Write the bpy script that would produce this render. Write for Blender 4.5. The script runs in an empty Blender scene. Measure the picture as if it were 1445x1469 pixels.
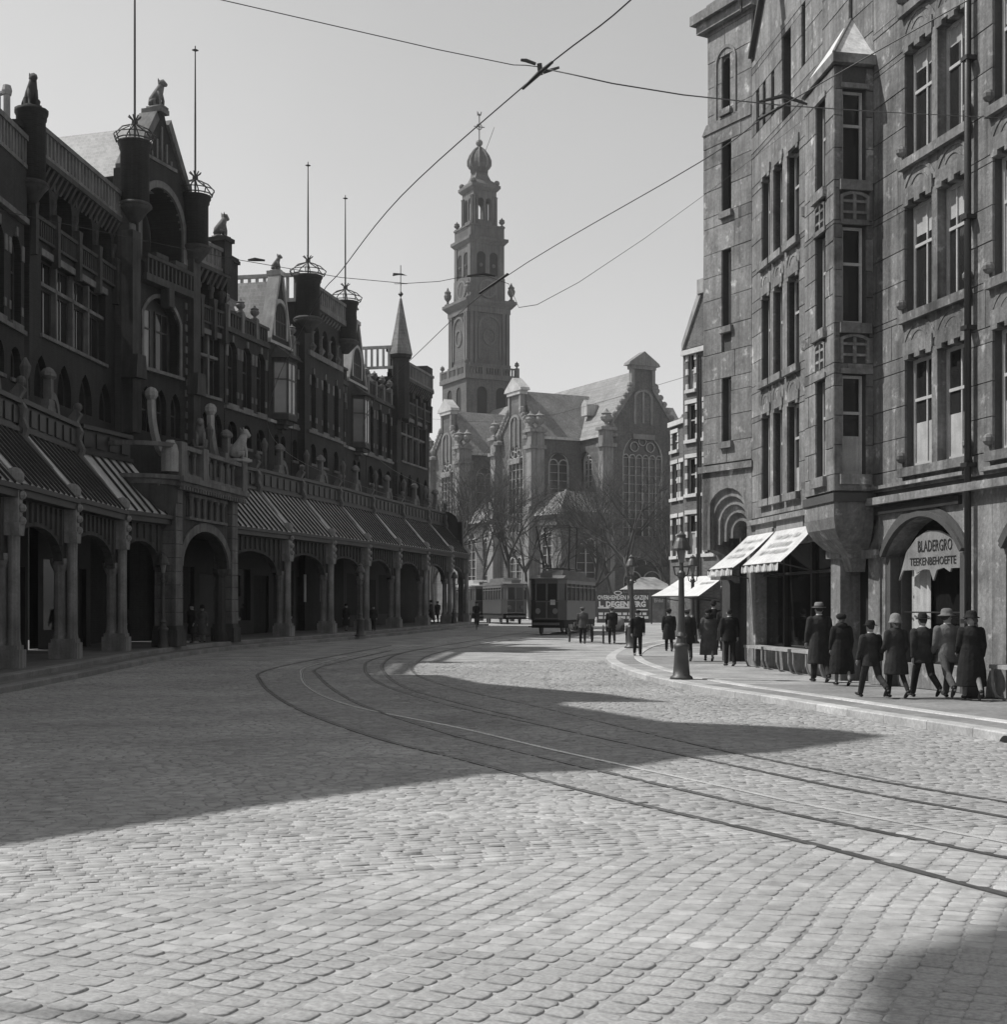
import bpy, math, random
import numpy as np
from mathutils import Vector, Matrix
from math import sin, cos, pi, radians, sqrt, atan2, hypot, tan
random.seed(7); rng = np.random.default_rng(7)
S = bpy.context.scene
COL = S.collection
# ---------------- camera, sky, sun, exposure ----------------
EYE = 2.0; FPX = 2000.0; HY = 870.0; CX = 722.5
cam = bpy.data.cameras.new('camera'); camo = bpy.data.objects.new('camera', cam); COL.objects.link(camo)
camo.location = (0, 0, EYE); camo.rotation_euler = (pi/2, 0, 0)
cam.sensor_fit = 'HORIZONTAL'; cam.sensor_width = 36; cam.lens = 36*FPX/1445
cam.shift_y = (HY-734.5)/1445; cam.clip_end = 6000; cam.clip_start = .1
S.camera = camo
SUN_EL = radians(52); SDX, SDY = .97, -.24            # light travels to the right and slightly towards the viewer
wd = bpy.data.worlds.new('World'); S.world = wd; wd.use_nodes = True
nt = wd.node_tree; nt.nodes.clear()
sky = nt.nodes.new('ShaderNodeTexSky'); sky.sky_type = 'NISHITA'; sky.sun_disc = False
sky.sun_elevation = SUN_EL; sky.sun_rotation = atan2(-SDX, -SDY); sky.dust_density = 1; sky.air_density = 1; sky.ozone_density = 1
bw = nt.nodes.new('ShaderNodeVectorMath'); bw.operation = 'DOT_PRODUCT'; bw.inputs[1].default_value = (.12, .33, .55)   # the blue-sensitive plate
bg = nt.nodes.new('ShaderNodeBackground'); wo = nt.nodes.new('ShaderNodeOutputWorld')
bg.inputs[1].default_value = .14
wtc = nt.nodes.new('ShaderNodeTexCoord'); wn_ = nt.nodes.new('ShaderNodeTexNoise'); wn_.inputs['Scale'].default_value = 2.2; wn_.inputs['Detail'].default_value = 6; wmr = nt.nodes.new('ShaderNodeMapRange'); wmr.inputs[1].default_value = .3; wmr.inputs[2].default_value = .7; wmr.inputs[3].default_value = .95; wmr.inputs[4].default_value = 1.05; wml = nt.nodes.new('ShaderNodeMath'); wml.operation = 'MULTIPLY'   # faint thin haze all over the sky
nt.links.new(wtc.outputs['Generated'], wn_.inputs['Vector']); nt.links.new(wn_.outputs['Fac'], wmr.inputs[0]); nt.links.new(sky.outputs[0], bw.inputs[0]); nt.links.new(bw.outputs['Value'], wml.inputs[0]); nt.links.new(wmr.outputs[0], wml.inputs[1]); nt.links.new(wml.outputs[0], bg.inputs[0]); nt.links.new(bg.outputs[0], wo.inputs[0])
sl = bpy.data.lights.new('sun', 'SUN'); sl.energy = 4.5; sl.angle = radians(.53); sl.color = (1, .99, .97)
so = bpy.data.objects.new('sun', sl); COL.objects.link(so); so.location = (-30, 10, 60)
so.rotation_euler = Vector((SDX*cos(SUN_EL), SDY*cos(SUN_EL), -sin(SUN_EL))).to_track_quat('-Z', 'Y').to_euler()
S.view_settings.view_transform = 'Standard'; S.view_settings.look = 'None'
S.view_settings.exposure = 0.1; S.view_settings.gamma = 1; S.view_settings.use_curve_mapping = False
# ---------------- helpers ----------------
def zg(y):
    t = min(max(y-33, 0), 70); return .0085*t
def at(x, y, D): return Vector(((x-CX)/FPX*D, D, EYE-(y-HY)/FPX*D))
def IDF(u, d, z): return (u, d, z)
class FR:
    """facade frame: u to the right as seen from the street, d into the building, z up"""
    def __init__(s, p, q, z0=0):
        p = Vector((p[0], p[1])); q = Vector((q[0], q[1])); e = q-p; s.L = e.length; e /= s.L
        s.o = p; s.e = e; s.n = Vector((-e.y, e.x)); s.z0 = z0
    def __call__(s, u, d, z):
        return (s.o.x+u*s.e.x+d*s.n.x, s.o.y+u*s.e.y+d*s.n.y, z+s.z0)
    def mat(s, u=0, d=0, z=0):
        m = Matrix.Identity(4); x = s(u, d, z)
        m[0][0], m[1][0] = s.e.x, s.e.y; m[0][1], m[1][1] = s.n.x, s.n.y
        m[0][3], m[1][3], m[2][3] = x
        return m
def outline(ua, ub, za, zb, kind, n=8):
    """opening outline from bottom left over the top to bottom right. 0 flat 1 round 2 segmental 3 pointed 4 slightly segmental"""
    w = ub-ua; c = (ua+ub)/2
    if kind == 0: return [(ua, za), (ua, zb), (ub, zb), (ub, za)]
    if kind == 3:
        r = w; h = r*sin(pi/3); zs = zb-h
        L = [(ub-r*cos(pi/3*i/n), zs+r*sin(pi/3*i/n)) for i in range(n+1)]
        R = [(ua+r*cos(pi/3*(n-i)/n), zs+r*sin(pi/3*(n-i)/n)) for i in range(1, n+1)]
        return [(ua, za)]+L+R+[(ub, za)]
    rise = {1: w/2, 2: w*.3, 4: w*.14}[kind]; zs = zb-rise
    r = (w*w/4+rise*rise)/(2*rise); zc = zb-r; a0 = math.asin(min(1, w/2/r))
    if rise > w/2-1e-6: a0 = pi/2
    A = [(c-r*sin(a0*(1-2*i/(2*n))), zc+r*cos(a0*(1-2*i/(2*n)))) for i in range(2*n+1)]
    return [(ua, za)]+A+[(ub, za)]
class MB:
    def __init__(s): s.v = []; s.f = []
    def add(s, vs, fs):
        b = len(s.v); s.v += [tuple(x) for x in vs]; s.f += [tuple(i+b for i in f) for f in fs]; return s
    def quad(s, F, a, b, c, d): return s.add([F(*a), F(*b), F(*c), F(*d)], [(0, 1, 2, 3)])
    def box(s, F, u0, u1, d0, d1, z0, z1):
        vs = [F(u, d, z) for z in (z0, z1) for d in (d0, d1) for u in (u0, u1)]
        return s.add(vs, [(0, 2, 3, 1), (4, 5, 7, 6), (0, 1, 5, 4), (2, 6, 7, 3), (0, 4, 6, 2), (1, 3, 7, 5)])
    def taper(s, F, c, r0, r1, z0, z1):
        """frustum with square plan, c=(u,d), r=(ru,rd)"""
        vs = [F(c[0]+i*r[0], c[1]+j*r[1], z) for z, r in ((z0, r0), (z1, r1)) for j in (-1, 1) for i in (-1, 1)]
        return s.add(vs, [(0, 2, 3, 1), (4, 5, 7, 6), (0, 1, 5, 4), (2, 6, 7, 3), (0, 4, 6, 2), (1, 3, 7, 5)])
    def prism(s, F, pts, d0, d1):
        """polygon in the u-z plane pushed from d0 to d1"""
        n = len(pts); vs = [F(u, d0, z) for u, z in pts]+[F(u, d1, z) for u, z in pts]
        return s.add(vs, [tuple(range(n)), tuple(range(2*n-1, n-1, -1))]+[(i, i+n, (i+1) % n+n, (i+1) % n) for i in range(n)])
    def plan(s, F, pts, z0, z1):
        n = len(pts); vs = [F(u, d, z0) for u, d in pts]+[F(u, d, z1) for u, d in pts]
        return s.add(vs, [tuple(range(n)), tuple(range(2*n-1, n-1, -1))]+[(i, i+n, (i+1) % n+n, (i+1) % n) for i in range(n)])
    def side(s, F, pts, u0, u1):
        """polygon in the d-z plane pushed along u"""
        n = len(pts); vs = [F(u0, d, z) for d, z in pts]+[F(u1, d, z) for d, z in pts]
        return s.add(vs, [tuple(range(n)), tuple(range(2*n-1, n-1, -1))]+[(i, i+n, (i+1) % n+n, (i+1) % n) for i in range(n)])
    def lathe(s, F, c, prof, n=12, a0=0, a1=2*pi, rot=0):
        full = abs(a1-a0-2*pi) < 1e-6; m = n if full else n+1; vs = []
        for r, z in prof:
            for i in range(m):
                a = rot+a0+(a1-a0)*i/n; vs.append(F(c[0]+r*cos(a), c[1]+r*sin(a), z))
        fs = []
        for k in range(len(prof)-1):
            for i in range(n):
                j = (i+1) % m; fs.append((k*m+i, k*m+j, (k+1)*m+j, (k+1)*m+i))
        if full:
            fs.append(tuple(range(m-1, -1, -1))); b = (len(prof)-1)*m; fs.append(tuple(range(b, b+m)))
        return s.add(vs, fs)
    def tube(s, pts, rad, n=6, F=IDF, cap=True, flat=1.0):
        pts = [Vector(p) for p in pts]
        if not hasattr(rad, '__len__'): rad = [rad]*len(pts)
        vs = []; up = None
        for i, p in enumerate(pts):
            t = (pts[min(i+1, len(pts)-1)]-pts[max(i-1, 0)])
            if t.length < 1e-9: t = Vector((0, 0, 1))
            t.normalize()
            if up is None: up = Vector((0, 0, 1)) if abs(t.z) < .9 else Vector((0, 1, 0))
            a = t.cross(up)
            if a.length < 1e-6: a = t.orthogonal()
            a.normalize(); b = a.cross(t).normalized(); up = b
            for k in range(n):
                q = p+a*(rad[i]*cos(2*pi*k/n+pi/4))+b*(rad[i]*flat*sin(2*pi*k/n+pi/4)); vs.append(F(*q))
        fs = [(i*n+k, i*n+(k+1) % n, (i+1)*n+(k+1) % n, (i+1)*n+k) for i in range(len(pts)-1) for k in range(n)]
        if cap: fs += [tuple(range(n-1, -1, -1)), tuple(range((len(pts)-1)*n, len(pts)*n))]
        return s.add(vs, fs)
    def loft(s, rings, n=12, F=IDF):
        """rings: (cx,cy,cz,rx,ry)"""
        vs = [F(c[0]+c[3]*cos(2*pi*k/n), c[1]+c[4]*sin(2*pi*k/n), c[2]) for c in rings for k in range(n)]
        fs = [(i*n+k, i*n+(k+1) % n, (i+1)*n+(k+1) % n, (i+1)*n+k) for i in range(len(rings)-1) for k in range(n)]
        return s.add(vs, fs+[tuple(range(n-1, -1, -1)), tuple(range((len(rings)-1)*n, len(rings)*n))])
    def ball(s, c, r, n=10, F=IDF, sq=(1, 1, 1)):
        m = max(4, n//2+1)
        return s.loft([(c[0], c[1], c[2]-r*sq[2]*cos(pi*(i+.15)/(m+.3-0)), max(.02*r, r*sq[0]*sin(pi*(i+.15)/(m+.3))), max(.02*r, r*sq[1]*sin(pi*(i+.15)/(m+.3)))) for i in range(m+1)], n, F)
    def arch_band(s, F, o_in, o_out, d0, d1):
        """ring between two outlines with the same count"""
        n = len(o_in); vs = []
        for d in (d0, d1):
            vs += [F(u, d, z) for u, z in o_in]+[F(u, d, z) for u, z in o_out]
        fs = []
        for i in range(n-1):
            fs += [(i, i+1, n+i+1, n+i), (2*n+i, 3*n+i, 3*n+i+1, 2*n+i+1), (i, 2*n+i, 2*n+i+1, i+1), (n+i, n+i+1, 3*n+i+1, 3*n+i)]
        fs += [(0, n, 3*n, 2*n), (n-1, 3*n-1, 4*n-1, 2*n-1)]
        return s.add(vs, fs)
    def wall(s, F, u0, u1, z0, z1, ops, dep=.3, d=0.0):
        """front skin with openings (ua,ub,za,zb,kind) in one row, reveals pushed in by dep"""
        cur = u0
        for ua, ub, za, zb, k in sorted(ops):
            if ua > cur+1e-5: s.quad(F, (cur, d, z0), (ua, d, z0), (ua, d, z1), (cur, d, z1))
            if za > z0+1e-5: s.quad(F, (ua, d, z0), (ub, d, z0), (ub, d, za), (ua, d, za))
            o = outline(ua, ub, za, zb, k)
            for (a, b), (c, e) in zip(o[1:-2], o[2:-1]):
                if c-a > 1e-6 and (z1-b > 1e-5 or z1-e > 1e-5): s.quad(F, (a, d, b), (c, d, e), (c, d, z1), (a, d, z1))
            for (a, b), (c, e) in zip(o, o[1:]+o[:1]): s.quad(F, (a, d, b), (c, d, e), (c, d+dep, e), (a, d+dep, b))
            cur = ub
        if u1 > cur+1e-5: s.quad(F, (cur, d, z0), (u1, d, z0), (u1, d, z1), (cur, d, z1))
        return s
    def balus(s, F, u0, u1, d0, d1, z0, z1, step=.35, bw=.13):
        h = z1-z0; s.box(F, u0, u1, d0, d1, z0, z0+.12*h); s.box(F, u0, u1, d0-.03, d1+.03, z1-.16*h, z1)
        n = max(1, int((u1-u0)/step))
        for i in range(n):
            u = u0+(i+.5)*(u1-u0)/n; s.box(F, u-bw/2, u+bw/2, d0+.03, d1-.03, z0+.12*h, z1-.16*h)
        return s
    def mesh(s, name, smooth=False):
        m = bpy.data.meshes.new(name); m.from_pydata(s.v, [], s.f); m.update()
        if smooth: m.polygons.foreach_set('use_smooth', [True]*len(m.polygons))
        return m
def thing(name, label, cat, loc=(0, 0, 0), rz=0, group=None):
    o = bpy.data.objects.new(name, None); COL.objects.link(o); o.location = loc; o.rotation_euler.z = rz
    o.empty_display_size = .3; o['label'] = label; o['category'] = cat
    if group: o['group'] = group
    return o
def tag(o, label, cat, group=None):
    o['label'] = label; o['category'] = cat
    if group: o['group'] = group
    return o
def O(name, mb, mat, parent=None, smooth=False, label=None, world=True):
    """link a mesh object; coordinates are world ones when the parent thing has no rotation"""
    me = mb.mesh(name, smooth) if isinstance(mb, MB) else mb
    if mat and not me.materials: me.materials.append(mat)
    o = bpy.data.objects.new(name, me); COL.objects.link(o)
    if parent:
        o.parent = parent
        if parent.type == 'EMPTY' and world: o.location = -Vector(parent.location)
    if label: o['label'] = label
    return o
def P(name, me, parent, M):
    """place shared mesh data by a world matrix under an unrotated thing"""
    o = bpy.data.objects.new(name, me); COL.objects.link(o)
    if parent:
        o.parent = parent
        if parent.type == 'EMPTY': M = Matrix.Translation(-Vector(parent.location)) @ M
    o.matrix_local = M
    return o
def struct(name, mb, mat, smooth=False):
    o = O(name, mb, mat, None, smooth); o['kind'] = 'structure'; return o
def OS(name, mb, mat, parent):
    """like O, but every loose piece of the builder becomes a part of its own"""
    n = len(mb.v); par = list(range(n))
    def find(a):
        while par[a] != a: par[a] = par[par[a]]; a = par[a]
        return a
    for f in mb.f:
        r0 = find(f[0])
        for i in f[1:]: par[find(i)] = r0
    comp = {}
    for f in mb.f: comp.setdefault(find(f[0]), []).append(f)
    for fs in comp.values():
        ids = sorted({i for f in fs for i in f}); mp = {i: k for k, i in enumerate(ids)}; q = MB(); q.v = [mb.v[i] for i in ids]; q.f = [tuple(mp[i] for i in f) for f in fs]; O(name, q, mat, parent)
def copy_tree(o, parent=None):
    c = o.copy(); COL.objects.link(c); c.parent = parent
    for ch in [x for x in ALLCH.get(o.name, o.children)]: copy_tree(ch, c)
    return c
ALLCH = {}
def text_mesh(body, size, F, u, d, z, align='CENTER', ext=.004, sx=1.0, name='lettering', bold=0):
    """text turned into mesh, standing in a facade frame"""
    c = bpy.data.curves.new('t', 'FONT'); c.body = body; c.size = size; c.align_x = align; c.extrude = ext; c.resolution_u = 2; c.offset = bold*size
    o = bpy.data.objects.new('t', c); COL.objects.link(o); bpy.context.view_layer.update()
    me = bpy.data.meshes.new_from_object(o.evaluated_get(bpy.context.evaluated_depsgraph_get()))
    bpy.data.objects.remove(o); me.name = name
    for v in me.vertices: v.co = F(u+v.co.x*sx, d-v.co.z, z+v.co.y)
    return me
# ---------------- materials (all grey: the picture is black and white) ----------------
def N(nt, t, **k):
    n = nt.nodes.new(t)
    for a, b in k.items(): setattr(n, a, b)
    return n
MATS = {}
def M(name, val, var=.25, scale=1.5, rough=.85, bump=.15, bscale=25, spec=.3, brick=None, streak=0, objrand=0, attr=None, fleck=0, metal=0, fine=.12):
    if name in MATS: return MATS[name]
    m = bpy.data.materials.new(name); MATS[name] = m; m.use_nodes = True; t = m.node_tree; L = t.links
    b = t.nodes['Principled BSDF']; b.inputs['Roughness'].default_value = rough; b.inputs['Specular IOR Level'].default_value = spec
    b.inputs['Metallic'].default_value = metal
    tc = N(t, 'ShaderNodeTexCoord'); co = tc.outputs['Object']
    if objrand:
        oi = N(t, 'ShaderNodeObjectInfo'); ad = N(t, 'ShaderNodeVectorMath', operation='ADD'); cm = N(t, 'ShaderNodeVectorMath', operation='SCALE')
        L.new(oi.outputs['Location'], cm.inputs[0]); cm.inputs['Scale'].default_value = 1.0; L.new(co, ad.inputs[0]); L.new(cm.outputs[0], ad.inputs[1]); co = ad.outputs[0]
    def mul(a, bb):
        n = N(t, 'ShaderNodeMath', operation='MULTIPLY'); L.new(a, n.inputs[0])
        if isinstance(bb, (int, float)): n.inputs[1].default_value = bb
        else: L.new(bb, n.inputs[1])
        return n.outputs[0]
    def rngv(x, lo, hi, a=.3, c=.7):
        n = N(t, 'ShaderNodeMapRange'); L.new(x, n.inputs[0]); n.inputs[1].default_value = a; n.inputs[2].default_value = c; n.inputs[3].default_value = lo; n.inputs[4].default_value = hi
        return n.outputs[0]
    def noise(sc, det=4, vec=None):
        n = N(t, 'ShaderNodeTexNoise'); n.inputs['Scale'].default_value = sc; n.inputs['Detail'].default_value = det; n.inputs['Roughness'].default_value = .6
        L.new(vec if vec else co, n.inputs['Vector']); return n.outputs['Fac']
    out = rngv(noise(scale), 1-var, 1+var)
    if fine: out = mul(out, rngv(noise(scale*14, 3), 1-fine, 1+fine))
    if streak:
        mp = N(t, 'ShaderNodeMapping'); mp.inputs['Scale'].default_value = (3, 3, .22); L.new(co, mp.inputs[0])
        out = mul(out, rngv(noise(1.6, 5, mp.outputs[0]), 1-streak, 1+streak))
    if fleck:
        out = mul(out, rngv(noise(2.6, 6), 1, 1+fleck, .60, .70)); out = mul(out, rngv(noise(1.1, 6), 1-.45*min(1, fleck), 1, .28, .46))
    if objrand: out = mul(out, rngv(oi.outputs['Random'], 1-objrand, 1+objrand, 0, 1))
    if attr:
        at_ = N(t, 'ShaderNodeAttribute'); at_.attribute_name = attr; out = mul(out, at_.outputs['Fac'])
    if brick:
        sx = N(t, 'ShaderNodeSeparateXYZ'); L.new(co, sx.inputs[0]); ax = N(t, 'ShaderNodeMath', operation='ADD')
        k = N(t, 'ShaderNodeMath', operation='MULTIPLY'); k.inputs[1].default_value = brick[3]; L.new(sx.outputs[0], k.inputs[0]); L.new(k.outputs[0], ax.inputs[0]); L.new(sx.outputs[1], ax.inputs[1])
        cb = N(t, 'ShaderNodeCombineXYZ'); L.new(ax.outputs[0], cb.inputs[0]); L.new(sx.outputs[2], cb.inputs[1])
        br = N(t, 'ShaderNodeTexBrick'); br.inputs['Scale'].default_value = 1; br.inputs['Brick Width'].default_value = brick[0]; br.inputs['Row Height'].default_value = brick[1]; br.inputs['Mortar Size'].default_value = brick[2]
        br.inputs['Color1'].default_value = (.8,)*3+(1,); br.inputs['Color2'].default_value = (1.2,)*3+(1,); br.inputs['Mortar'].default_value = ((brick[4] if len(brick) > 4 else 1.35),)*3+(1,)
        L.new(cb.outputs[0], br.inputs['Vector']); out = mul(out, br.outputs['Color'])
    out = mul(out, val)
    L.new(out, b.inputs['Base Color'])
    if bump:
        bp = N(t, 'ShaderNodeBump'); bp.inputs['Strength'].default_value = bump; bp.inputs['Distance'].default_value = .03
        L.new(noise(bscale, 5), bp.inputs['Height']); L.new(bp.outputs[0], b.inputs['Normal'])
    return m
def glassm(name, val=.02, rough=.04, spec=.5, wav=.02):
    m = bpy.data.materials.new(name); m.use_nodes = True; t = m.node_tree; b = t.nodes['Principled BSDF']
    b.inputs['Roughness'].default_value = rough; b.inputs['Specular IOR Level'].default_value = spec
    tc = N(t, 'ShaderNodeTexCoord'); n = N(t, 'ShaderNodeTexNoise'); n.inputs['Scale'].default_value = .8; t.links.new(tc.outputs['Object'], n.inputs[0])
    r = N(t, 'ShaderNodeMapRange'); r.inputs[3].default_value = val*.4; r.inputs[4].default_value = val*1.8; t.links.new(n.outputs[0], r.inputs[0]); t.links.new(r.outputs[0], b.inputs['Base Color'])
    bp = N(t, 'ShaderNodeBump'); bp.inputs['Strength'].default_value = wav; n2 = N(t, 'ShaderNodeTexNoise'); n2.inputs['Scale'].default_value = 1.7; t.links.new(tc.outputs['Object'], n2.inputs[0])
    t.links.new(n2.outputs[0], bp.inputs['Height']); t.links.new(bp.outputs[0], b.inputs['Normal'])
    return m
BR = (.22, .075, .012, .3)
m_brick = M('dark_brick', .02, .35, .6, brick=BR, streak=.25)
m_brick2 = M('church_brick', .085, .3, .25, brick=(.5, .16, .02, 2.0), streak=.2, fine=.2)
m_brickw = M('house_brick', .12, .2, .8, brick=BR, streak=.15)
m_stoneL = M('grey_sandstone', .125, .35, 1.2, streak=.3, bump=.3)
m_stoneLd = M('sooty_sandstone', .048, .35, 1.0, streak=.3, bump=.3)
m_stoneR = M('weathered_stone', .195, .3, .8, streak=.3, fleck=1.15, fine=.2, bump=.4, bscale=18, objrand=.12)
m_stoneR1 = M('darker_ashlar', .15, .32, .8, streak=.42, fleck=1.2, fine=.2, bump=.4, bscale=18, objrand=.1)  # same stone as the tower, in a darker and more streaked tone
m_stoneRb = M('stone_joint', .075, .2, 1, bump=.2)
m_trim = M('pale_stone', .30, .2, 1.5, streak=.2, bump=.2)
m_slate = M('slate', .16, .25, .5, brick=(.3, .22, .012, 2.0), streak=.2, rough=.6)
m_lead = M('lead_sheet', .17, .15, .8, rough=.45, streak=.2, spec=.5)
m_leadw = M('bright_lead', .4, .2, .8, rough=.6, streak=.25, fleck=.3)
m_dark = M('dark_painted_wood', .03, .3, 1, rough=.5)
m_woodm = M('weathered_board', .06, .3, 1.2, streak=.3)
m_iron = M('black_iron', .025, .3, 3, rough=.45, spec=.5, bump=.1)
m_white = M('white_paint', .56, .12, 2, rough=.6, bump=.05)
m_cream = M('window_white', .42, .2, 2, rough=.6, bump=.05)
m_blind = M('curtain_cloth', .38, .18, 2, streak=.15, rough=.95)
m_canvas = M('awning_canvas', .5, .15, 1.2, rough=.95, streak=.1, bump=.1)
m_gold = M('gilded', .14, .2, 1, rough=.5)
m_glass = glassm('window_glass'); m_glassd = glassm('shop_glass', .012, .05, .35)
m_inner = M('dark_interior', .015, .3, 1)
# ---------------- ground, road, pavements, rails ----------------
def crom(pts, n=8):
    out = []; P_ = [pts[0]]+list(pts)+[pts[-1]]
    for i in range(1, len(P_)-2):
        p0, p1, p2, p3 = (np.array(P_[k], float) for k in (i-1, i, i+1, i+2))
        for j in range(n):
            t = j/n; out.append(tuple(.5*((2*p1)+(-p0+p2)*t+(2*p0-5*p1+4*p2-p3)*t*t+(-p0+3*p1-3*p2+p3)*t**3)))
    out.append(tuple(pts[-1])); return out
def offs(pl, d):
    """offset polyline to its left (positive) by d"""
    out = []
    for i, p in enumerate(pl):
        a = Vector(pl[max(i-1, 0)][:2]); b = Vector(pl[min(i+1, len(pl)-1)][:2]); e = (b-a).normalized()
        out.append((p[0]-e.y*d, p[1]+e.x*d))
    return out
m_road = M('joint_sand', .29, .3, .9, rough=1, bump=.5, bscale=60, fine=.25)
m_cob = M('cobble', .335, .2, .35, rough=.8, bump=.4, bscale=70, attr='tone', fine=.22)
m_cobo = M('cobble_near', .335, .2, .35, rough=.8, bump=.45, bscale=70, objrand=.07, fine=.22)
m_pave = M('pavement_brick', .29, .25, .7, rough=.9, bump=.4, bscale=40, brick=(.24, .12, .02, .3, .7), fine=.2)
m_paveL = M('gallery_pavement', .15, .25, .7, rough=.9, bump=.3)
m_kerb = M('granite_kerb', .40, .2, 1.2, rough=.8, bump=.3, bscale=60, objrand=.15, fine=.2)
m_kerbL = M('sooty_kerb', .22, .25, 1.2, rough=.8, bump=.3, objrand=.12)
m_groove = M('groove_dark', .07, .3, 3, rough=1); m_railb = M('glint_rail', .8, .15, 2, rough=.3, metal=.5, bump=.05)  # polished steel, with part of the rail's glint put into its pale colour
m_rail = M('steel_rail', .13, .3, 2, rough=.4, metal=.5, bump=.05)
ys = [-120, -60, -20, 0, 20, 33]+list(range(36, 103, 4))+[103, 140, 300, 430]; xs = [-260, -60, -25, 0, 25, 60, 260]
g = MB(); g.v = [(x, y, zg(y)-.0065) for y in ys for x in xs]; nx = len(xs)
g.f = [(j*nx+i, j*nx+i+1, (j+1)*nx+i+1, (j+1)*nx+i) for j in range(len(ys)-1) for i in range(nx-1)]
road = struct('road', g, m_road)
# lines of the street
ARC = crom([(-13.2, 2), (-13.3, 14), (-13.4, 26), (-13.45, 32), (-13.5, 38), (-13.65, 43.5), (-13.75, 50), (-13.35, 56), (-12.3, 61.5), (-10.55, 67), (-9.2, 72.8), (-7.9, 78.5), (-6.65, 85), (-5.3, 91.6), (-3.95, 98), (-2.9, 103.5)], 6)
_aY = [p[1] for p in ARC]; _aX = [p[0] for p in ARC]
def arcx(y): return float(np.interp(y, _aY, _aX))
KL = offs(ARC, -1.9)                 # left kerb
_kY = [p[1] for p in KL]; _kX = [p[0] for p in KL]
KR = crom([(8.6, 4), (8.2, 12), (7.5, 20), (6.4, 24.8), (5.5, 29), (4.5, 33.2), (3.8, 37.4), (3.45, 42), (3.45, 46.5), (3.95, 51.5), (5.2, 58.5), (7.2, 65), (9.5, 70), (13, 76), (22, 86)], 6)
_rY = [p[1] for p in KR]; _rX = [p[0] for p in KR]
def onroad(x, y): return np.interp(y, _kY, _kX)+.05 < x < np.interp(y, _rY, _rX)-.05
def px2g(x, y):
    D = 20.
    for _ in range(20): D = (EYE-zg(D))*FPX/(y-HY)
    return ((x-CX)/FPX*D, D)
RAILS = {
 'A': [(560, 926), (445, 947), (377, 963), (373, 977), (397, 1000), (445, 1025), (542, 1059), (658, 1088), (760, 1115), (935, 1158), (1130, 1202), (1350, 1259), (1600, 1325)],
 'B': [(640, 921), (532, 935), (445, 955), (432, 969), (445, 988), (503, 1012), (654, 1043), (740, 1063), (813, 1080), (1033, 1127), (1169, 1156), (1445, 1208), (1700, 1256)],
 'C': [(560, 933), (462, 956), (457, 970), (484, 993), (528, 1015), (639, 1051), (740, 1077), (905, 1116), (1100, 1160), (1252, 1191), (1445, 1230), (1700, 1282)],
 'D': [(620, 928), (540, 944), (523, 957), (542, 979), (639, 1010), (760, 1036), (852, 1056), (1033, 1094), (1228, 1134), (1445, 1172), (1700, 1216)],
 'F': [(857, 902), (765, 913), (640, 933), (596, 952), (600, 969), (668, 991), (784, 1016), (1000, 1068), (1228, 1114), (1445, 1151), (1700, 1194)],
 'E': [(757, 906), (640, 925), (575, 937), (551, 950), (550, 963), (575, 983), (650, 1006), (760, 1032)]}
RAILP = {}
for k, pl in RAILS.items():
    pg = [px2g(*p) for p in pl]
    if k != 'E': e_ = Vector(pg[-1])-Vector(pg[-2]); e_.normalize(); pg.append(tuple(Vector(pg[-1])+e_*6)); pg.append(tuple(Vector(pg[-1])+e_*12))
    c = crom(pg, 7); RAILP[k] = c; mb = MB()
    for off, w, h in ((0, .05, .004), (.058, .016, .0)):
        l = offs(c, off-w/2); r = offs(c, off+w/2); n = len(c)
        vs = [(p[0], p[1], zg(p[1])+h) for p in l]+[(p[0], p[1], zg(p[1])+h) for p in r]+[(p[0], p[1], zg(p[1])-.06) for p in l]+[(p[0], p[1], zg(p[1])-.06) for p in r]
        fs = []
        for i in range(n-1): fs += [(i, i+1, n+i+1, n+i), (i, 2*n+i, 2*n+i+1, i+1), (n+i, n+i+1, 3*n+i+1, 3*n+i)]
        mb.add(vs, fs)
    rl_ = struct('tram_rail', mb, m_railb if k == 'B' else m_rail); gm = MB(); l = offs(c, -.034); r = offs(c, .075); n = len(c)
    gm.v = [(p[0], p[1], zg(p[1])-.001) for p in l]+[(p[0], p[1], zg(p[1])-.001) for p in r]; gm.f = [(i, i+1, n+i+1, n+i) for i in range(n-1)]; O('flange_groove', gm, m_groove, rl_)  # flat dark strip in place of the rail groove
_rp = np.array([q for c in RAILP.values() for q in crom([c[i] for i in range(0, len(c), 2)], 14)])
# cobbles: two fields of setts laid in courses
def setts(e, cw, ln, inside, org, R):
    """courses run along e; cw = course width, ln = sett length"""
    e = np.array(e)/np.linalg.norm(e); n = np.array((-e[1], e[0])); out = []
    for j in range(int(-R/cw), int(R/cw)):
        u = -R+rng.random()*ln; wob = rng.normal(0, .008)
        while u < R:
            l = ln*(.82+.36*rng.random()); c = np.array(org)+e*(u+l/2)+n*(j*cw+wob)
            c = c+np.array((.05*sin(.9*c[1]+.7*c[0])+.02*sin(2.9*c[0]-1.3*c[1]), .06*sin(.8*c[0]-.5*c[1]+1)+.02*sin(2.3*c[1]+1.9*c[0])))
            if inside(c[0], c[1]): out.append((c[0], c[1], l-.016-.01*rng.random(), cw-.010-.007*rng.random(), rng.normal(0, .013)))
            u += l
    return e, out
def vis(x, y): return 5.2 < y < 48 and abs(x) < .375*y+.5
def zone1(x, y): return vis(x, y) and y < 10.75+.44*x and onroad(x, y)
def zone2(x, y): return vis(x, y) and y > 10.85+.44*x and onroad(x, y)
e1, L1 = setts((.43, .9), .185, .16, zone1, (0, 8), 14)
e2, L2 = setts((.95, .3), .105, .2, zone2, (0, 28), 34)
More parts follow.
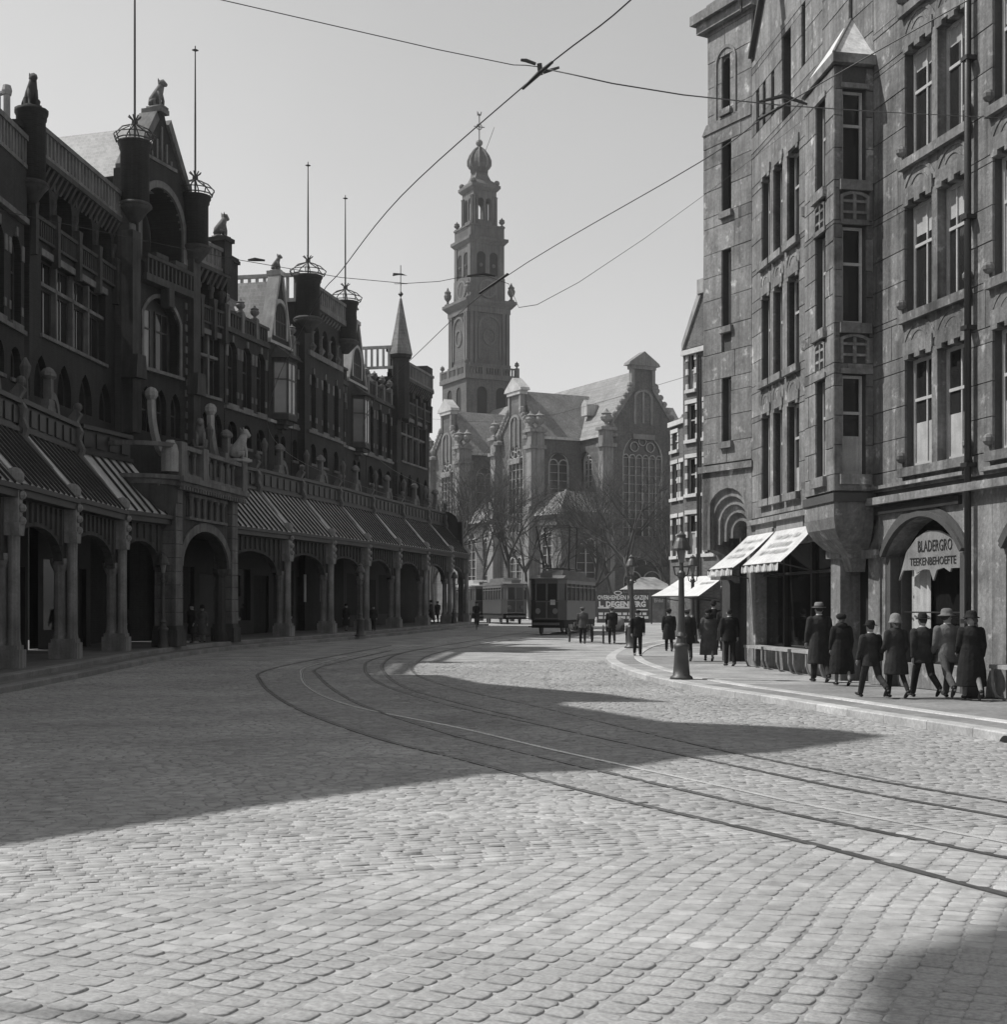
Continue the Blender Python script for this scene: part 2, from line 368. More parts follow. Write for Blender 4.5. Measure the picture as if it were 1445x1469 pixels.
def clear(L):
    P_ = np.array([(a[0], a[1]) for a in L]); keep = np.ones(len(L), bool)
    for i in range(0, len(P_), 2000):
        d = np.abs(P_[i:i+2000, None, :]-_rp[None, :, :]); keep[i:i+2000] = (np.hypot(d[..., 0], d[..., 1]).min(1) > .075)
    return [a for a, k in zip(L, keep) if k]
L1 = clear(L1); L2 = clear(L2)
inv = [a for a in L1 if a[1] > 6.5 and abs(a[0]) < .368*a[1]]; inv.sort(key=lambda a: a[1]); near = inv[:300]; _s = set(near); far = [a for a in L1 if a not in _s]
_ra = sorted([(p[1], p[0]) for p in RAILP['A'] if p[1] < 36]); _ay = [p[0] for p in _ra]; _ax = [p[1] for p in _ra]   # the paving between the tracks is dirtier
def sett_mesh(L, e, name, mat, lift=.0):
    A = np.array(L); n = len(A); th = A[:, 4]; ex = e[0]*np.cos(th)-e[1]*np.sin(th); ey = e[1]*np.cos(th)+e[0]*np.sin(th)
    zz = np.array([zg(y) for y in A[:, 1]])+lift+rng.normal(0, .0012, n); V = np.zeros((n, 12, 3))
    for k, (a, b, s, h) in enumerate([(-1, -1, 1, -.045), (1, -1, 1, -.045), (1, 1, 1, -.045), (-1, 1, 1, -.045)]+[(a, b, .97, -.005) for a, b in ((-1, -1), (1, -1), (1, 1), (-1, 1))]+[(a, b, .84, .0) for a, b in ((-1, -1), (1, -1), (1, 1), (-1, 1))]):
        j1 = rng.normal(0, .004, n) if k > 3 else 0; j2 = rng.normal(0, .004, n) if k > 3 else 0
        a_ = a*s*A[:, 2]/2+j1; b_ = b*s*A[:, 3]/2+j2
        V[:, k, 0] = A[:, 0]+ex*a_-ey*b_; V[:, k, 1] = A[:, 1]+ey*a_+ex*b_; V[:, k, 2] = zz+h+(rng.normal(0, .0008, n) if k > 3 else 0)
    q = np.array([(0, 1, 5, 4), (1, 2, 6, 5), (2, 3, 7, 6), (3, 0, 4, 7), (4, 5, 9, 8), (5, 6, 10, 9), (6, 7, 11, 10), (7, 4, 8, 11), (8, 9, 10, 11)])
    F = (np.arange(n)[:, None, None]*12+q[None]).reshape(-1, 4); m = bpy.data.meshes.new(name)
    m.vertices.add(n*12); m.vertices.foreach_set('co', V.reshape(-1).astype(np.float32)); nf = len(F)
    m.loops.add(nf*4); m.loops.foreach_set('vertex_index', F.reshape(-1).astype(np.int32)); m.polygons.add(nf); m.polygons.foreach_set('loop_start', (np.arange(nf)*4).astype(np.int32))
    m.polygons.foreach_set('use_smooth', np.ones(nf, bool)); m.update(calc_edges=True)
    at_ = m.attributes.new('tone', 'FLOAT', 'FACE'); at_.data.foreach_set('value', np.repeat(np.clip(rng.normal(1, .06, n), .6, 1.3)*np.where(A[:, 0] > np.interp(A[:, 1], _ay, _ax), .86, 1.0), 9).astype(np.float32)); m.materials.append(mat)
    return m
o = O('sett_field', sett_mesh(L2, e2, 'sett_field', m_cob, .0), None, road); o['kind'] = 'stuff'
def near_stone():
    m = MB(); N_ = 5; rs = [(1.02, -.045), (1.0, -.0065), (.95, -.0015), (.8, .0003), (.4, .0006)]; K = 16; jit = [rng.normal(0, .012) for _ in range(K)]
    for s, h in rs:
        for k in range(K):
            a = 2*pi*k/K; c, q = cos(a), sin(a); r = (abs(c)**6+abs(q)**6)**(-1/6)*s*(1+jit[k]); m.v.append((.5*r*c, .5*r*q, h+rng.normal(0, .0012)))
    for i in range(N_-1):
        for k in range(K): m.f.append((i*K+k, i*K+(k+1) % K, (i+1)*K+(k+1) % K, (i+1)*K+k))
    m.f.append(tuple(range((N_-1)*K, N_*K))); me = m.mesh('cobble', True); me.materials.append(m_cobo); return me
NS = [near_stone() for _ in range(14)]; NSV = [([tuple(v.co) for v in m.vertices], [tuple(p.vertices) for p in m.polygons]) for m in NS]
VV = []; FF = []; TT = []
for a in far:
    th = atan2(e1[1], e1[0])+a[4]; me = NSV[rng.integers(14)]; b_ = len(VV); c_, s_ = cos(th), sin(th); zz = zg(a[1])+rng.normal(0, .002); t_ = max(.6, rng.normal(1, .06))
    for x, y, z in me[0]: x *= a[2]; y *= a[3]; VV.append((a[0]+c_*x-s_*y, a[1]+s_*x+c_*y, zz+z))
    for f in me[1]: FF.append(tuple(i+b_ for i in f)); TT.append(t_)
me = bpy.data.meshes.new('cobble_field'); me.from_pydata(VV, [], FF); me.polygons.foreach_set('use_smooth', [True]*len(FF)); at_ = me.attributes.new('tone', 'FLOAT', 'FACE'); at_.data.foreach_set('value', TT); me.materials.append(m_cob)
o = O('cobble_field', me, None, road); o['kind'] = 'stuff'
for a in near:
    th = atan2(e1[1], e1[0])+a[4]
    P('cobble', NS[rng.integers(14)], road, Matrix.Translation((a[0], a[1], zg(a[1])+rng.normal(0, .003))) @ Matrix.Rotation(th, 4, 'Z') @ Matrix.Rotation(rng.normal(0, .012), 4, 'X') @ Matrix.Diagonal((a[2], a[3], 1, 1)))
# pavements with kerb stones
def sheet(l, r, dz, dz0=None):
    n = len(l); mb = MB(); mb.v = [(p[0], p[1], zg(p[1])+dz) for p in l]+[(p[0], p[1], zg(p[1])+dz) for p in r]; mb.f = [(i, i+1, n+i+1, n+i) for i in range(n-1)]
    return mb
def resample(pl, step):
    P_ = np.array([p[:2] for p in pl]); s = np.r_[0, np.cumsum(np.hypot(*np.diff(P_, axis=0).T))]; t = np.arange(0, s[-1], step)
    return [tuple(x) for x in np.c_[np.interp(t, s, P_[:, 0]), np.interp(t, s, P_[:, 1])]]
def kerb(parent, pl, step, w, z0, z1, mat, side, ylim, bev=.02):
    pts = resample(pl, step); inn = offs(pts, side*w)
    for i in range(len(pts)-1):
        if not ylim[0] < pts[i][1] < ylim[1]: continue
        a, b, c, d = (Vector(q) for q in (pts[i], pts[i+1], inn[i+1], inn[i])); g_ = .006
        e = (b-a).normalized()*g_; a = a+e; b = b-e; c = c-e; d = d+e; ze, zf = zg(a.y), zg(b.y)
        q = (d-a).normalized()*bev; mb = MB()
        vs = [(a.x, a.y, ze+z0), (b.x, b.y, zf+z0), (b.x, b.y, zf+z1-bev), (a.x, a.y, ze+z1-bev), (a.x+q.x, a.y+q.y, ze+z1), (b.x+q.x, b.y+q.y, zf+z1), (c.x, c.y, zf+z1), (d.x, d.y, ze+z1), (c.x, c.y, zf+z0), (d.x, d.y, ze+z0)]
        mb.add(vs, [(0, 1, 2, 3), (3, 2, 5, 4), (4, 5, 6, 7), (7, 6, 8, 9), (0, 3, 4, 7, 9), (1, 8, 6, 5, 2), (0, 9, 8, 1)]); O('kerb_stone', mb, mat, parent)
FAC = offs(ARC, 3.9)
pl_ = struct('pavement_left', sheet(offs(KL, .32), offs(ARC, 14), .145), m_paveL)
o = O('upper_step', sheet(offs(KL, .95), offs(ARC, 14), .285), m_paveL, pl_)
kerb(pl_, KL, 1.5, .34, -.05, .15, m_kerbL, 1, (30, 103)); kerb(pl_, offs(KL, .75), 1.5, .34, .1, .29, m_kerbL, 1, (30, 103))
pr_ = struct('pavement_right', sheet(offs(KR, -.3), [(p[0]+30, p[1]) for p in KR], .135), m_pave)
kerb(pr_, KR, 1.35, .32, -.05, .14, m_kerb, -1, (10, 90))
kerb(pr_, offs(KR, -.95), 1.2, .26, .1, .155, m_kerb, -1, (10, 90))
d_ = MB(); dp = px2g(1402, 1055); d_.lathe(FR((dp[0]-.1, dp[1]+.3), (dp[0]+.15, dp[1]-.6), 0), (.33, 0), [(.14, .0), (.14, .012)], 14); 
gul = MB(); gp = Vector((float(np.interp(20.75, _rY, _rX))-.004, 20.75)); gq = Vector((float(np.interp(20.35, _rY, _rX))-.004, 20.35)); FG = FR(gp, gq)
gul.prism(FG, outline(.02, FG.L, .0, .1, 2), -.006, .05); O('drain_mouth', gul, m_inner, pr_)
# ---------------- left: curved row with shop gallery ----------------
def facx(y): return float(np.interp(y, [0, 37, 50.5, 58.3, 62.7, 67.9, 73.5, 78.8, 85.7, 92.5, 98.5, 103.5], [-17.3, -17.3, -17.3, -17.0, -15.75, -13.85, -12.4, -11.05, -9.75, -8.4, -7.0, -5.8]))
def seg(y0, y1, out=0):
    p, q = Vector((facx(y0), y0)), Vector((facx(y1), y1)); f = FR(p, q, .45)
    if out: f = FR(Vector(f(0, -out, 0)[:2]), Vector(f(f.L, -out, 0)[:2]), .45)
    return f
WC = {}; m_wfr = M('brown_window_frame', .055, .3, 2, rough=.6)
def wmesh(w, h, kind, mu, tr, fw=.07, key=''):
    """shared frame and pane meshes for a window: origin bottom centre, d=0 at the frame face"""
    k = (round(w, 2), round(h, 2), kind, mu, tuple(tr), fw)
    if k in WC: return WC[k]
    o = outline(-w/2, w/2, 0, h, kind, 6); cx = 0; cz = h/2
    inn = [(u*(1-2*fw/w), fw+(z)*(1-2*fw/h)) for u, z in o]; f = MB()
    n = len(o); f.arch_band(IDF, inn+[inn[0]], o+[o[0]], 0, .06)
    hs = h-(w/2 if kind == 1 else w*.86 if kind == 3 else w*.3 if kind == 2 else 0)
    for i in range(1, mu): u = -w/2+w*i/mu; f.box(IDF, u-.025, u+.025, .01, .05, fw*.5, h-fw if kind == 0 else hs+(h-hs)*.7*(1-abs(u)/(w/2))+.02)
    for z in tr: f.box(IDF, -w/2+fw*.5, w/2-fw*.5, .002, .055, z*h-.035, z*h+.035)
    p = MB(); p.add([(u, .04, z) for u, z in o], [tuple(range(n))])
    WC[k] = (f.mesh('window'), p.mesh('pane')); return WC[k]
def window(parent, F, uc, z, w, h, kind=0, d=.22, mu=2, tr=(.65,), fm=None, gm=None, fw=.07, blind=0, bm=None):
    f, p = wmesh(w, h, kind, mu, tr, fw)
    fm = fm or m_wfr; gm = gm or m_glass
    f2 = f.copy() if f.materials and f.materials[0] != fm else f
    if f2 is not f: f2.materials.clear()
    if not f2.materials: f2.materials.append(fm)
    p2 = p.copy() if p.materials and p.materials[0] != gm else p
    if p2 is not p: p2.materials.clear()
    if not p2.materials: p2.materials.append(gm)
    wn = P('window', f2, parent, F.mat(uc, d, z)); pn = P('pane', p2, wn, Matrix.Identity(4))
    if blind:
        b = MB(); z0, z1 = (0, h*blind) if blind > 0 else (h*(1+blind), h)
        n = 9; b.v = [(-w/2+.03+(w-.06)*i/n, .032+.006*(i % 2), zz) for zz in (z0+.03, z1-.03) for i in range(n+1)]; b.f = [(i, i+1, n+2+i, n+1+i) for i in range(n)]
        me = b.mesh('curtain'); me.materials.append(bm or m_blind); P('curtain', me, wn, Matrix.Identity(4))
    return wn
def urn(mb, F, c, z, h, k=1.0):
    mb.lathe(F, c, [(r*h*k, z+q*h) for r, q in ((.28, 0), (.28, .08), (.12, .15), (.1, .25), (.3, .42), (.34, .55), (.24, .68), (.3, .74), (.12, .84), (.03, 1))], 8)
def animal(label, cat, base, h, rz, seated=True, mat=None):
    """carved beast sitting upright on a plinth"""
    r = thing('stone_animal', label, cat, base, rz, 'carved stone beasts on the gables'); mat = mat or m_stoneL; m = MB()
    m.box(IDF, -.3*h, .3*h, -.2*h, .2*h, 0, .08*h)
    m.tube([(-.2*h, 0, .12*h), (-.12*h, 0, .3*h), (.02*h, 0, .5*h), (.1*h, 0, .66*h), (.16*h, 0, .8*h)], [.14*h, .19*h, .17*h, .13*h, .1*h], 8)
    m.tube([(.08*h, 0, .84*h), (.2*h, 0, .86*h), (.34*h, 0, .76*h)], [.1*h, .12*h, .06*h], 8)
    for s in (-1, 1):
        m.tube([(.08*h, s*.09*h, .55*h), (.16*h, s*.1*h, .3*h), (.16*h, s*.1*h, .1*h), (.26*h, s*.1*h, .08*h)], [.07*h, .05*h, .045*h, .04*h], 6)
        m.tube([(-.18*h, s*.14*h, .2*h), (.02*h, s*.17*h, .26*h), (-.02*h, s*.16*h, .1*h), (.12*h, s*.16*h, .09*h)], [.1*h, .08*h, .06*h, .04*h], 6)
        m.tube([(.1*h, s*.06*h, .9*h), (.08*h, s*.08*h, 1.0*h)], [.04*h, .01*h], 5)
    O('body', m, mat, r, True, world=False); return r
def flagpole(label, base, ztop, rc=.55, flag=False):
    r = thing('flagpole', label, 'flagpole', base, 0, 'flagpoles on the gallery turrets'); h = ztop-base[2]; p = MB()
    p.tube([(0, 0, 0), (0, 0, h*.5), (0, 0, h)], [.05, .045, .025], 6); p.lathe(IDF, (0, 0), [(.03, h-.25), (.16, h-.2), (.03, h-.14)], 8); O('pole', p, m_iron, r, world=False)
    c = MB()
    for k in range(8):
        a = 2*pi*k/8; ca, sa = cos(a), sin(a)
        c.tube([(rc*ca, rc*sa, .0), (rc*1.12*ca, rc*1.12*sa, .25), (rc*.75*ca, rc*.75*sa, .55), (.12*ca, .12*sa, .75), (.1*ca, .1*sa, .95), (.28*ca, .28*sa, 1.1)], .03, 5)
    ring = [(rc*cos(2*pi*k/16), rc*sin(2*pi*k/16), .06) for k in range(17)]; c.tube(ring, .03, 5); c.tube([(x*1.12, y*1.12, .27) for x, y, z in ring], .025, 5)
    O('iron_crown', c, m_iron, r, world=False); return r
def turret(parent, F, c, z0, z1, r, mat=m_brick, corb=True, top=None):
    m = MB(); m.lathe(F, c, [(r*.92, z0), (r*.92, z1-.4), (r, z1-.34), (r, z1-.22), (r*1.1, z1-.12), (r*1.1, z1)], 14); t = O('turret', m, mat, parent, True)
    b = MB(); b.lathe(F, c, [(r*1.1, z0-.1), (r*1.12, z0), (r*.95, z0+.1)], 14)
    if corb: b.lathe(F, c, [(r*.3, z0-.7), (r*.55, z0-.5), (r*.85, z0-.25), (r*1.1, z0-.1)], 14)
    O('turret_corbel', b, m_stoneLd, t, True); return t
def row_windows(parent, F, us, z, w, h, kind, mu=2, tr=(.62,), d=.25, **k):
    for u in us: window(parent, F, u, z, w, h, kind, d, mu, tr, **k)
def dressings(mb, F, us, z, w, h, kind):
    """stone blocks round the head and springing of arched windows, sill under them"""
    for u in us:
        o = outline(u-w/2, u+w/2, z, z+h, kind, 6); t = .16
        mb.box(F, u-w/2-.05, u+w/2+.05, -.1, .05, z-.14, z)
        for s in (-1, 1):
            mb.box(F, u+s*(w/2+.1)-.1, u+s*(w/2+.1)+.1, -.03, .04, z+h*.12, z+h*.12+.3)
            zz = z+h-(w/2 if kind == 1 else w*.8 if kind == 3 else .2); mb.box(F, u+s*(w/2+.13)-.13, u+s*(w/2+.13)+.13, -.05, .04, zz-.25, zz+.3)
        mb.box(F, u-.1, u+.1, -.07, .05, z+h-.02, z+h+.3)
def house(name, label, y): return thing(name, label, 'building', (facx(y), y, .45))
EAVE = 15.9
def lower_rows(parent, F, u0, u1, n, wall, dr, ztop, big=1, w=.62):
    """ground to ztop: hidden lower wall, row of small arched lights, row of tall arched windows"""
    L = u1-u0; us = [u0+L*(i+.5)/n for i in range(n)]; w = min(w, L/n*.66)
    wall.wall(F, u0, u1, 0, 9.2, [])
    wall.wall(F, u0, u1, 9.2, 11.3, [(u-w/2, u+w/2, 9.6, 10.75, 1) for u in us]); row_windows(parent, F, us, 9.6, w, 1.15, 1, 2, ())
    wall.wall(F, u0, u1, 11.3, ztop, [(u-w/2, u+w/2, 11.6, 14.7, 1) for u in us]); row_windows(parent, F, us, 11.6, w, 3.1, 1, 2, (.6,))
    dressings(dr, F, us, 11.6, w, 3.1, 1); dr.box(F, u0, u1, -.12, .05, 11.3, 11.46)
    for u in us: dr.box(F, u-w/2-.06, u+w/2+.06, -.08, .04, 9.46, 9.6)
def parapet(parent, F, u0, u1, z0=EAVE-.6, z1=EAVE+.3):
    for i in range(int((u1-u0)/1.7)+1):
        q = MB(); u = u0+.15+1.7*i; q.box(F, u-.16, u+.16, -.14, .22, z0, z1+.12); urn(q, F, (u, .04), z1+.12, .75); O('pinnacle', q, m_stoneL, parent)
    m = MB(); m.box(F, u0, u1, -.16, .25, z0-.2, z0); m.balus(F, u0, u1, -.08, .16, z0, z1, .3, .15); O('parapet', m, m_stoneLd, parent)
def mansard(parent, F, u0, u1, z0=EAVE-.4, z1=18.2):
    m = MB(); m.side(F, [(.35, z0), (1.9, z1), (6.5, z1+.9), (9, z0), (9, z0-.3), (.35, z0-.3)], u0, u1); r = O('roof', m, m_slate, parent)
    return r
def chimney(parent, F, u, d, z0, z1, w=.7):
    m = MB(); m.box(F, u-w, u+w, d-.35, d+.35, z0, z1-.3); m.box(F, u-w-.1, u+w+.1, d-.45, d+.45, z1-.3, z1-.12); m.box(F, u-w-.04, u+w+.04, d-.4, d+.4, z1-.12, z1); O('chimney', m, m_brick, parent)
def pavilion(parent, F, u0, u1, n, ztop=19.75, balc=True, tw=None):
    """wing with mullioned window, loggia of round arches, corbel table and balustrade"""
    L = u1-u0; wl = MB(); dr = MB(); us = [u0+L*(i+.5)/n for i in range(n)]; w = L/n*.62
    wl.wall(F, u0, u1, 0, 9.0, []); wl.wall(F, u0, u1, 9.0, 11.4, [(u-w/2, u+w/2, 9.3, 10.9, 3) for u in us]); row_windows(parent, F, us, 9.3, w, 1.6, 3, 1, ())
    big = (u0+.12*L, u1-.12*L, 11.7, 14.6, 0); wl.wall(F, u0, u1, 11.4, 15.0, [big])
    bw = big[1]-big[0]
    for i in range(n): 
        uc = big[0]+bw*(i+.5)/n; window(parent, F, uc, 11.7, bw/n-.12, 1.85, 0, .28, 2, ()); window(parent, F, uc, 13.68, bw/n-.12, .92, 0, .28, 2, ())
        if i: dr.box(F, big[0]+bw*i/n-.07, big[0]+bw*i/n+.07, .08, .3, 11.7, 14.6)
    dr.box(F, big[0], big[1], .08, .3, 13.54, 13.68); dr.box(F, big[0]-.1, big[1]+.1, -.1, .3, 11.56, 11.7); dr.box(F, big[0]-.1, big[1]+.1, -.08, .05, 14.6, 14.85)
    zs = 15.1; lw = L/n*.68
    wl.wall(F, u0, u1, 15.0, ztop-1.35, [(u-lw/2, u+lw/2, zs, 17.6, 1) for u in us], .7)
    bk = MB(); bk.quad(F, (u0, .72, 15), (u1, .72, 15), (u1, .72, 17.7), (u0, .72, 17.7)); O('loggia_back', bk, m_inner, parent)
    lg = MB(); lg.balus(F, u0+.1, u1-.1, -.14, .06, zs, zs+.85, .2, .08)
    for i in range(n+1):
        u = u0+L*i/n; u = min(max(u, u0+.12), u1-.12); lg.prism(F, [(u-.12, zs-.7), (u+.12, zs-.7), (u+.12, zs+.9), (u+.2, zs+1.25), (u-.2, zs+1.25), (u-.12, zs+.9)], -.25, .02)
        lg.lathe(F, (u, .05), [(.13, zs+1.2), (.12, 16.6), (.2, 16.8), (.2, 16.95)], 8)
        lg.box(F, u-.09, u+.09, -.06, .02, 17.3, 17.75)
    O('loggia_balustrade', lg, m_stoneLd, parent)
    cb = MB(); k = max(3, int(L/.42))
    for i in range(k):
        u = u0+(i+.5)*L/k; cb.side(F, [(0, ztop-1.9), (-.1, ztop-1.75), (-.35, ztop-1.3), (0, ztop-1.3)], u-.09, u+.09)
    cb.box(F, u0, u1, -.38, .2, ztop-1.32, ztop-1.12); O('corbel_table', cb, m_stoneLd, parent)
    ba = MB(); ba.balus(F, u0, u1, -.36, -.12, ztop-1.12, ztop, .34, .15); O('balustrade', ba, m_stoneL, parent)
    O('wall', wl, m_brick, parent); OS('stone_dressing', dr, m_stoneL, parent)
    ds = MB(); ds.box(F, u0, u1, .5, 7, ztop-1.5, ztop-1.25); O('roof', ds, m_lead, parent)
    en = MB(); en.quad(F, (u0, 0, 14), (u0, 7, 14), (u0, 7, ztop-1.2), (u0, -.2, ztop-1.2)); en.quad(F, (u1, 0, 14), (u1, 7, 14), (u1, 7, ztop-1.2), (u1, -.2, ztop-1.2)); OS('side_wall', en, m_brick, parent)
def gable_bay(parent, F, u0, u1, label_beast, zt=19.3, beast=True):
    L = u1-u0; c = (u0+u1)/2; wl = MB(); dr = MB()
    wl.wall(F, u0, u1, 0, 9.2, []); wl.wall(F, u0, u1, 9.2, 11.3, [(c-.75, c-.15, 9.6, 10.75, 1), (c+.15, c+.75, 9.6, 10.75, 1)]); row_windows(parent, F, [c-.45, c+.45], 9.6, .6, 1.15, 1, 1, ())
    wl.wall(F, u0, u1, 11.3, 15.6, [])
    ow = min(.95, L*.34)
    OS('oriel_slab', MB().plan(F, [(c-ow, 0), (c-ow*.62, -.75), (c+ow*.62, -.75), (c+ow, 0)], 11.5, 11.8).plan(F, [(c-ow, 0), (c-ow*.62, -.75), (c+ow*.62, -.75), (c+ow, 0)], 14.6, 14.75), m_stoneLd, parent)
    k = MB(); 
    for i, s in enumerate((.75, .5, .25)): k.plan(F, [(c-ow*s, 0), (c-ow*.62*s, -.75*s), (c+ow*.62*s, -.75*s), (c+ow*s, 0)], 11.5-.22*(i+1), 11.5-.22*i)
    can = [(c-ow-.25, 0), (c-ow*.62-.2, -1.05), (c+ow*.62+.2, -1.05), (c+ow+.25, 0)]; n = 4
    vs = [F(u, d, 14.75) for u, d in can]+[F(c-ow*.6, 0, 15.5), F(c+ow*.6, 0, 15.5)]; k.add(vs, [(0, 1, 4), (1, 2, 5, 4), (2, 3, 5), (0, 3, 2, 1)]); O('oriel_canopy', k, m_stoneLd, parent)
    A, B, C, D = F(c-ow, 0, 0), F(c-ow*.62, -.75, 0), F(c+ow*.62, -.75, 0), F(c+ow, 0, 0)
    for p, q in ((A, B), (B, C), (C, D)):
        f = FR(p, q, .45); window(parent, f, f.L/2, 11.8, f.L-.06, 2.8, 0, .02, 1 if f.L < 1 else 2, (.66,), gm=m_glassb)
    # gable
    zb = 15.6; wl.prism(F, [(u0+.15, zb), (u1-.15, zb), (c+.28, zt-.4), (c+.28, zt), (c-.28, zt), (c-.28, zt-.4)], 0, .45)
    O('wall', wl, m_brick, parent)
    gw = min(1.7, L*.5); wf = window(parent, F, c, 15.95, gw, 1.9, 1, -.03, 4, (.45,))
    dr.arch_band(F, outline(c-gw/2, c+gw/2, 15.95, 17.85, 1, 6), outline(c-gw/2-.2, c+gw/2+.2, 15.95, 18.05, 1, 6), -.08, .02)
    for s, ue in ((-1, u0+.1), (1, u1-.1)):
        dr.prism(F, [(ue, zb-.1), (ue-s*.0, zb+.15), (c+s*.3, zt+.1), (c+s*.1, zt-.05)], -.12, .55)
    dr.box(F, c-.36, c+.36, -.18, .62, zt, zt+.25); dr.box(F, u0, u1, -.12, .05, 11.3, 11.45); dr.box(F, u0, u1, -.14, .05, 15.5, 15.65); OS('gable_coping', dr, m_trim, parent)
    rf = MB(); rf.prism(F, [(u0+.2, zb-.1), (u1-.2, zb-.1), (c, zt-.25)], .45, 7); O('gable_roof', rf, m_slate, parent)
    if beast: animal(label_beast, 'statue', F(c, .2, zt+.25), .95, atan2(-F.n.y, -F.n.x))
m_glassb = glassm('pale_reflection_glass', .16, .06, .5, .01)  # bright reflection in these panes is put into a paler base colour
# house out of the picture on the left (its shadow falls in the picture) and the first visible strip
hA = house('gallery_house', 'dark brick house at the near end of the gallery, with turret, statue and balustrade', 45)
def plainblock(parent, y0, y1, ztop, depth=9, bal=True):
    F = seg(y0, y1); m = MB(); m.box(F, 0, F.L, 0, depth, 0, ztop-1.1); O('wall', m, m_brick, parent)
    if bal: b = MB(); b.balus(F, 0, F.L, -.2, .1, ztop-1.1, ztop, .34, .15); O('balustrade', b, m_stoneL, parent)
    n = max(1, int(F.L/2.2))
    for i in range(n):
        for z in (5.2, 9.4, 12.6): window(parent, F, F.L*(i+.5)/n, z, 1.1, 2.2, 1, -.02, 2, (.62,))
    return F
F1 = seg(43.5, 50.3); w1 = MB(); d1 = MB(); lower_rows(hA, F1, 0, F1.L, 4, w1, d1, 15.3, w=1.05)
w1.box(F1, 0, F1.L, .45, 9, 0, 15.3); O('wall', w1, m_brick, hA); OS('stone_dressing', d1, m_stoneL, hA)
b1 = MB(); b1.box(F1, 0, F1.L, -.2, .3, 15.3, 15.5); b1.balus(F1, 0, F1.L, -.15, .1, 17.3, 18.5, .3, .15); O('balustrade', b1, m_stoneL, hA); O('wall', MB().box(F1, 0, F1.L, -.1, .3, 15.5, 17.3), m_brick, hA)
mansard(hA, F1, 0, F1.L, 15.2, 17.8)
# central gabled pavilion with two wings
hB = house('gabled_pavilion', 'tall dark brick pavilion with great arch niche in its gable, above the portal', 62)
F2 = seg(50.6, 59.7); pavilion(hB, F2, .2, F2.L-.2, 4, 19.2)
turret(hB, F2, (.15, -.1), 16.9, 19.6, .55); 
m = MB(); m.box(F2, -.55, .1, .1, .7, 15.7, 18.8); m.box(F2, -.7, .15, .0, .8, 18.8, 19.0); O('pier', m, m_brick, hB)
animal('seated stone beast on the round turret beside the stove pipe', 'statue', F2(.15, -.1, 19.6), 1.3, atan2(-F2.n.y, -F2.n.x)-.9, mat=m_stoneLd)
sp = thing('stove_pipe', 'pale metal double stove pipe behind the turret balustrade', 'pipe', F2(1.0, 1.2, 18.2)); m = MB(); q = F2(1.0, 1.2, 17.7); m.tube([q, (q[0], q[1], 21.0)], .13, 8); m.tube([(q[0]-.3, q[1], 17.7), (q[0]-.3, q[1], 20.9)], .07, 6); m.lathe(IDF, (q[0], q[1]), [(.17, 20.95), (.2, 21.1), (.15, 21.3)], 8); m.tube([(q[0]-.4, q[1], 20.95), (q[0]+.05, q[1], 21.1)], .09, 6); O('pipe', m, m_trim, sp)
F3 = seg(59.9, 64.7, .55); L3 = F3.L; c3 = L3/2; w3 = MB(); d3 = MB(); nh = 1.72; wh = 1.5
w3.wall(F3, 0, L3, 0, 9, []); us3 = [c3-1.2, c3, c3+1.2]
w3.wall(F3, 0, L3, 9, 11.8, [(u-.42, u+.42, 9.2, 11.2, 3) for u in us3]); row_windows(hB, F3, us3, 9.2, .84, 2.0, 3, 2, (.5,))
w3.wall(F3, 0, L3, 11.8, 15.6, [(c3-wh, c3+wh, 12.0, 15.25, 2)], .45)
window(hB, F3, c3-.78, 12.0, 1.1, 2.75, 0, .4, 2, (.68,), gm=m_glassb, blind=0); window(hB, F3, c3+.7, 12.0, 1.1, 2.75, 0, .4, 2, (.68,))
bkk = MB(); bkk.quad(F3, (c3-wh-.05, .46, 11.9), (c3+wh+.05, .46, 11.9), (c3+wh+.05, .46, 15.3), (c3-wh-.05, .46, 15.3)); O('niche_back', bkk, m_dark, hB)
w3.wall(F3, 0, L3, 15.6, 20.4, [(c3-nh, c3+nh, 16.6, 20.15, 1)], 1.6)
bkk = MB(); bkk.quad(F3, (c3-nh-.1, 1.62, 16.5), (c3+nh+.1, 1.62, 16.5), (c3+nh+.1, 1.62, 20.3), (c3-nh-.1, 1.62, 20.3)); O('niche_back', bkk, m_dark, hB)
w3.prism(F3, [(.2, 20.4), (L3-.2, 20.4), (c3+.45, 23.1), (c3+.28, 23.5), (c3-.28, 23.5), (c3-.45, 23.1)], 0, .6)
w3.box(F3, 0, L3, .7, 9, 0, 15.0); w3.quad(F3, (0, 0, 9), (0, .8, 9), (0, .8, 20.4), (0, 0, 20.4)); w3.quad(F3, (L3, 0, 9), (L3, .8, 9), (L3, .8, 20.4), (L3, 0, 20.4)); O('wall', w3, m_brick, hB)
d3.arch_band(F3, outline(c3-nh, c3+nh, 16.6, 20.15, 1, 10), outline(c3-nh-.3, c3+nh+.3, 16.6, 20.45, 1, 10), -.12, .1)
d3.arch_band(F3, outline(c3-wh, c3+wh, 12.0, 15.25, 2, 8), outline(c3-wh-.18, c3+wh+.18, 12.0, 15.43, 2, 8), -.08, .1); d3.box(F3, c3-wh-.2, c3+wh+.2, -.2, .4, 11.85, 12.0)
for s in (-1, 1):
    d3.prism(F3, [(c3+s*(c3-.1), 20.2), (c3+s*(c3-.05), 20.6), (c3+s*.6, 23.4), (c3+s*.38, 23.1)], -.15, .75)
    for z in np.arange(9.2, 19.5, .5): d3.box(F3, c3+s*(c3-.2)-(.2 if int(z*2) % 2 else .32), c3+s*(c3-.2)+.2, -.05, .04, z, z+.3)
